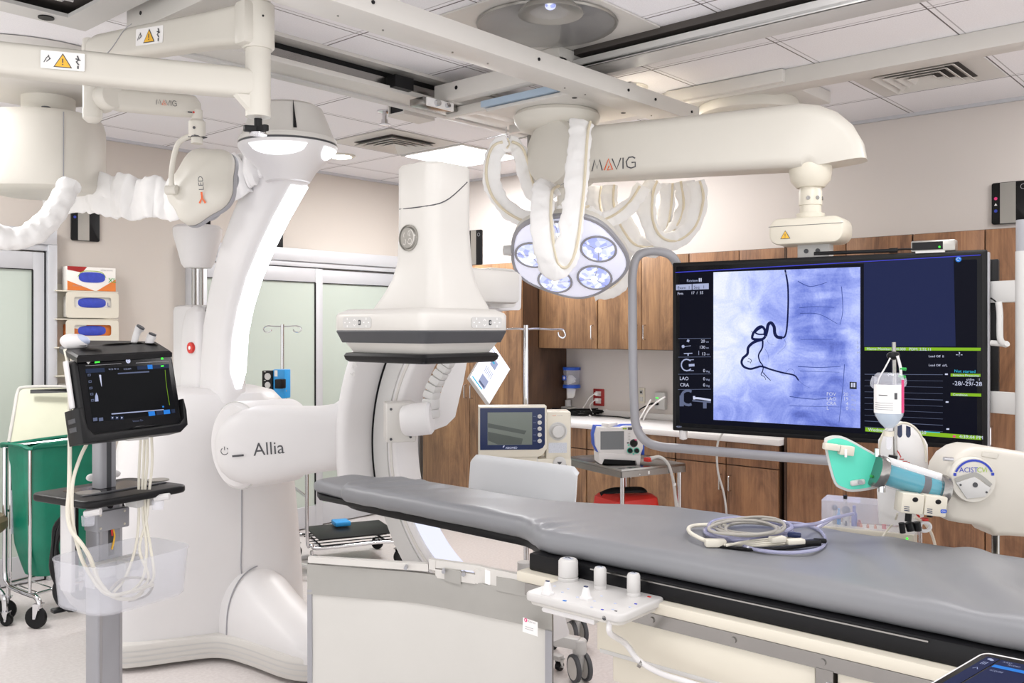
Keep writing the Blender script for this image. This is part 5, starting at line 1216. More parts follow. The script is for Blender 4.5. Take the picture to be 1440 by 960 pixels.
k = MB('lgrey'); k.bb((2.55, y0+.05, .935), (2.69, y1-.05, .945)); k.build('slide_plate', t)
zc = 1.036
def M_(px, py, z=zc): return PZp(px, py, z)
ccen = M_(1065, 748)
t = thing('cable_coil', 'coil of clear tubing and grey cables lying on the grey mattress', 'cable', (ccen.x, ccen.y, 1.024))
def loop(px, py, ax, ay, z, r, mat, nm, a0=0, a1=380, tail=None, seed=0, par=t):
    pts = []
    for i in range(int((a1-a0)/18)+1):
        a = math.radians(a0+18*i); w = 1+.06*math.sin(3*a+seed)
        pts.append(M_(px+ax*w*math.cos(a), py+ay*w*math.sin(a), z+.004*math.sin(2*a+seed)))
    if tail: pts += [M_(*q) for q in tail]
    k = MB(mat); k.tube(pts, r, 8, 3); return k.build(nm, par)
for i, (px, py, ax, ay, z, s) in enumerate(((1053, 745, 60, 13, 1.038, 0), (1055, 743, 55, 12, 1.046, 1), (1052, 741, 58, 13, 1.054, 2), (1054, 747, 60, 14, 1.032, 4))): loop(px, py, ax, ay, z, .0058, 'clearlav', 'clear_tube', 20*i, 20*i+400, seed=s)
for i, (px, py, ax, ay, z, s) in enumerate(((1052, 740, 50, 11, 1.06, 3), (1060, 739, 46, 12, 1.066, 5), (1045, 742, 47, 10, 1.07, 6), (1056, 744, 38, 9, 1.062, 8))): loop(px, py, ax, ay, z, .0042, 'cablegrey', 'grey_lead', 33*i, 33*i+390, seed=s)
k = MB('clearlav'); k.tube([M_(1030, 760, 1.03), M_(1060, 772, 1.03), M_(1110, 777, 1.03), M_(1150, 772, 1.03), M_(1161, 760, 1.03), M_(1152, 745, 1.03), M_(1130, 737, 1.03), M_(1100, 734, 1.05)], .0048, 8, 5)
k.tube([M_(1108, 741, 1.05), M_(1130, 738, 1.06), M_(1148, 736, 1.05), M_(1168, 729, 1.06), P(1200, 722, 2.66)], .0052, 8, 5); k.build('clear_tube', t)
k = MB('cablecream'); k.tube([M_(1000, 762, 1.035), M_(985, 757, 1.04), M_(970, 748, 1.04), M_(970, 741, 1.035), M_(985, 738, 1.035), M_(1020, 738, 1.05)], .0058, 8, 5)
for i in range(4): k.tube([M_(1012+3*i, 764+i, 1.034), M_(1050, 767-2*i, 1.03+.004*i), M_(1090, 766-3*i, 1.03+.004*i), M_(1125, 762-2*i, 1.036)], .0035, 6, 4)
k.build('cream_lead', t)
def blk(px, py, z, sx, sy, sz, rz, mat, nm):
    p = M_(px, py, z); k = MB(mat); k.box((0, 0, 0), (sx, sy, sz), .004); 
    k.v = [p+Matrix.Rotation(rz, 3, 'Z') @ v for v in k.v]; return k.build(nm, t)
ry = math.atan2(RT.y, RT.x)
blk(1006, 763, 1.036, .055, .026, .02, ry, 'cablecream', 'connector'); blk(1093, 758, 1.05, .045, .02, .016, ry+.3, 'cablecream', 'connector'); blk(1118, 761, 1.042, .05, .024, .014, ry+.2, 'cablecream', 'connector')
blk(1141, 763, 1.036, .05, .022, .016, ry+.25, 'black', 'black_connector'); blk(1153, 760, 1.04, .035, .012, .012, ry-.2, 'black', 'black_connector'); blk(1117, 752, 1.05, .035, .016, .014, ry-.5, 'navy', 'blue_connector')
k = MB('black'); k.tube([M_(1010, 768, 1.028), M_(1060, 773, 1.028), M_(1100, 771, 1.028), M_(1140, 766, 1.032)], .005, 6, 4); k.build('black_lead', t)
# ================================================================ contrast injector (right)
DI = 2.55
def I(px, py, dd=0): return P(px, py, DI+dd)
IR = (RT*1.0-FW*.0).normalized()
pb = I(1400, 760, .06)
t = thing('contrast_injector', 'cream contrast injector with teal fin and blue-filled syringe on a steel pole at right', 'injector', (pb.x, pb.y, 0))
k = MB('steel'); k.cyl((pb.x, pb.y, .04), (pb.x, pb.y, 1.06), .011, n=16); k.lathe([(.001, 0), (.18, 0), (.18, .02), (.03, .05), (.001, .05)], (pb.x, pb.y, 0)); k.build('pole', t)
# body: lofted silhouette in a facing plane
def ipoly(pts, z): 
    o = I(1320, 680); return [((px-1320)*DI/FPX, (680-py)*DI/FPX) for px, py in pts]
ifr = frame(I(1320, 680), RT, UP)      # z toward the camera side
k = MB(pmat('injector_shell', 'd2cdc3', .4, var=.02), ifr)
k.prism(ipoly([(1322, 722), (1320, 705), (1322, 680), (1327, 655), (1337, 640), (1352, 630), (1366, 626.5), (1385, 628), (1440, 637), (1520, 650), (1520, 760), (1440, 753), (1415, 751), (1392, 751), (1384, 742), (1368, 736), (1345, 733), (1330, 730)], 0), -.10, .03, .016, 4)
k.prism(ipoly([(1374, 632.5), (1396, 636), (1393, 643), (1372, 639)], 0), .03, .033, .002); k.build('housing', t)
k = MB('warmwhite', ifr); dc = ((1357-1320)*DI/FPX, (680-671)*DI/FPX); r = .0615
k.lathe([(.001, .028), (r*1.02, .028), (r*1.02, .042), (r*.97, .048), (.001, .049)], (dc[0], dc[1], 0), (0, 0, 1), 40)
k.m('inkblue'); k.line2([(dc[0]+r*.88*math.cos(math.radians(a)), dc[1]+r*.88*math.sin(math.radians(a))) for a in range(25, 156, 10)], .006, .0495)
for a in (18, 163): k.prism(rrect(.008, .008, .001, 1, dc[0]+r*.88*math.cos(math.radians(a)), dc[1]+r*.88*math.sin(math.radians(a))), .049, .0497)
k.m('inkblue').text('ACIST', .019, dc[0]-.040, dc[1]+.022, .0496); k.m('lime').text('CVi', .019, dc[0]+.008, dc[1]+.022, .0496)
k.build('dial', t)
k = MB('silver', ifr); k.line2([(dc[0]-.052, dc[1]+.0), (dc[0]-.03, dc[1]+.008), (dc[0], dc[1]+.016), (dc[0]+.02, dc[1]+.008), (dc[0]+.046, dc[1]-.014)], .011, .051, 4); k.m('lgrey'); k.prism([(dc[0]-.05, dc[1]-.006), (dc[0]+.0, dc[1]+.010), (dc[0]+.045, dc[1]-.02), (dc[0]+.03, dc[1]-.045), (dc[0]-.02, dc[1]-.05)], .049, .052, .001)
k.m('dark'); 
for x, y, q in ((.002, -.012, .007), (-.038, -.012, .003), (.033, -.032, .003)): k.cyl((dc[0]+x, dc[1]+y, .052), (dc[0]+x, dc[1]+y, .0535), q, n=12)
k.build('lever', t)
k = MB('chrome'); k.cyl(I(1340, 646, -.03), I(1327, 645, -.03), .006, n=12); k.build('release_pin', t)
# syringe barrel
s0, s1 = I(1236, 663, -.04), I(1322, 690, -.04); sa = (s1-s0).normalized()
k = MB('cyan'); k.cyl(s0+sa*.006, s1-sa*.006, .031, n=28); k.m('dark'); k.cyl(s0+sa*.115, s0+sa*.135, .0313, n=28); k.build('syringe_fluid', t)
k = MB('clear2'); k.cyl(s0, s1, .036, n=28); k.build('syringe_barrel', t)
k = MB('steel'); 
k.lathe([(.032, -.012), (.044, -.012), (.046, -.004), (.046, .004), (.044, .012), (.032, .012)], s1, sa, 28); k.build('syringe_collar', t); k = MB('steel')
k.lathe([(.032, -.012), (.044, -.012), (.046, -.004), (.046, .004), (.044, .012), (.032, .012)], s0, sa, 28)
k.m('chrome'); k.cyl(s0-sa*.006+UP*.04, s0-sa*.006+UP*.062, .006); k.cyl(s0-UP*.035-FW*.02, s0-UP*.052-FW*.02, .009); k.build('syringe_collar', t)
k = MB('white'); k.prism([(p[0], p[1]) for p in ipoly([(1246, 653), (1326, 668), (1326, 673), (1246, 660)], 0)], .03, .06, .004, Mx=ifr) if False else k.cyl(s0+UP*.034+FW*.0, s1+UP*.034, .014, n=16); k.build('barrel_cover', t)
# teal fin plate
fo = [(1156, 619), (1161, 613), (1172, 611), (1186, 614), (1214, 629), (1238, 646), (1234, 675), (1228, 685), (1196, 690), (1180, 686), (1170, 678), (1161, 648)]
fpts = [(p.x, p.y) for p in spline([V((a, b, 0)) for a, b in ipoly(fo, 0)], 3, True)]
k = MB('lgrey', ifr); k.prism(fpts, .012, .020, .003); cxx = sum(p[0] for p in fpts)/len(fpts); cyy = sum(p[1] for p in fpts)/len(fpts)
ins = [(cxx+(x-cxx)*.90, cyy+(y-cyy)*.90) for x, y in fpts]; fin = k.build('fin_rim', t)
k = MB('teal', ifr); k.prism(ins, .020, .0222); k.build('teal_plate', t)
k = MB('cream', ifr)
def ib(px, py, wx, wy, z0, z1, rot=0, mat='cream', bev=.003):
    x, y = (px-1320)*DI/FPX, (680-py)*DI/FPX; k.m(mat); k.box((x, y, (z0+z1)/2), (wx, wy, z1-z0), bev, Mx=Matrix.Rotation(rot, 4, 'Z'))
ib(1163, 626, .042, .018, .02, .045, -.12); ib(1184, 631, .040, .026, .02, .042, -.12); ib(1181, 634, .006, .022, .042, .048, 0, 'sticker', .001); k.build('fin_clip', t)
k = MB('lgrey', ifr); ib(1201, 676, .042, .016, .02, .032, .15, 'lgrey', .006); k.m('mgrey'); x, y = (1203-1320)*DI/FPX, (680-675)*DI/FPX; k.cyl((x, y, .03), (x, y, .038), .006); k.build('fin_latch', t)
k = MB('e_green', ifr); k.m(pmat('green_plastic', '2ca24a', .4)); k.tube([((1217-1320)*DI/FPX, (680-666)*DI/FPX, .035), ((1223-1320)*DI/FPX, (680-669)*DI/FPX, .035)], .004, 8, 1); k.m('skyblue'); k.tube([((1223-1320)*DI/FPX, (680-669)*DI/FPX, .035), ((1234-1320)*DI/FPX, (680-671)*DI/FPX, .03)], .0035, 8, 1); k.build('fluid_port', t)
# pressure boxes
for (px, py, lab) in ((1262, 697, 0), (1293, 700, 1)):
    k = MB('cream', ifr); ib(px, py+2, .060, .054, .05, .10, -.12, 'cream', .004); k.m('black'); x, y = (px+3-1320)*DI/FPX, (680-py+4)*DI/FPX; k.ellipsoid((x, y, .100), (.008, .0065, .003)); k.m('navy')
    for q in range(3): k.line2([(x-.03, y-.018-.005*q), (x-.016, y-.020-.005*q)], .0022, .1005)
    if lab: k.m('blue'); k.prism(rrect(.016, .010, .003, 3), .100, .1008, Mx=Matrix.Translation((x+.014, y-.025, 0))); k.m('sticker').text('CVi', .007, x+.008, y-.0275, .101)
    k.build('valve_box', t)
k = MB('black', ifr)
for x0, y0, x1, y1, r in ((1268, 715, 1267, 728, .009), (1268, 730, 1271, 741, .011), (1258, 730, 1260, 744, .008), (1279, 729, 1281, 741, .010), (1297, 718, 1297, 722, .008)): k.tube([((x0-1320)*DI/FPX, (680-y0)*DI/FPX, .045), ((x1-1320)*DI/FPX, (680-y1)*DI/FPX, .045)], r, 10, 1)
k.build('clamp_lever', t)
k = MB('white', ifr); x, y = (1291-1320)*DI/FPX, (680-736)*DI/FPX; k.tube([(x+.016*math.cos(a), y+.012*math.sin(a), .04) for a in [i*PI/6 for i in range(12)]], .005, 8, 2, closed=True); k.m('red'); k.box((x+.002, y+.02, .04), (.016, .008, .01), .002); k.build('tubing_clip', t)
# IV bottle above the injector with its rod and drip chamber
bt = I(1250, 560, -.02)
t = thing('saline_bottle', 'clear inverted saline bottle with white label hanging in front of the screen', 'bottle', (bt.x, bt.y, 1.3))
k = MB('clear'); r = .039
z_ = lambda py: CZ+(DI-.02)*(HZ-py)/FPX
k.lathe([(.001, z_(524)), (.030, z_(524)), (.037, z_(527)), (r, z_(532)), (r, z_(578)), (.037, z_(584)), (.024, z_(595)), (.012, z_(601)), (.010, z_(606)), (.001, z_(606))], (bt.x, bt.y, 0), n=30); k.build('bottle_body', t)
k = MB('water'); k.lathe([(.001, z_(580)), (.036, z_(580)), (.035, z_(584)), (.023, z_(595)), (.011, z_(601)), (.001, z_(602))], (bt.x, bt.y, 0), n=26); k.build('saline', t)
k = MB('sticker'); k.lathe([(r+.0006, z_(540)), (r+.0006, z_(580))], (bt.x, bt.y, 0), n=40) if False else None
def curved(mat, a0, a1, p0, p1, rr):
    k.m(mat); base = math.atan2(-bt.y, -bt.x); L = []
    for i in range(13):
        a = base+math.radians(a0+(a1-a0)*i/12); L.append([(bt.x+rr*math.cos(a), bt.y+rr*math.sin(a), z_(p0)), (bt.x+rr*math.cos(a), bt.y+rr*math.sin(a), z_(p1))])
    k.ringloft(L, closed=False)
curved('sticker', -75, 52, 540, 580, r+.0007); curved('pink', 53, 76, 533, 579, r+.0007); curved('ink', 20, 32, 551, 560, r+.0012)
for y in (565, 568, 571, 574): curved('mgrey', -60, 15, y, y+.8, r+.0012)
curved('ink', -40, -5, 554, 555.2, r+.0012); k.build('label', t)
k = MB('cream'); k.lathe([(.001, z_(606)), (.0135, z_(606)), (.0135, z_(613)), (.001, z_(613))], (bt.x, bt.y, 0)); k.m('clear'); k.lathe([(.001, z_(613)), (.009, z_(613)), (.008, z_(628)), (.004, z_(632)), (.001, z_(632))], (bt.x, bt.y, 0)); k.build('drip_chamber', t)
k = MB('clear'); k.tube([I(1231, 530), I(1228, 540), I(1236, 545)], .009, 8, 4, flat=.2); k.build('hanger_loop', t); k = MB('clear'); k.tube([I(1270, 530), I(1271, 540), I(1262, 544)], .008, 8, 4, flat=.2); k.build('hanger_loop', t)
t = thing('drip_rod', 'thin steel rod with black knob holding the saline bottle', 'rod', I(1256, 590, .03))
k = MB('steel'); k.cyl(I(1257, 481, .03), I(1259, 640, .03), .0055, n=12); k.build('rod', t)
k = MB('black'); k.ellipsoid(I(1256, 500, .02), (.018, .018, .012)); k.box(I(1259, 498, .01), (.014, .02, .012), .003); k.cyl(I(1256, 640, -.0), I(1255, 650, -.0), .012); k.build('hook_knob', t)
k = MB('white'); k.tube([I(1252, 503), I(1244, 518), I(1237, 530), I(1234, 540)], .002, 6, 4); k.tube([I(1262, 500), I(1266, 515), I(1267, 528)], .004, 8, 4); k.build('hanger_cord', t)
k = MB(bpy.data.materials['green_plastic']); k.tube([I(1265, 518), I(1274, 519)], .0045, 8, 1); k.tube([I(1264, 528), I(1273, 530)], .0045, 8, 1); k.build('roller_clip', t)
# white card behind syringe
t = thing('drape_card', 'white plastic card with slot handle and red zigzag behind the blue syringe', 'card', I(1270, 740, .13))
cfr_ = frame(I(1270, 660, .13), RT, UP); DD = DI+.13
cp = lambda pts: [((px-1270)*DD/FPX, (660-py)*DD/FPX) for px, py in pts]
k = MB('sticker', cfr_); k.prism(cp([(1235, 618), (1248, 600), (1258, 594), (1266, 592), (1276, 594), (1288, 606), (1300, 617), (1304, 625), (1305, 690), (1296, 740), (1236, 736), (1233, 690)]), 0, .004, .001); k.m('navy'); 
for x in (1264.5, 1276.5): k.prism(cp([(x-3.4, 611), (x-3.2, 598 if x > 1270 else 599), (x+3.0, 596.5 if x < 1270 else 600), (x+3.4, 611), (x+2, 614), (x, 615), (x-2, 614)]), .004, .0045)
k.m('red'); k.line2(cp([(1261, 633), (1266, 642), (1264, 645), (1270, 645), (1268, 648), (1275, 648), (1271, 652), (1278, 650), (1275, 655), (1281, 656)]), .003, .0048)
k.line2(cp([(1288, 722), (1292, 726), (1290, 730), (1297, 727), (1293, 735), (1299, 733)]), .006, .0048); k.text('L | WARNING', .008, cp([(1255, 652)])[0][0], cp([(1255, 652)])[0][1], .0046)
k.build('card', t)
k = MB('cream'); k.tube([I(1236, 640, .1), I(1238, 620, .1), I(1246, 604, .1), I(1260, 597, .1), I(1275, 595, .1), I(1290, 605, .1), I(1300, 625, .11), I(1303, 650, .11)], .0035, 8, 5); k.build('tubing', t)
# pressure transducer tray on the far rail
DT = 2.80
def J(px, py, dd=0): return P(px, py, DT+dd)
t = thing('transducer_tray', 'cream pressure transducer box with clear lid and coloured connectors behind the mattress', 'transducer box', J(1225, 780))
jf = frame(J(1228, 750), (RT-FW*.55), UP); js = DT/FPX
k = MB('cream', jf); jx = lambda px: (px-1228)*js*1.1
k.bb((jx(1168), -.045, -.05), (jx(1278), .018, .05), .004); k.m('ink')
for px in (1177, 1209, 1219): k.cyl((jx(px), -.008, .05), (jx(px), -.008, .052), .003, n=8)
k.build('base_box', t)
k = MB('clear', jf); k.bb((jx(1168), .02, .046), (jx(1284), .098, .049)); k.bb((jx(1168), .02, -.049), (jx(1284), .098, -.046)); k.bb((jx(1168), .02, -.046), (jx(1168)+.003, .098, .046)); k.bb((jx(1284)-.003, -.05, -.049), (jx(1284), .098, .049)); k.bb((jx(1168), .096, -.049), (jx(1284), .099, .049)); k.build('clear_lid', t)
k = MB('black', jf); k.cyl((jx(1194), .099, .0), (jx(1194), .11, 0), .006); k.build('lid_knob', t)
for px, h, r, mt, nm in ((1181, .05, .007, 'silver', 'connector'), (1186, .05, .006, 'skyblue', 'blue_connector'), (1195, .045, .010, 'lgrey', 'connector'), (1205, .062, .0085, 'inkblue', 'blue_connector'), (1211, .02, .007, 'darkred', 'red_connector'), (1241, .022, .006, 'red', 'red_connector'), (1195.5, .015, .004, 'navy', 'blue_connector'), (1214, .012, .004, 'gloveorange', 'socket'), (1222, .012, .004, 'gloveorange', 'socket'), (1231, .012, .004, 'gloveorange', 'socket')):
    k = MB(mt, jf); x = jx(px); k.lathe([(.001, .018), (r, .018), (r, .018+h*.6), (r*.6, .018+h*.7), (r*.6, .018+h), (.001, .018+h)], (x, 0, .01 if r < .006 else 0), (0, 1, 0), 14)
    if nm == 'connector': k.m('navy'); k.lathe([(.001, 0), (r*1.2, .0), (r*1.3, .008), (.001, .014)], (x, .018+h, 0), (.1, .3, 1), 14)
    k.build(nm, t)
k = MB('e_led', jf); k.cyl((jx(1270), .006, .05), (jx(1270), .006, .053), .003, n=8); k.build('status_light', t)
k = MB('clearlav'); k.tube([J(1145, 745, -.12), J(1160, 735, -.1), J(1172, 728, -.03), J(1181, 727, 0)], .006, 8, 4); k.build('tubing', t); k = MB('cream'); k.tube([J(1238, 758, -.1), J(1248, 745, -.08), J(1258, 733, -.1), J(1262, 722, -.2)], .003, 8, 4); k.build('tubing', t); k = MB('cream'); k.tube([J(1286, 727, -.15), J(1300, 735, -.1), J(1310, 750, -.05), J(1316, 770, 0)], .0045, 8, 4); k.build('tubing', t)
k = MB('steel'); k.cyl(J(1294, 735, .02), J(1295, 775, .02), .004, n=8); k.m('lgrey'); k.bb(J(1294, 772, .02)-V((.012, .012, .01)), J(1294, 772, .02)+V((.012, .012, .01)), .002); k.build('clamp_rod', t)

# ================================================================ heart pump console on its cart
DA = 4.18
def A(px, py, dd=0): return P(px, py, DA+dd)
t = thing('heart_pump_console', 'cream heart pump console with navy screen panel and round knob on a wheeled stand', 'medical console', A(738, 800) * V((1, 1, 0)) if False else (A(738, 640).x, A(738, 640).y, 0))
af = frame(A(738, 620), (RT+FW*.06), UP); s = DA/FPX
ax = lambda px: (px-738)*s; ay = lambda py: (620-py)*s
k = MB('cream', af); k.bb((ax(672.5), ay(705), -.16), (ax(804), ay(645), 0), .008); k.bb((ax(768), ay(660), -.14), (ax(803.5), ay(579), -.005), .008)
k.m('lgrey'); k.prism(rrect(ax(756)-ax(682), ay(642)-ay(668), .002, 1, ax(719), ay(655)), .0, .0012); k.m('cream'); k.prism(rrect(ax(755)-ax(683), ay(642.6)-ay(667.5), .002, 1, ax(719), ay(655)), .001, .002)
k.m('orange'); k.text('Impella', .006, ax(777), ay(585), -.004); k.m('mgrey').text('Controller', .006, ax(784), ay(585), -.004)
k.build('base_case', t)
k = MB('cream', af); k.prism([(ax(x), ay(y)) for x, y in [(673, 642), (673, 571), (768.5, 571), (769, 630), (764, 638), (757, 642)]], -.10, .012, .004); k.build('screen_case', t)
k = MB('navy', af); k.prism([(ax(x), ay(y)) for x, y in [(675, 631.5), (675, 573), (766, 573), (766, 624), (763, 629), (757, 631.5)]], .012, .014); k.build('navy_panel', t)
k = MB('lcdoff', af); k.quad(ax(685.5), ay(624.5), ax(748), ay(579), .0146); k.m('lcdreflection'); k.add([(ax(686), ay(606), .015), (ax(735), ay(616), .015), (ax(733), ay(624), .015), (ax(700), ay(624), .015), (ax(686), ay(618), .015)], [(0, 1, 2, 3, 4)])
k.add([(ax(686), ay(594), .015), (ax(740), ay(605), .015), (ax(737), ay(610), .015), (ax(686), ay(600), .015)], [(0, 1, 2, 3)])
k.m('e_text'); k.text('ABIOMED', .0125, ax(710.5), ay(630), .0150)
k.line2([(ax(707), ay(628)), (ax(709), ay(625.5))], .004, .015); k.build('lcd_screen', t)
for i in range(5):
    k = MB('lgrey', af); y = ay(585+8.6*i); k.lathe([(.001, .013), (.010, .013), (.010, .017), (.0085, .019), (.001, .019)], (ax(758.5), y, 0), (0, 0, 1), 20); k.m('e_dim'); k.line2([(ax(749.5), y), (ax(753.5), y)], .0028, .0146); k.m('mgrey'); k.line2([(ax(757), y-.002), (ax(760), y+.002)], .002, .0195); k.build('menu_button', t)
k = MB('lgrey', af); k.lathe([(.001, -.006), (.040, -.006), (.042, -.002), (.036, -.001), (.035, -.004), (.030, -.003), (.029, .018), (.026, .022), (.001, .023)], (ax(785), ay(606.5), 0), (0, 0, 1), 30); k.m('ink'); k.cyl((ax(785), ay(594), -.005), (ax(785), ay(594), -.003), .002, n=8); k.build('selector_knob', t)
k = MB('foil', af); k.prism(rrect(ax(797.5)-ax(771.5), ay(622.5)-ay(637), .002, 1, ax(784.7), ay(630)), -.006, -.0035); k.build('foil_label', t)
k = MB('lgrey', af); k.lathe([(.001, 0), (.028, 0), (.030, .006), (.022, .010), (.001, .010)], (ax(787), ay(651), 0), (0, 0, 1), 24); k.m('dark'); k.prism([(ax(783), ay(649)), (ax(790), ay(649)), (ax(788.5), ay(652)), (ax(786), ay(653))], .010, .012); k.line2([(ax(791), ay(655)), (ax(797), ay(654))], .006, .011); k.build('pump_socket', t)
k = MB('lgrey', af); k.bb((ax(752), -.60, -.12), (ax(796), ay(705), -.03), .01); k.build('column', t)
ctr = A(738, 640, .08); 
k = MB('lgrey')
legs = [PZp(815, 957, 0), PZp(811, 905, 0), PZp(690, 960, 0), PZp(690, 905, 0)]
for q in legs: 
    q2 = V((q.x, q.y, .17)); c0 = V((ctr.x, ctr.y, .19)); f2 = frame((q2+c0)/2, q2-c0, UP); k.at(f2); k.box((0, 0, 0), ((q2-c0).length, .05, .06), .008)
k.at(Matrix()); k.cyl((ctr.x, ctr.y, .16), (ctr.x, ctr.y, .52), .035); k.build('stand_base', t)
for q in legs:
    p = V((q.x, q.y, 0)); k = MB('lgrey'); k.lathe([(.001, .125), (.030, .125), (.032, .13), (.032, .185), (.028, .19), (.001, .19)], p, n=22); k.lathe([(.001, .04), (.018, .045), (.026, .125), (.001, .125)], p, n=18); cs_ = k.build('caster', t)
    for sy in (-1, 1):
        k = MB('dark'); d = (RT*.9+FW*.35).normalized(); c = p+d*sy*.028+V((0, 0, .064))-FW*.01
        k.lathe([(.052, -.011), (.062, -.009), (.064, 0), (.062, .009), (.052, .011)], c, d, 26); k.m('offwhite'); k.lathe([(.001, -.013), (.05, -.011), (.053, -.008), (.053, .008), (.05, .011), (.001, .013)], c, d, 24); k.build('wheel', cs_)
# IV pole rising behind the console
pp = A(740, 560, .25)
t = thing('infusion_pole', 'chrome infusion pole with two hooks rising behind the heart pump console', 'infusion pole', (pp.x, pp.y, 0), 0, 'infusion poles')
k = MB('chrome'); k.cyl((pp.x, pp.y, .05), (pp.x, pp.y, CZ+(HZ-457)*(DA+.25)/FPX), .0125, n=18); k.build('pole', t)
for sx_ in (-1, 1):
    k = MB('chrome'); q = lambda x, y: P(740+x*sx_, y, DA+.25)
    k.tube([q(0, 463), q(14, 462), q(35, 463), q(50, 463), q(54, 467), q(55, 472), q(51, 475), q(46, 472), q(45, 467)], .0045, 8, 4); k.build('hook', t)
k = MB('lgrey'); k.bb((pp.x-.22, pp.y-.02, .05), (pp.x+.22, pp.y+.02, .075), .006); k.bb((pp.x-.02, pp.y-.22, .05), (pp.x+.02, pp.y+.22, .075), .006); k.build('base', t)
for sx_, sy in ((-1, 0), (1, 0), (0, -1), (0, 1)): caster(t, (pp.x+.2*sx_, pp.y+.2*sy, 0), .022, forkmat='lgrey', top=.055)
# bright tilted sheet on an arm behind the detector
q = [P(660, 530, 4.5), P(688, 568.5, 4.5), P(717.5, 519, 4.72), P(690, 478, 4.72)]
t = thing('bright_sheet', 'tilted glowing white screen page with small blue pictures beside the detector', 'screen', q[1])
f3 = frame(q[0], q[2]-q[1], (q[0]-q[1]))
k = MB('lgrey'); n3 = f3.col[2].to_3d(); 
if n3.dot(-FW) < 0: n3 = -n3
k.ringloft([[p-n3*.02 for p in q], [p for p in q]]); k.build('case', t)
k = MB('e_sheet'); e = [p+n3*.0015 for p in q]; cq = sum(e, V((0, 0, 0)))/4; e = [cq+(p-cq)*.97 for p in e]; k.add(e, [(0, 1, 2, 3)])
def SH(u, v, z=.002): return e[0]+(e[3]-e[0])*u+(e[1]-e[0])*v+n3*z
def shq(u0, v0, u1, v1, mt, z=.0025): k.m(mt); k.add([SH(u0, v0, z), SH(u1, v0, z), SH(u1, v1, z), SH(u0, v1, z)], [(0, 1, 2, 3)])
shq(.08, .30, .30, .62, 'e_grey'); shq(.10, .33, .14, .58, 'e_dim', .003); shq(.60, .36, .78, .62, 'e_grey'); shq(.68, .40, .72, .50, 'e_cyan', .003); shq(.03, .05, .06, .55, 'e_cyan')
for i in range(6): shq(.36, .30+.06*i, .52, .325+.06*i, 'e_grey')
shq(.88, .05, .9, .5, 'e_grey'); k.build('page', t, flatshade=True)
k = MB('lgrey'); c = sum(q, V((0, 0, 0)))/4-n3*.02; k.tube([q[3]-n3*.01, P(676, 474, 4.6), P(660, 470, 4.4), P(644, 480, 4.15)], .012, 10, 3); k.build('support_arm', t)

# ================================================================ steel cart with defibrillator
c0 = PZp(804, 643, .85); c1 = PZp(885, 661, .85); c2 = PZp(953, 649, .85); c3 = c0+c2-c1
t = thing('steel_cart', 'stainless steel instrument cart standing before the base cabinets', 'cart', ((c0+c2)/2).xy.to_3d())
u_, v_ = (c1-c0), (c2-c1); mid = (c0+c2)/2; cf = frame(V((mid.x, mid.y, 0)), u_, v_); lu, lv = u_.length/2, v_.length/2
k = MB('steel', cf); k.bb((-lu, -lv, .83), (lu, lv, .848), .003); k.bb((-lu, -lv, .80), (-lu+.006, lv, .835)); k.bb((lu-.006, -lv, .80), (lu, lv, .835)); k.bb((-lu, -lv, .80), (lu, -lv+.006, .835)); k.bb((-lu, lv-.006, .80), (lu, lv, .835)); k.build('top_tray', t)
k = MB('steel', cf); k.bb((-lu+.02, -lv+.02, .34), (lu-.02, lv-.02, .355), .003); k.build('lower_shelf', t)
for sx_ in (-1, 1):
    for sy in (-1, 1):
        k = MB('chrome', cf); x, y = sx_*(lu-.025), sy*(lv-.025); k.cyl((x, y, .11), (x, y, .83), .0125, n=14); k.build('leg', t); caster(t, cf @ V((x, y, 0)), .045, top=.13)
k = MB('sticker', cf); k.bb((lu-.001, -lv+.18, .808), (lu+.001, -lv+.19, .825)); k.bb((lu-.001, -lv+.12, .808), (lu+.001, -lv+.126, .814)); k.build('tag', t)
DD_ = 5.12
def B(px, py, dd=0): return P(px, py, DD_+dd)
bc_ = B(870, 650); t = thing('defibrillator', 'white and blue defibrillator with grey display and black dials on the steel cart', 'defibrillator', (bc_.x, bc_.y, .85))
bf = frame(B(870, 622), (RT+FW*.10), UP); s = DD_/FPX
bx = lambda px: (px-870)*s; by = lambda py: (622-py)*s
bodyp = [(bx(x), by(y)) for x, y in [(838, 599), (872, 600), (876, 598.5), (900, 598.5), (903.5, 602), (904, 630), (899, 643), (842, 637), (836, 625), (835, 610)]]
k = MB('white', bf); k.prism(bodyp, -.10, .02, .006); k.m('white'); k.prism([(bx(x), by(y)) for x, y in [(840, 635), (900, 640), (899, 654), (895, 654.5), (893, 647), (848, 644), (845, 651.5), (841, 650)]], -.12, .03, .004); k.build('case', t)
k = MB('blue', bf); k.prism([(bx(870)+(x-bx(870))*1.035, by(621)+(y-by(621))*1.03) for x, y in bodyp], -.085, -.005, .006); k.bb((bx(904), by(641), -.08), (bx(908.5), by(615), -.02), .006); k.build('blue_bumper', t)
k = MB('lcdgrey', bf); k.quad(bx(843), by(631), bx(876.5), by(605.5), .0206); k.m('white'); k.build('display', t)
k = MB('black', bf); k.prism([(bx(x), by(y)) for x, y in [(846, 644), (893, 647), (893, 653), (846, 651)]], -.10, .005); k.build('paper_slot', t)
k = MB('black', bf)
for x, y, r, c_ in ((890.5, 622.5, .0175, 'dark'), (885, 632.8, .0135, 'teal'), (894.5, 633, .0135, 'teal')):
    k.m(c_); k.lathe([(.001, .02), (r*1.3, .02), (r*1.3, .021), (.001, .021)], (bx(x), by(y), 0), (0, 0, 1), 18); k.m('black'); k.lathe([(.001, .021), (r, .021), (r*.9, .034), (.001, .035)], (bx(x), by(y), 0), (0, 0, 1), 18)
k.build('dial', t)
k = MB('e_green', bf)
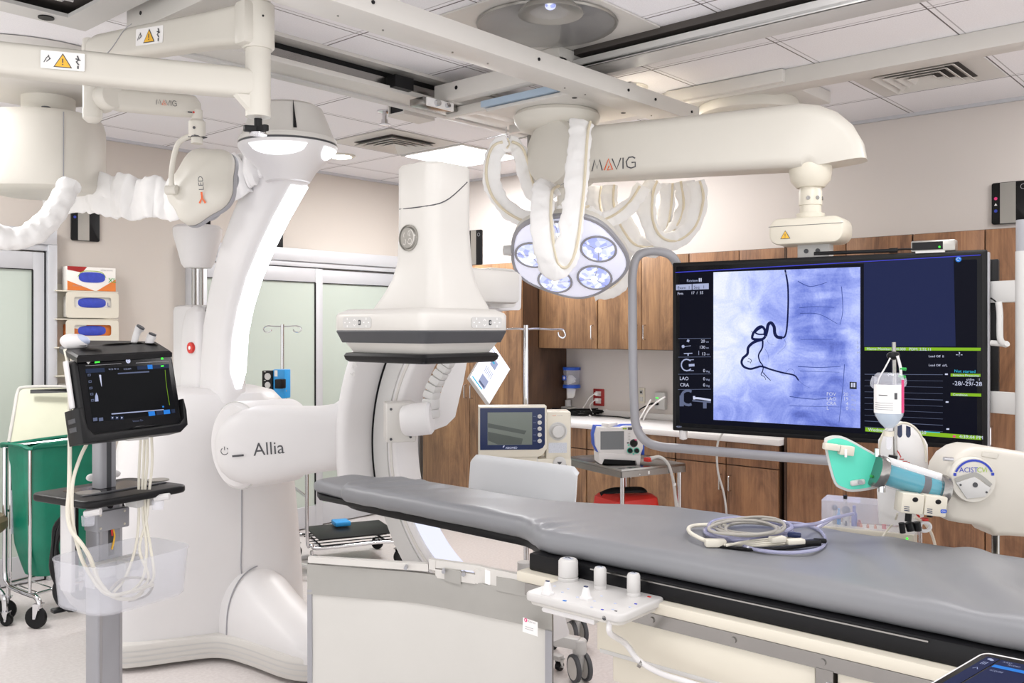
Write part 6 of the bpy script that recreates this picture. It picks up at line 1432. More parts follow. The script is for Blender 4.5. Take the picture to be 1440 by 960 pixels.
for x, y, mt in ((876, 602, 'lime'), (879, 602, 'lime'), (891, 602.5, 'orange'), (896.5, 615, 'orange'), (896, 608, 'yellow'), (893, 618, 'pink'), (884, 613, 'lgrey'), (884, 617, 'lgrey'), (884, 609, 'lgrey'), (882, 622, 'ink'), (883, 625, 'teal'), (890, 637.5, 'teal')): k.m(mt); k.prism(rrect(.011, .008, .002, 2, bx(x), by(y)), .0205, .022)
k.m('ink'); k.prism(rrect(.024, .014, .002, 2, bx(885), by(602)), .0205, .022); k.build('button_lights', t)
k = MB('red'); k.box(B(911, 646, -.03), (.035, .035, .022), .004); k.m('lgrey'); k.tube([B(914, 646, -.03), B(926, 642, -.03), B(938, 650, -.03), B(945, 668, -.03), B(948, 685, -.03), B(951, 712, -.03)], .009, 8, 5); k.tube([B(914, 643, -.03), B(930, 643, -.03), B(942, 656, -.03), B(947, 680, -.03), B(953, 712, -.03)], .006, 8, 5); k.m('sticker'); k.box(B(949, 681, -.04), (.022, .004, .014)); k.build('patient_lead', t)
k = MB('sticker'); k.box(B(857, 596.5, .02), (.09, .05, .02), .003); k.build('paper_pad', t)
rb = mid; k = MB('red', cf); t = thing('red_equipment_case', 'red equipment case with black strap on the lower shelf of the steel cart', 'case', cf @ V((0, 0, .357)))
k = MB('red', cf); k.ringloft([[(x*sq, y*sq, z) for x, y in rrect(2*lu-.30, 2*lv-.14, .03, 4, .02)] for z, sq in ((.357, .97), (.37, 1), (.585, 1), (.64, .95), (.66, .8))]); k.build('case', t)
k = MB('black', cf); k.tube([(-.04, -lv*.6, .65), (-.01, -lv*.35, .675), (.03, 0, .68), (.05, lv*.4, .675), (.06, lv*.5, .655)], .02, 8, 4, flat=.4); k.build('strap', t)

# ================================================================ things on and above the counter
def on_counter(px, py): return PZp(px, py, .944)
w = lambda px, py: PXp(px, py, XW-.001)
c = w(812, 540); t = thing('wipe_dispenser', 'clear round wipe dispenser with blue lids fixed to the wall by the counter', 'dispenser', (XW-.075, c.y, 1.06))
X_ = XW-.075; zf = lambda py: c.z+(540-py)*7.0/FPX
k = MB('clear'); k.lathe([(.001, zf(542)), (.062, zf(542)), (.066, zf(518)), (.001, zf(518))], (X_, c.y, 0)); k.build('canister', t)
k = MB('blue'); k.lathe([(.001, zf(519)), (.070, zf(519)), (.070, zf(515)), (.001, zf(515))], (X_, c.y, 0)); k.build('lid', t); k = MB('blue'); k.lathe([(.001, zf(544.5)), (.070, zf(544.5)), (.068, zf(540)), (.001, zf(540))], (X_, c.y, 0)); k.build('lid', t)
k = MB('cloth'); k.tube([(X_, c.y, zf(538)), (X_-.01, c.y+.01, zf(530)), (X_, c.y-.02, zf(535))], .03, 10, 4, wob=.02); k.ringloft([[(X_-.02, c.y+.03, zf(544)), (X_-.02, c.y-.05, zf(546)), (X_-.01, c.y-.05, zf(546))], [(X_-.04, c.y+.015, zf(553)), (X_-.04, c.y-.055, zf(555)), (X_-.03, c.y-.055, zf(555))], [(X_-.05, c.y-.0, zf(559)), (X_-.05, c.y-.05, zf(558)), (X_-.04, c.y-.05, zf(558))]]); k.build('wipe', t)
k = MB('blue'); k.box((X_-.066, c.y+.02, zf(530)), (.004, .034, .036)); k.m('sticker'); k.box((X_-.0685, c.y+.02, zf(530)), (.002, .02, .006)); k.box((X_-.0685, c.y+.02, zf(530)), (.002, .006, .022)); k.build('label', t)
def outlet(px, py, wy, wz, mat, label, name='wall_outlet', dark=True):
    c = w(px, py); t = thing(name, label, 'outlet', (XW, c.y, c.z)); k = MB(mat); k.box((XW-.005, c.y, c.z), (.01, wy, wz), .003); k.build('cover_plate', t)
    k = MB('sticker' if not dark else 'lgrey')
    for dz in (-.22, .22): k.box((XW-.012, c.y, c.z+dz*wz), (.006, wy*.5, wz*.28), .002)
    k.build('socket', t); return t, c
t, c = outlet(842.5, 558.5, .10, .13, 'darkred', 'red emergency wall outlet with two white plugs above the counter', dark=False)
k = MB('sticker')
for dz, dy in ((.03, -.01), (-.015, -.012)): k.box((XW-.035, c.y+dy, c.z+dz), (.045, .035, .022), .004)
k.tube([(XW-.05, c.y+.005, c.z+.03), (XW-.07, c.y+.04, c.z), (XW-.08, c.y+.07, c.z-.05), (XW-.1, c.y+.085, .99), (XW-.14, c.y+.09, .95)], .004, 6, 4); k.tube([(XW-.05, c.y+.0, c.z-.015), (XW-.08, c.y+.03, c.z-.06), (XW-.12, c.y-.03, .96)], .004, 6, 4); k.build('plug', t)
t, c = outlet(903, 556, .055, .115, 'cream', 'cream wall plate with one dark jack behind the grey tube', name='data_jack'); k = MB('black'); k.box((XW-.0165, c.y, c.z+.025), (.004, .014, .014)); k.build('jack', t)
c = w(931.5, 563); t = thing('charger_socket', 'pale grey wall socket unit with green light and black plug left of the screen', 'outlet', (XW, c.y, c.z))
k = MB('lgrey'); k.box((XW-.02, c.y, c.z), (.04, .085, .125), .004); k.build('case', t); k = MB('e_led'); k.box((XW-.041, c.y+.02, c.z+.02), (.003, .022, .008)); k.build('status_light', t)
k = MB('black'); k.box((XW-.055, c.y+.03, c.z-.022), (.03, .05, .018), .005); k.tube([(XW-.06, c.y+.055, c.z-.022), (XW-.10, c.y+.12, c.z-.06), (XW-.12, c.y+.20, c.z-.13), (XW-.14, c.y+.3, .955), (XW-.14, c.y+.6, .95), (XW-.16, c.y+.9, .955), (XW-.2, c.y+1.1, .955)], .005, 7, 5); k.build('power_cord', t)
c = on_counter(838, 582); k = MB('sticker'); k.tube([c+V((0, .02, .02)), c+V((.02, -.05, .03)), c+V((.0, -.12, .02)), c+V((.03, -.05, .045))], .028, 10, 4, wob=.02, seed=4); k.tube([c+V((0, .03, .02)), c+V((-.08, .06, .01)), c+V((-.12, .0, .01)), c+V((-.2, -.1, .005))], .005, 6, 4); solo(k, 'white_cable', 'white adapter and tangled white cable on the counter under the red outlet', 'cable', c)
c = on_counter(815, 583); k = MB('black')
for i in range(5): k.tube([c+V((.10*math.cos(a+i*.3)*(1+.1*i), .13*math.sin(a)*(1+.08*i), .008+.008*i+.006*math.sin(3*a+i))) for a in [q*PI/7 for q in range(15)]], .006, 6, 3)
solo(k, 'black_cable_coil', 'coiled dark cables lying on the counter beside the heart pump console', 'cable', c)
c = on_counter(799, 580); t = thing('small_charger', 'small grey charger block with white top on the counter corner', 'charger', c); k = MB('lgrey'); k.bb(c+V((-.05, -.07, .0)), c+V((.05, .07, .05)), .012); k.build('base', t); k = MB('sticker'); k.cyl(c+V((0, .0, .05)), c+V((0, 0, .10)), .025); k.build('plug', t)
k = MB('sticker'); k.tube([PXp(905, 590, 5.55), PXp(912, 576, 5.5), PXp(924, 565, 5.45), PXp(935, 558, 5.4)], .006, 7, 4); solo(k, 'white_lead', 'longer white lead rising from the counter toward the charger socket', 'cable', PXp(905, 590, 5.55), 'white leads above the counter')
k = MB('sticker'); k.tube([PXp(898, 592, 5.5), PXp(908, 574, 5.45), PXp(915, 562, 5.4)], .005, 7, 4); solo(k, 'white_lead', 'shorter white lead rising from the counter just right of the grey tube', 'cable', PXp(898, 592, 5.5), 'white leads above the counter')
k = MB('lgrey'); k.tube([P(1017, 608, 5.05), P(1010, 620, 5.05), P(1008, 640, 5.05), P(1010, 665, 5.05), P(1017, 690, 5.05), P(1021, 715, 5.05), P(1024, 760, 5.05)], .006, 8, 5); solo(k, 'hanging_cable', 'thin grey cable hanging from the screen in front of the base cabinets', 'cable', P(1017, 608, 5.05))
# dark status panels on the walls
def panel(loc, face, label, wd=.185, ht=.30):
    t = thing('status_panel', label, 'wall panel', loc, 0, 'black and silver wall panels'); x = V((1, 0, 0)) if face == 'Y' else V((0, -1, 0)); f = frame(loc, x, UP)
    k = MB('black', f); k.prism(rrect(wd, ht, .012, 4), 0, .02, .003); k.m(M['navy']); k.build('case', t)
    k = MB('silver', f); k.quad(-wd*.28, -ht/2+.003, wd*.12, ht/2-.003, .0206); k.build('silver_band', t)
    k = MB('sticker', f); 
    for i, mt in enumerate(('pink', 'sticker', 'inkblue')): k.m(mt); k.prism([(-wd*.39+.009*math.cos(a), ht*.12-i*.035+.009*math.sin(a)) for a in ([q*PI/6 for q in range(12)] if i != 1 else [PI/2, PI/2+2.1, PI/2+4.2])], .02, .0212)
    k.m('mgrey'); c0 = (wd*.31, ht*.36); k.line2([(c0[0]+.014*math.cos(a), c0[1]+.014*math.sin(a)) for a in [i*PI/6 for i in range(13)]], .003, .0208); k.build('symbols', t)
panel(PYp(119, 301, YW-.001), 'Y', 'black and silver wall panel above the glove boxes', ht=.36)
panel(PYp(382, 333, YW-.001), 'Y', 'black and silver wall panel half hidden by the glowing spine')
panel(PXp(669.5, 348, XW-.001), 'X', 'narrow dark wall panel beside the detector column above the tall cabinet', wd=.16)
panel(PXp(1423, 285, XW-.001), 'X', 'black and silver wall panel at the right edge above the tall cabinets', wd=.20, ht=.235)

# ================================================================ glove box holder on the back wall
def G(px, py): return PYp(px, py, YW-.10)
gx0, gx1 = G(91, 460).x, G(165, 460).x; gz = lambda py: G(128, py).z
t = thing('glove_holder', 'cream wall rack with stacked compartments for glove boxes', 'glove rack', ((gx0+gx1)/2, YW, gz(540)))
k = MB('cream'); k.bb((gx0-.06, YW-.012, gz(530)), (gx1, YW-.002, gz(400)), .003)
for py in (410, 449, 488, 527): k.bb((gx0-.06, YW-.115, gz(py)-.004), (gx1, YW-.01, gz(py)+.004), .002)
k.bb((gx0-.06, YW-.05, gz(530)), (gx0-.05, YW-.01, gz(390)), .003); k.build('rack', t)
for i, py in enumerate((429, 468, 507)):
    z0, z1 = gz(py+18), gz(py-18); k = MB('cream'); Y = YW-.118; cx = (gx0+gx1)/2; wv = (gx1-gx0)
    outer = rrect(wv, z1-z0, .02, 4, 0, 0); f = frame((cx, Y, (z0+z1)/2), (1, 0, 0), UP)
    inner = rrect(wv*.70, (z1-z0)*.42, .015, 4, 0, (z1-z0)*.10); k.at(f)
    n = len(outer); k.add([(x, y, .004) for x, y in outer]+[(x, y, .004) for x, y in inner]+[(x, y, -.004) for x, y in outer], [(i_, (i_+1) % n, n+(i_+1) % n, n+i_) for i_ in range(n)]+[((i_+1) % n, i_, 2*n+i_, 2*n+(i_+1) % n) for i_ in range(n)]); k.build('front_plate', t)
def glovebox(py, label, mats, h=.135, out=0, wd=None):
    wd = wd or (gx1-gx0)*.88; cx = (gx0+gx1)/2; b = thing('glove_box', label, 'glove box', (cx, YW-.06, gz(py+18)), 0, 'glove boxes in the wall rack'); f = frame((cx, YW-.105-out, gz(py+18)+h/2+.006), (1, 0, 0), UP)
    k = MB(mats[0], f); k.bb((-wd/2, -h/2, -.08), (wd/2, h/2, 0), .002)
    k.m(mats[1]); k.add([(-wd/2, -h/2, .001), (wd*.05, -h/2, .001), (-wd/2, -h*.1, .001)], [(0, 1, 2)]); k.add([(wd/2, -h/2, .001), (wd*.1, -h/2, .001), (wd/2, h*.02, .001)], [(0, 1, 2)]); k.m(mats[2]); k.add([(-wd/2, h/2, .001), (-wd*.1, h/2, .001), (-wd*.2, h*.25, .001), (-wd/2, h*.35, .001)], [(3, 2, 1, 0)])
    k.build('carton', b); return b, f, wd, h
b, f, wd, h = glovebox(392, 'glove box marked XL in the top tray of the wall rack', ('glovebox', 'gloveorange', 'darkred'), .155, wd=(gx1-gx0)*.92)
k = MB('gloveblue', f); k.prism([(x*1.0, y) for x, y in sring(0, .01, wd*.27, h*.22, 30, 3)], 0, .004); k.build('glove_opening', b)
k = MB(bpy.data.materials['green_plastic'], f); k.text('XL', .045, wd*.34, -.02, .002); k.m('lime'); k.line2([(-wd*.29, .012), (-wd*.2, .045), (0, .052), (wd*.2, .045), (wd*.29, .012)], .004, .003, 4); k.m('darkred').text('TRONEX', .016, -wd*.44, h*.37, .002); k.m('mgrey').text('NITRILE GLOVES', .011, wd*.18, h*.37, .002); k.text('150 GLOVES', .011, -wd*.4, -h*.33, .002); k.build('print', b)
for i, (py, lb) in enumerate(((429, 'glove box with blue gloves and letter L in the second compartment of the wall rack'), (468, 'glove box with orange print behind the ultrasound screen, third compartment of the rack'))):
    b, f, wd, h = glovebox(py, lb, ('glovebox' if i == 0 else 'gloveorange', 'yellow', 'glovebox'), out=.0)
    k = MB('gloveblue', f); k.prism(sring(0, .026, wd*.30, h*.24, 30, 3), 0, .004, .001); k.build('glove_opening', b)
    if i == 0: k = MB('inkblue', f); k.text('L', .035, wd*.33, .005, .003); k.m('yellow'); k.quad(-wd*.12, -h*.45, wd*.14, -h*.25, .003); k.build('print', b)

# ================================================================ infusion pole with blue pump, back wall
ip = P(397, 520, 5.95)
t = thing('infusion_pole', 'chrome infusion pole with blue pump before the frosted sliding door', 'infusion pole', (ip.x, ip.y, 0), 0, 'infusion poles')
k = MB('chrome'); k.cyl((ip.x, ip.y, .06), (ip.x, ip.y, P(397, 456, 5.95).z), .0115, n=16); k.m('lgrey'); k.lathe([(.001, -.03), (.022, -.03), (.022, .03), (.001, .03)], P(397, 566, 5.95)); k.build('pole', t)
for s_ in (-1, 1):
    q = lambda x, y: P(397+x*s_, y, 5.95); k = MB('chrome'); k.tube([q(0, 459), q(12, 458.5), q(20, 458), q(25, 460), q(26.5, 463.5), q(23, 467), q(17, 466), q(15.5, 463)], .004, 8, 4); k.build('hook', t)
k = MB('lgrey')
for i in range(5): a = i*2*PI/5; k.tube([(ip.x, ip.y, .10), (ip.x+.27*math.cos(a), ip.y+.27*math.sin(a), .075)], .016, 8, 1)
k.build('base', t)
for i in range(5): a = i*2*PI/5; caster(t, (ip.x+.27*math.cos(a), ip.y+.27*math.sin(a), 0), .026, a, top=.08)
t = thing('infusion_pump', 'bright blue infusion pump with black control face clamped on a chrome pole', 'pump', P(388, 560, 5.9))
f = frame(P(386, 539, 5.9), (RT-FW*.25), UP); s = 5.9/FPX
k = MB('skyblue', f); k.bb((-.012, -.19*.5, -.08), (16*s, .18*.5, .0), .006); k.build('case', t)
k = MB('black', f); k.bb((-18*s, -18*s, -.06), (-.010, 18*s, .012), .004); k.m('lgrey')
for y, r in ((.045, .022), (-.01, .02)): k.lathe([(r*.8, .012), (r, .012), (r, .015), (r*.8, .015)], (-9*s, y, 0), (0, 0, 1), 20)
for y in (.075, .02, -.05): k.line2([(-15*s, y), (-12*s, y)], .004, .0125)
k.build('control_face', t); k = MB('sticker', f); k.quad(.0, .045, .022, .085, .001); k.build('label', t)
k = MB('black', f); k.bb((6*s, -.03, -.01), (17*s, .03, .05), .006); k.build('pole_clamp', t)
k = MB('cablegrey'); k.tube([P(402, 548, 5.9), P(403, 560, 5.92), P(408, 575, 5.92), P(412, 590, 5.92)], .005, 7, 4); k.build('power_cord', t)
# chrome wheeled rack behind the table head
DC = 6.35
k0 = P(487, 740, DC); t = thing('chrome_rack', 'low chrome wheeled rack with black shelf behind the head end of the table', 'rack', (k0.x, k0.y, 0))
rf_ = frame(V((P(487, 740, DC).x, P(487, 740, DC).y, 0)), (RT*.9+FW*.42), UP.cross(RT*.9+FW*.42)); 
hx, hy = .32, .22
k = MB('chrome', rf_)
for sy in (-1, 1): k.tube([(-hx, sy*hy, .95), (-hx, sy*hy, .25), (-hx+.03, sy*hy, .18), (-hx+.10, sy*hy, .155), (hx-.1, sy*hy, .155), (hx-.03, sy*hy, .13), (hx, sy*hy, .10)], .012, 10, 4)
for x, z in ((-hx, .95), (-hx, .5), (-hx+.1, .155), (hx-.1, .155)): k.tube([(x, -hy, z), (x, hy, z)], .010, 8, 1)
k.build('tube_frame', t)
k = MB('black', rf_); k.bb((-hx+.08, -hy, .205), (hx-.02, hy, .215), .004)
for i in range(6): k.cyl((-hx+.05, -hy+.08*i, .17), (hx-.05, -hy+.08*i, .17), .004, n=6)
k.build('shelf', t)
for x in (-hx+.03, hx-.02):
    for sy in (-1, 1): caster(t, rf_ @ V((x, sy*hy, 0)), .045, 1.0+sy, top=.145)
k = MB('skyblue', rf_); k.bb((-hx+.03, -hy+.03, .86), (.10, hy-.03, .97), .01); solo(k, 'blue_bin', 'blue bin top showing above the head pad, on the chrome rack', 'bin', rf_ @ V((0, 0, .86)))
k = MB('skyblue', rf_); k.bb((-.06, hy-.16, .223), (.05, hy-.03, .255), .008); solo(k, 'blue_tray', 'small blue tray on the black shelf of the chrome rack', 'tray', rf_ @ V((.1, 0, .223)))

# ================================================================ laundry hamper at the left
HXD = RT*.875-FW*.48; H0 = P(54, 700, 4.9)-HXD*.19+UP.cross(HXD)*.24
t = thing('laundry_hamper', 'chrome wheeled laundry hamper frame with tall upright cream lid', 'hamper', (H0.x, H0.y, 0))
hf = frame(V((H0.x, H0.y, 0)), HXD, UP.cross(HXD)); hx, hy = .11, .235
k = MB('chrome', hf)
for sy in (-1, 1):
    k.tube([(-hx, sy*hy, .955), (-hx, sy*hy, .5), (-hx, sy*hy, .26), (-hx+.03, sy*hy, .205), (-hx+.08, sy*hy, .185), (hx, sy*hy, .17), (hx+.05, sy*hy, .165), (hx+.08, sy*hy, .14), (hx+.08, sy*hy, .10)], .014, 10, 4)
    k.tube([(-hx, sy*hy, .955), (hx, sy*hy, .955), (hx, sy*hy, .17)], .009, 8, 1)
    k.tube([(-hx+.05, sy*hy, .93), (-hx+.05, sy*hy, .2)], .006, 8, 1)
for x, z in ((-hx, .955), (hx, .955), (-hx, .60), (-hx, .20), (hx, .165)): k.tube([(x, -hy, z), (x, hy, z)], .009, 8, 1)
for i in range(5): k.tube([(-hx+.05, -hy+.088*i+.04, .19), (hx, -hy+.088*i+.04, .175)], .0035, 6, 1)
k.build('tube_frame', t)
for sy in (-1, 1):
    caster(t, hf @ V((hx+.08, sy*hy, 0)), .06, 2.2, top=.155); caster(t, hf @ V((-hx+.03, sy*hy, 0)), .06, 2.6, top=.19)
k = MB('lidcream'); lid = [P(9, 641, 5.25), P(21, 572, 5.37), P(25, 552, 5.42), P(36, 544, 5.44), P(106, 545, 5.52), P(112, 560, 5.5), P(116, 640, 5.4)]
k.ringloft([lid, [p+FW*.02 for p in lid]]); k.m('offwhite'); k.tube([p for p in lid[:-1]], .010, 8, 3); lido = k.build('lid', t)
k = MB('black'); a_ = [P(44, 547.5, 5.40), P(112, 546, 5.47), P(112, 551, 5.45), P(44, 553, 5.39)]; k.ringloft([a_, [p-FW*.012 for p in a_]]); k.build('hinge_bar', lido)
k = MB('foil', hf); k.prism([(-hy, .48), (-hy*.2, .48), (-hy*.3, .68), (-hy, .72)], 0, .004, Mx=Matrix.Translation((-hx+.055, 0, 0)) @ Matrix.Rotation(PI/2, 4, 'Z') @ Matrix.Rotation(PI/2, 4, 'X')); k.build('foil_flap', t)
k = MB('green', hf); rings = []
for i in range(22):
    q = i/21; z = .975-.72*q; sx_ = 1.03-.05*q-.18*max(0, q-.75)/.25*q; dx = .05*q
    ring = []
    for j, (x, y) in enumerate(rrect((2*hx+.02)*sx_, 2*hy*sx_, .07, 8)):
        a = math.atan2(y, x); nn = .030*noise.noise(V((x*11, y*11, z*2.2)))+.012*math.sin(a*9+q*2+2*noise.noise(V((x*4, y*4, z*3)))); ring.append((x*(1+nn*1.4)+dx, y*(1+nn*1.4), z+(.012*math.sin(a*6) if i == 0 else 0)))
    rings.append(ring)
k.ringloft(rings, cap0=False); k.tube([(x, y, .965+.01*math.sin(i)) for i, (x, y) in enumerate(rrect(2*hx+.05, 2*hy+.04, .06, 4))], .022, 8, 2, closed=True, flat=.6, wob=.01)
solo(k, 'green_laundry_bag', 'dark green plastic laundry bag hanging in the chrome hamper', 'bag', hf @ V((0, 0, .25)))
# corner of a rolling stool at the left edge
sc_ = P(-45, 880, 4.95); t = thing('rolling_stool', 'chrome footed rolling stool only just entering at the left edge', 'stool', (sc_.x, sc_.y, 0))
k = MB('chrome'); 
for i in range(5):
    a = i*2*PI/5+math.atan2(RT.y, RT.x); q = V((math.cos(a), math.sin(a), 0))*.20; k.tube([V((sc_.x, sc_.y, .20)), V((sc_.x, sc_.y, .2))+q*.7, V((sc_.x, sc_.y, .16))+q*.95, V((sc_.x, sc_.y, .085))+q], .015, 8, 4)
k.cyl((sc_.x, sc_.y, .18), (sc_.x, sc_.y, .50), .025); k.build('base', t)
for i in range(5): a = i*2*PI/5+math.atan2(RT.y, RT.x); caster(t, (sc_.x+.20*math.cos(a), sc_.y+.20*math.sin(a), 0), .032, a, top=.09)
k = MB(pmat('olive_vinyl', '6e6047', .5)); k.lathe([(.001, 0), (.17, 0), (.19, .02), (.19, .06), (.17, .085), (.001, .09)], (sc_.x, sc_.y, .50), n=34); k.build('seat', t)
# ================================================================ ultrasound cart
UO = V((1.355, 2.95, 0)); UA = math.radians(10.5)
t = thing('ultrasound_cart', 'ultrasound machine with black tilted screen on a slim grey wheeled column', 'ultrasound machine', UO, UA)
L = WM[t]
def loc(p): return L.inverted() @ p
k = MB('mgrey', L); pole_y = .06
k.prism(rrect(.062, .05, .010, 3, .03, pole_y), 1.08, 1.36); k.m('dark'); k.bb((.022, pole_y-.027, 1.08), (.038, pole_y-.0245, 1.36)); k.build('upper_column', t)
k = MB('mgrey', L); k.prism(rrect(.094, .07, .010, 3, .03, pole_y), .10, 1.06); k.m('alu'); k.bb((-.012, pole_y-.0365, .1), (-.002, pole_y-.035, 1.03)); k.bb((.062, pole_y-.0365, .1), (.072, pole_y-.035, 1.03)); k.m('dark'); k.bb((.020, pole_y-.0362, .86), (.042, pole_y-.0352, .985)); k.build('lower_column', t)
k = MB('mgrey', L); k.bb((-.03, pole_y-.05, .945), (.09, pole_y+.02, 1.01), .004); k.m('cream')
for x in (-.018, .07):
    for z in (.957, 1.0): k.cyl((x, pole_y-.0505, z), (x, pole_y-.052, z), .004, n=10)
k.m('black'); k.tube([(.10, pole_y-.01, .955), (.105, pole_y, .985), (.06, pole_y-.02, 1.05), (.02, pole_y-.045, 1.02)], .009, 8, 4); k.m('yellow'); k.tube([(.030, pole_y-.045, .95), (.037, pole_y-.045, .92), (.027, pole_y-.045, .88)], .003, 6, 4); k.m('red'); k.tube([(.026, pole_y-.046, .945), (.028, pole_y-.046, .925)], .003, 6, 1); k.build('height_clamp', t)
k = MB('lgrey', L)
for i in range(4):
    a = PI/4+i*PI/2; k.tube([(.03, pole_y, .11), (.03+.30*math.cos(a), pole_y+.25*math.sin(a), .10)], .028, 10, 1, flat=.7)
k.lathe([(.001, 0), (.09, 0), (.08, .07), (.05, .09), (.001, .09)], (.03, pole_y, .07)); k.build('base', t)
for i in range(4): a = PI/4+i*PI/2; caster(t, L @ V((.03+.30*math.cos(a), pole_y+.25*math.sin(a), 0)), .035, a, forkmat='lgrey', top=.10)
# tray plate
zt = 1.078
q = [loc(PZp(x, y, zt)) for x, y in ((55, 693), (116, 708), (257, 683), (186, 667))]
cx, cy = sum(p.x for p in q)/4, sum(p.y for p in q)/4
x0, x1 = (q[0].x+q[1].x)/2, (q[2].x+q[3].x)/2; y0, y1 = (q[1].y+q[2].y)/2, (q[0].y+q[3].y)/2
k = MB('black', L); W_, D_ = x1-x0, y1-y0
k.prism(rrect(W_, D_, .045, 6, (x0+x1)/2, (y0+y1)/2), zt-.024, zt, .008, 3); k.m('blackgloss'); k.prism(rrect(W_*.66, D_*.55, .02, 4, (x0+x1)/2+.01, (y0+y1)/2+.01), zt, zt+.001)
k.m('dark'); k.bb((x0+W_*.12, y0+D_*.30, zt), (x1-W_*.06, y0+D_*.34, zt+.004), .001)
for px, py in ((124, 693), (222, 675)):
    c = loc(PZp(px, py, zt)); k.m('silver'); k.lathe([(.030, 0), (.037, 0), (.037, .004), (.030, .004)], (c.x, c.y, zt-.001), n=24); k.m('offwhite'); k.lathe([(.001, 0), (.030, 0), (.030, .001), (.001, .001)], (c.x, c.y, zt), n=24)
k.build('tray', t)
k = MB('white', L)
for px, py in ((129, 676), (162, 671)): c = loc(PZp(px, py, zt)); k = MB('white', L); k.ellipsoid((c.x, c.y, zt+.012), (.020, .014, .013)); k.build('knob', t)
# cup hooks beneath the tray
def clipcup(px, py, d, flip):
    c = P(px, py, d); k = MB('clear'); k.lathe([(.001, -.018), (.018, -.018), (.020, .012), (.018, .012)], c, n=18); k.build('gel_cup', t); k = MB('white'); k.tube([c+UP*.016-RT*.01*flip, c+UP*.022+RT*.02*flip, c+UP*.024+RT*.038*flip], .011, 8, 4, flat=2.0 if False else 1, up=UP); k.build('clip_lever', t)
clipcup(124, 730, 2.80, 1); clipcup(222, 708, 2.98, 1)
k = MB('lgrey', L); c = loc(P(195, 706, 3.0)); k.bb((c.x-.03, c.y-.03, c.z-.012), (c.x+.04, c.y+.03, c.z+.02), .003); k.build('probe_bracket', t)
# translucent basket
bx0, bx1, by0, by1 = -.205, .150, -.25, .02
k = MB('translucent', L); o = rrect(bx1-bx0, by1-by0, .07, 7, (bx0+bx1)/2, (by0+by1)/2); sc = lambda s, z: [((bx0+bx1)/2+(x-(bx0+bx1)/2)*s, (by0+by1)/2+(y-(by0+by1)/2)*s, z) for x, y in o]
def rim(y): return 0
k.ringloft([sc(.90, .752), sc(.93, .757), sc(1.0, .895), sc(1.015, .897), sc(1.015, .901), sc(.99, .901), sc(.915, .762), sc(.89, .758)]); k.build('basket', t)
k = MB('lgrey', L); k.bb((-.06, pole_y-.075, .80), (.12, pole_y-.036, .85), .006); k.build('basket_bracket', t)
k = MB('clear', L); k.bb((-.10, -.06, .79), (.10, -.02, .85), .004); k.m('lgrey'); k.bb((.02, -.065, .79), (.035, -.015, .852)); k.bb((-.09, -.065, .79), (-.075, -.015, .852)); k.build('clear_box', t)
# tablet screen
dl, dr = 2.66, 2.95
BL, BR = P(121, 617, dl), P(258, 600, dr); TLq = P(107, 503, dl+.03)
sfr = frame(BL, BR-BL, TLq-BL); w_, h_ = (BR-BL).length, (TLq-BL).length
k = MB('black', sfr); k.prism(rrect(w_, h_, .02, 5, w_/2, h_/2), -.045, 0, .006, 3); k.build('screen_housing', t)
k = MB('blackgloss', sfr); k.prism(rrect(w_*.955, h_*.93, .012, 4, w_/2, h_*.52), 0, .002); k.build('glass', t)
# holder: lower cradle and top shell
k = MB('black', sfr); k.prism([(-.018, -.012), (w_-.02, -.016), (w_+.010, .004), (w_+.014, .05), (w_+.010, .09), (w_+.004, .09), (w_-.002, .028), (w_-.02, .012), (.02, .010), (.004, .03), (-.004, .09), (-.018, .09)], -.06, .012, .004); k.m('dark')
for y in (.025, .05): k.bb((-.0195, y, -.045), (-.016, y+.014, -.01), .001)
k.m('blackgloss'); k.prism([(w_*.42, .012), (w_*.72, .012), (w_*.67, .019), (w_*.47, .019)], .012, .016, .001); k.build('cradle', t)
k = MB('white', sfr); k.bb((-.010, .095, -.045), (-.002, h_-.002, -.025), .003); k.build('side_rail', t)
tb = [P(83, 487, 2.86), P(108, 501, 2.67), P(242, 494, 2.97), P(221, 481, 3.10), P(184, 479.5, 3.14), P(112, 479, 2.98)]
k = MB('black'); tz = V((0, 0, .0)); k.ringloft([[p-UP*.018 for p in tb], [p-UP*.004 for p in tb], [p+(sum(tb, V((0, 0, 0)))/6-p)*.04+UP*.002 for p in tb]])
cen_ = sum(tb, V((0, 0, 0)))/6
k.m('blackgloss'); k.build('probe_shelf', t)
k = MB('dark'); 
for px, py, d, a_, b_ in ((165, 483.5, 2.97, .055, .012), (128, 487, 2.82, .035, .02), (192, 482.5, 3.03, .025, .014), (213, 484, 3.04, .022, .014)):
    c = P(px, py, d)+UP*.004; dx_ = (BR-BL).normalized(); dy_ = UP.cross(dx_); k.add([c+dx_*a_*math.cos(i*PI/9)+dy_*b_*math.sin(i*PI/9)*1.6 for i in range(18)], [tuple(range(18))])
k.m('blackgloss'); k.build('probe_well', t)
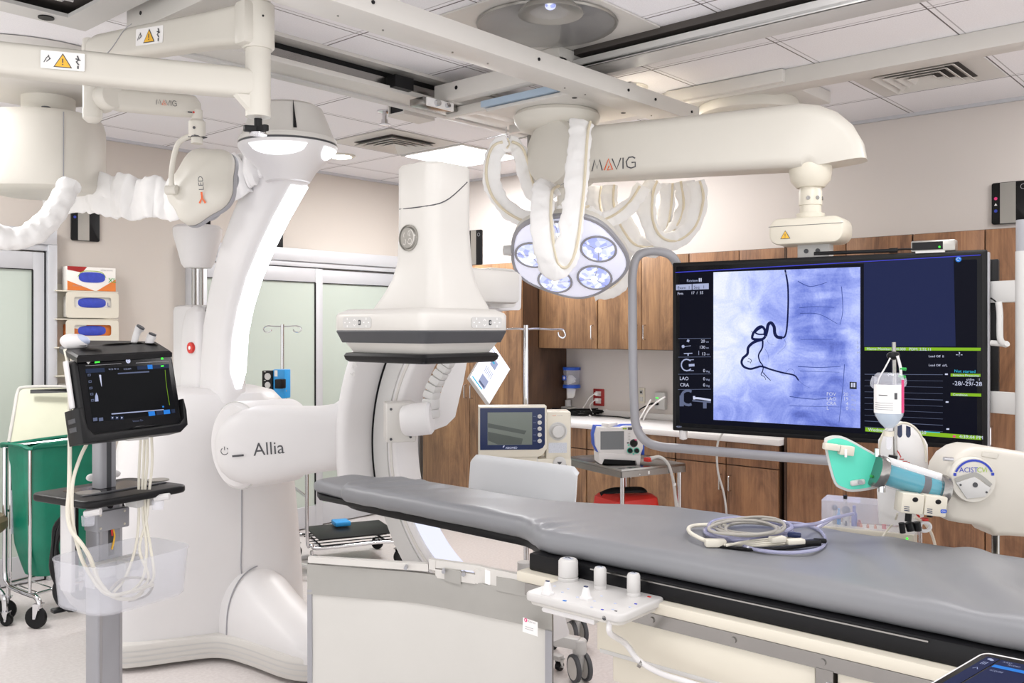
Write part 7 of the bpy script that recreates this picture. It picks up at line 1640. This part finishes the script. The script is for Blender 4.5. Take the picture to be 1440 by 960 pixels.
# screen picture
k = MB('e_usd', sfr)
def u(px, py):   # project photo pixel on the screen plane
    a = V((0, 0, CZ)); d = P(px, py, 1)-a; n = sfr.col[2].to_3d(); o = sfr.translation; q = a+d*((o-a).dot(n)/d.dot(n)); l = sfr.inverted() @ q; return l.x, l.y
def uz(x, y): return u(70+x/5.052, 440+y/5.052)
def uq(z, mt, *pp): k.m(mt); k.add([uz(*p)+(z,) for p in pp], [tuple(range(len(pp)))])
uq(.0024, 'e_usd', (303, 780), (888, 708), (840, 365), (250, 395))
m_ub = emat('ultrasound_bar', '33405e', .6)
uq(.0027, m_ub, (252, 428), (388, 420), (384, 390), (250, 398)); uq(.0027, m_ub, (620, 404), (845, 390), (842, 364), (616, 378)); uq(.003, 'e_blue', (693, 400), (727, 398), (724, 368), (689, 370))
uq(.003, 'e_blue', (700, 733), (745, 728), (740, 697), (695, 702)); uq(.003, 'e_blue', (806, 720), (852, 715), (848, 686), (803, 690)); uq(.0028, m_ub, (755, 726), (800, 721), (797, 693), (752, 697)); uq(.0028, m_ub, (862, 712), (888, 709), (884, 682), (858, 686))
for i, y in enumerate((443, 489, 535, 578, 622)): uq(.003, 'e_dim', (266+i*6, y+8), (287+i*6, y+6), (286+i*6, y-10), (265+i*6, y-8)); uq(.0034, 'e_usd', (270+i*6, y+4), (283+i*6, y+2), (282+i*6, y-6), (269+i*6, y-4))
uq(.003, 'e_text', (360, 440), (345, 440), (363, 522), (366, 522)); uq(.003, 'e_dim', (480, 436), (703, 422), (702, 413), (479, 427)); uq(.003, 'e_grey', (435, 722), (806, 690), (805, 684), (434, 714))
for x in (430, 462, 496): uq(.0028, m_ub, (x, 758), (x+24, 756), (x+23, 732), (x-1, 734)); uq(.0032, 'e_text', (x+8, 752), (x+18, 744), (x+7, 738))
for x in (305, 346): uq(.003, 'e_dim', (x, 770), (x+30, 766), (x+28, 742), (x-2, 746))
uq(.003, 'e_grey', (318, 630), (342, 628), (338, 590), (326, 566), (318, 592))
g_ = [uz(*p) for p in ((815, 405), (820, 470), (827, 530), (836, 590), (847, 655))]; k.m('e_green'); k.line2(g_, .0014, .003)
uq(.0032, 'e_blue', (796, 672), (808, 671), (806, 660), (794, 661)); uq(.003, 'e_led', (314, 358), (352, 352), (349, 334), (318, 338)); uq(.003, 'e_led', (787, 332), (803, 330), (801, 316), (785, 318))
uq(.003, 'e_led', (786, 383), (806, 381), (805, 372), (785, 374))
c = uz(553, 341); k.m('e_text'); k.prism([(c[0]+.0075*math.cos(i*PI/10), c[1]+.0075*math.sin(i*PI/10)) for i in range(20)], .0022, .0032); k.m('e_dim'); k.line2([(c[0]+.004*math.cos(i*PI/5), c[1]+.004*math.sin(i*PI/5)) for i in range(9)], .0012, .0035)
k.m('mgrey'); k.line2([uz(250, 376), uz(505, 360)], .001, .003); k.line2([uz(607, 356), uz(840, 343)], .001, .003)
k.m('e_grey'); p_ = uz(415, 406); k.text('FR 30  MI 1.2', .0062, p_[0], p_[1], .003); p_ = uz(520, 404); k.text('10.22.2024', .006, p_[0], p_[1], .003); p_ = uz(585, 776); k.m('e_dim').text('Venue Go', .009, p_[0], p_[1], .003)
k.build('display', t, flatshade=True)
k = MB('sticker', sfr); a = uz(240, 330); b = uz(305, 365); k.add([uz(240, 332)+(.0032,), uz(270, 366)+(.0032,), uz(290, 340)+(.0032,), uz(318, 334)+(.0032,), uz(316, 322)+(.0032,)], [(0, 1, 2, 3, 4)]); k.build('torn_sticker', t)
# mount under the screen
k = MB('black', sfr); k.bb((w_*.30, .02, -.075), (w_*.62, .12, -.04), .006); k.build('mount_plate', t)
k = MB('lgrey'); k.box(P(190, 615, 2.85), (.07, .04, .014), .003); k.build('grip', t)
k = MB('mgrey'); k.tube([L @ V((.03, pole_y, 1.34)), L @ V((.03, pole_y-.02, 1.37)), sfr @ V((w_*.46, .07, -.06))], .022, 10, 3); k.build('tilt_joint', t)
# probes
def probe(name, pts, r, flatv, mat, tipmat, label=None):
    k = MB(mat); k.tube(pts, r, 14, 5); p0, p1 = pts[-2], pts[-1]; k.m(tipmat); k.tube([p1, p1+(p1-p0).normalized()*.006], r(1)*.85, 12, 1); o = k.build(name, t)
    if label: o['label'] = label
    return o
probe('linear_probe', [P(187, 486, 3.03), P(190, 476, 3.03), P(193, 467, 3.03), P(197, 461, 3.03)], lambda q: .0095+.003*q+.004*max(0, q-.7)/.3, 1, 'white', 'dark', 'white probe with long angled neck')
probe('small_probe', [P(209, 486, 3.06), P(211, 478, 3.06), P(214, 471, 3.06)], lambda q: .013+.002*q, 1, 'white', 'dark', 'short white probe with dark tip')
k = MB('white'); d = (BR-BL).normalized(); c = P(104, 481, 2.83); Mx = frame(V((0, 0, 0)), d+RT*.25-UP*.22, UP); k.ellipsoid(c, (.042, .026, .024), 24, 14, Mx); k.m(pmat('pale_blue_plastic', 'b5bfd6', .4)); k.ellipsoid(c+d*.016+UP*.006, (.034, .019, .0255), 22, 12, Mx); pr = k.build('curved_probe', t); pr['label'] = 'rounded white and pale blue probe lying on the shelf'
# cables
k = MB('cablecream')
k.tube([P(92, 492, 2.80), P(97, 520, 2.76), P(98, 570, 2.74), P(98, 640, 2.72), P(97, 690, 2.72), P(95, 720, 2.72), P(100, 745, 2.72), P(115, 765, 2.72), P(127, 785, 2.74), P(138, 815, 2.76), P(158, 838, 2.78), P(185, 842, 2.80), P(200, 832, 2.85)], .0062, 8, 5)
k.tube([P(122, 624, 2.76), P(112, 645, 2.74), P(102, 680, 2.72), P(102, 730, 2.73), P(110, 770, 2.74), P(122, 800, 2.75), P(150, 835, 2.77), P(190, 830, 2.8), P(215, 822, 2.86)], .0055, 8, 5)
k.build('probe_cable', t)
k = MB('cablecream')
for i, (a, b, c_) in enumerate(((198, 192, 190), (203, 200, 206), (207, 204, 212), (213, 199, 196))):
    k.tube([P(a, 613, 2.98), P(a-2+i, 650, 2.99), P(a-3, 690, 2.99), P((a+b)/2, 730, 2.97), P(c_, 772, 2.92), P(c_-14+9*i, 812, 2.88), P(c_-30+8*i, 832, 2.84)], .0045, 8, 5)
k.build('probe_cable', t)
k = MB('cablegrey'); k.tube([P(150, 835, 2.83), P(170, 815, 2.86), P(195, 812, 2.88), P(215, 820, 2.9), P(205, 838, 2.88), P(180, 845, 2.84)], .004, 8, 5); k.build('probe_cable', t)
k = MB('black')
for i in range(5): k.tube([P(108+2*i, 705, 3.02), P(92-3*i, 735, 3.04), P(80-2*i+((i*7) % 5), 765, 3.05), P(84-3*i, 800, 3.05), P(76+2*i, 830, 3.06), P(84+3*i, 850, 3.05), P(98+2*i, 858, 3.03)], .0065, 8, 5)
k.box(P(84, 857, 3.04), (.05, .03, .014), .004); k.build('power_cable', t)
k = MB('black', L); k.bb((-.075, .06, .80), (-.06, .12, 1.05), .003); k.m('white'); k.bb((-.09, .055, .76), (-.075, .115, 1.05), .003); k.build('rear_adapter', t)
# ================================================================ zippered fabric cable sleeves at the display arm
GZ = 'zippered fabric cable sleeves by the display arm'
def sl(label, pts, r=.053, seed=0, flat=.24, zd=None, up=None, **kw):
    k = MB('cloth'); k.tube(pts, lambda q: r*(1+.035*math.sin(q*43+seed)+.025*math.sin(q*91+2*seed)), 24, 12, flat=flat, wob=.010, seed=seed, wl=26, up=up if up is not None else -FW)
    ob = tag(k.build('cable_sleeve', None, Wm=Matrix.Translation(pts[0])), label, 'fabric sleeve', GZ)
    z = MB('zip'); zo = V(zd) if zd else RT*.6*r-FW*.25*r; z.tube([p+zo for p in pts], .007, 6, 8); z.build('zip', ob)
    return ob
dd = 4.42
sl('fabric sleeve loop hung from a hook left of the arm drum', [P(714, 200, 4.5), P(700, 207, 4.5), P(692, 230, 4.48), P(692, 255, 4.48), P(702, 280, 4.46), P(722, 300, 4.45), P(748, 312, 4.45), P(775, 312, 4.47), P(795, 300, 4.5)], .042, 1, zd=-RT*.025-FW*.012)
sl('fabric sleeve falling from the hook behind the arm drum', [P(714, 200, 4.52), P(728, 208, 4.55), P(737, 232, 4.58), P(745, 262, 4.6), P(762, 288, 4.6), P(792, 298, 4.6), P(822, 290, 4.6)], .040, 4, zd=RT*.022-FW*.014)
sl('broad fabric sleeve hanging straight down in front of the arm drum', [P(819, 172, 4.28), P(815, 190, 4.22), P(812, 230, 4.12), P(809, 270, 4.02), P(805, 305, 3.95), P(801, 335, 3.92), P(795, 360, 3.92), P(785, 376, 3.93), P(774, 372, 3.93), P(768, 352, 3.93), P(764, 320, 3.95), P(763, 290, 4.02), P(766, 268, 4.12), P(775, 262, 4.28)], .052, 7, flat=.24, zd=RT*.036-FW*.012)
for i, (lab, pts) in enumerate((
    ('fabric sleeve sagging from the arm middle across to the lamp', [P(905, 262, 4.60), P(890, 285, 4.6), P(868, 303, 4.6), P(845, 310, 4.6), P(825, 300, 4.6), P(808, 290, 4.6)]),
    ('outermost fabric sleeve loop under the display arm, right of the lamp', [P(978, 255, 4.75), P(983, 280, 4.75), P(972, 318, 4.75), P(948, 338, 4.74), P(925, 334, 4.73), P(912, 310, 4.72), P(912, 275, 4.72), P(918, 255, 4.75)]),
    ('middle fabric sleeve of the bunch under the display arm', [P(962, 255, 4.85), P(966, 290, 4.85), P(955, 320, 4.84), P(930, 345, 4.83), P(900, 345, 4.82), P(882, 325, 4.82), P(870, 300, 4.82)]),
    ('straight fabric sleeve beneath the wordmark on the arm', [P(858, 260, 4.85), P(857, 285, 4.85), P(866, 318, 4.85), P(888, 340, 4.85), P(915, 350, 4.85), P(930, 330, 4.86), P(938, 290, 4.86), P(940, 258, 4.86)]),
    ('lowest fabric sleeve trailing behind the lit lamp toward the tube guard', [P(870, 330, 4.95), P(885, 355, 4.95), P(882, 385, 4.95), P(862, 405, 4.95), P(835, 412, 4.95)]),
    ('fabric sleeve close behind the arm, between wordmark and lamp', [P(840, 262, 4.95), P(838, 290, 4.95), P(850, 320, 4.95), P(872, 338, 4.95), P(890, 345, 4.95)]))):
    sl(lab, pts, .040+.006*(i % 3), 10+3*i, zd=RT*.02*(1 if i % 2 else -1)-FW*.0105)
k = MB('chrome'); h0 = P(713, 185, 4.5); k.tube([P(712, 178, 4.5), P(712, 190, 4.5), P(716, 194, 4.5), P(714, 199, 4.5), P(710, 197, 4.5)], .003, 6, 4); k.tube([P(684, 195, 4.5), P(712, 188, 4.5)], .003, 6, 1); k.m('zip'); k.tube([P(714, 194, 4.5), P(716, 202, 4.5), P(713, 208, 4.48)], .005, 6, 3); solo(k, 'sleeve_hook', 'thin wire hook under the ceiling rail holding a fabric sleeve', 'hook', h0)
k = MB('steel'); k.tube([P(728, 195, 4.7), P(745, 191, 4.7)], .004, 6, 1); k.cyl(P(744, 190, 4.7), P(744, 210, 4.7), .010, n=10); solo(k, 'hanger_rod', 'small steel hanger stub beside the arm drum', 'hanger', P(744, 190, 4.7))
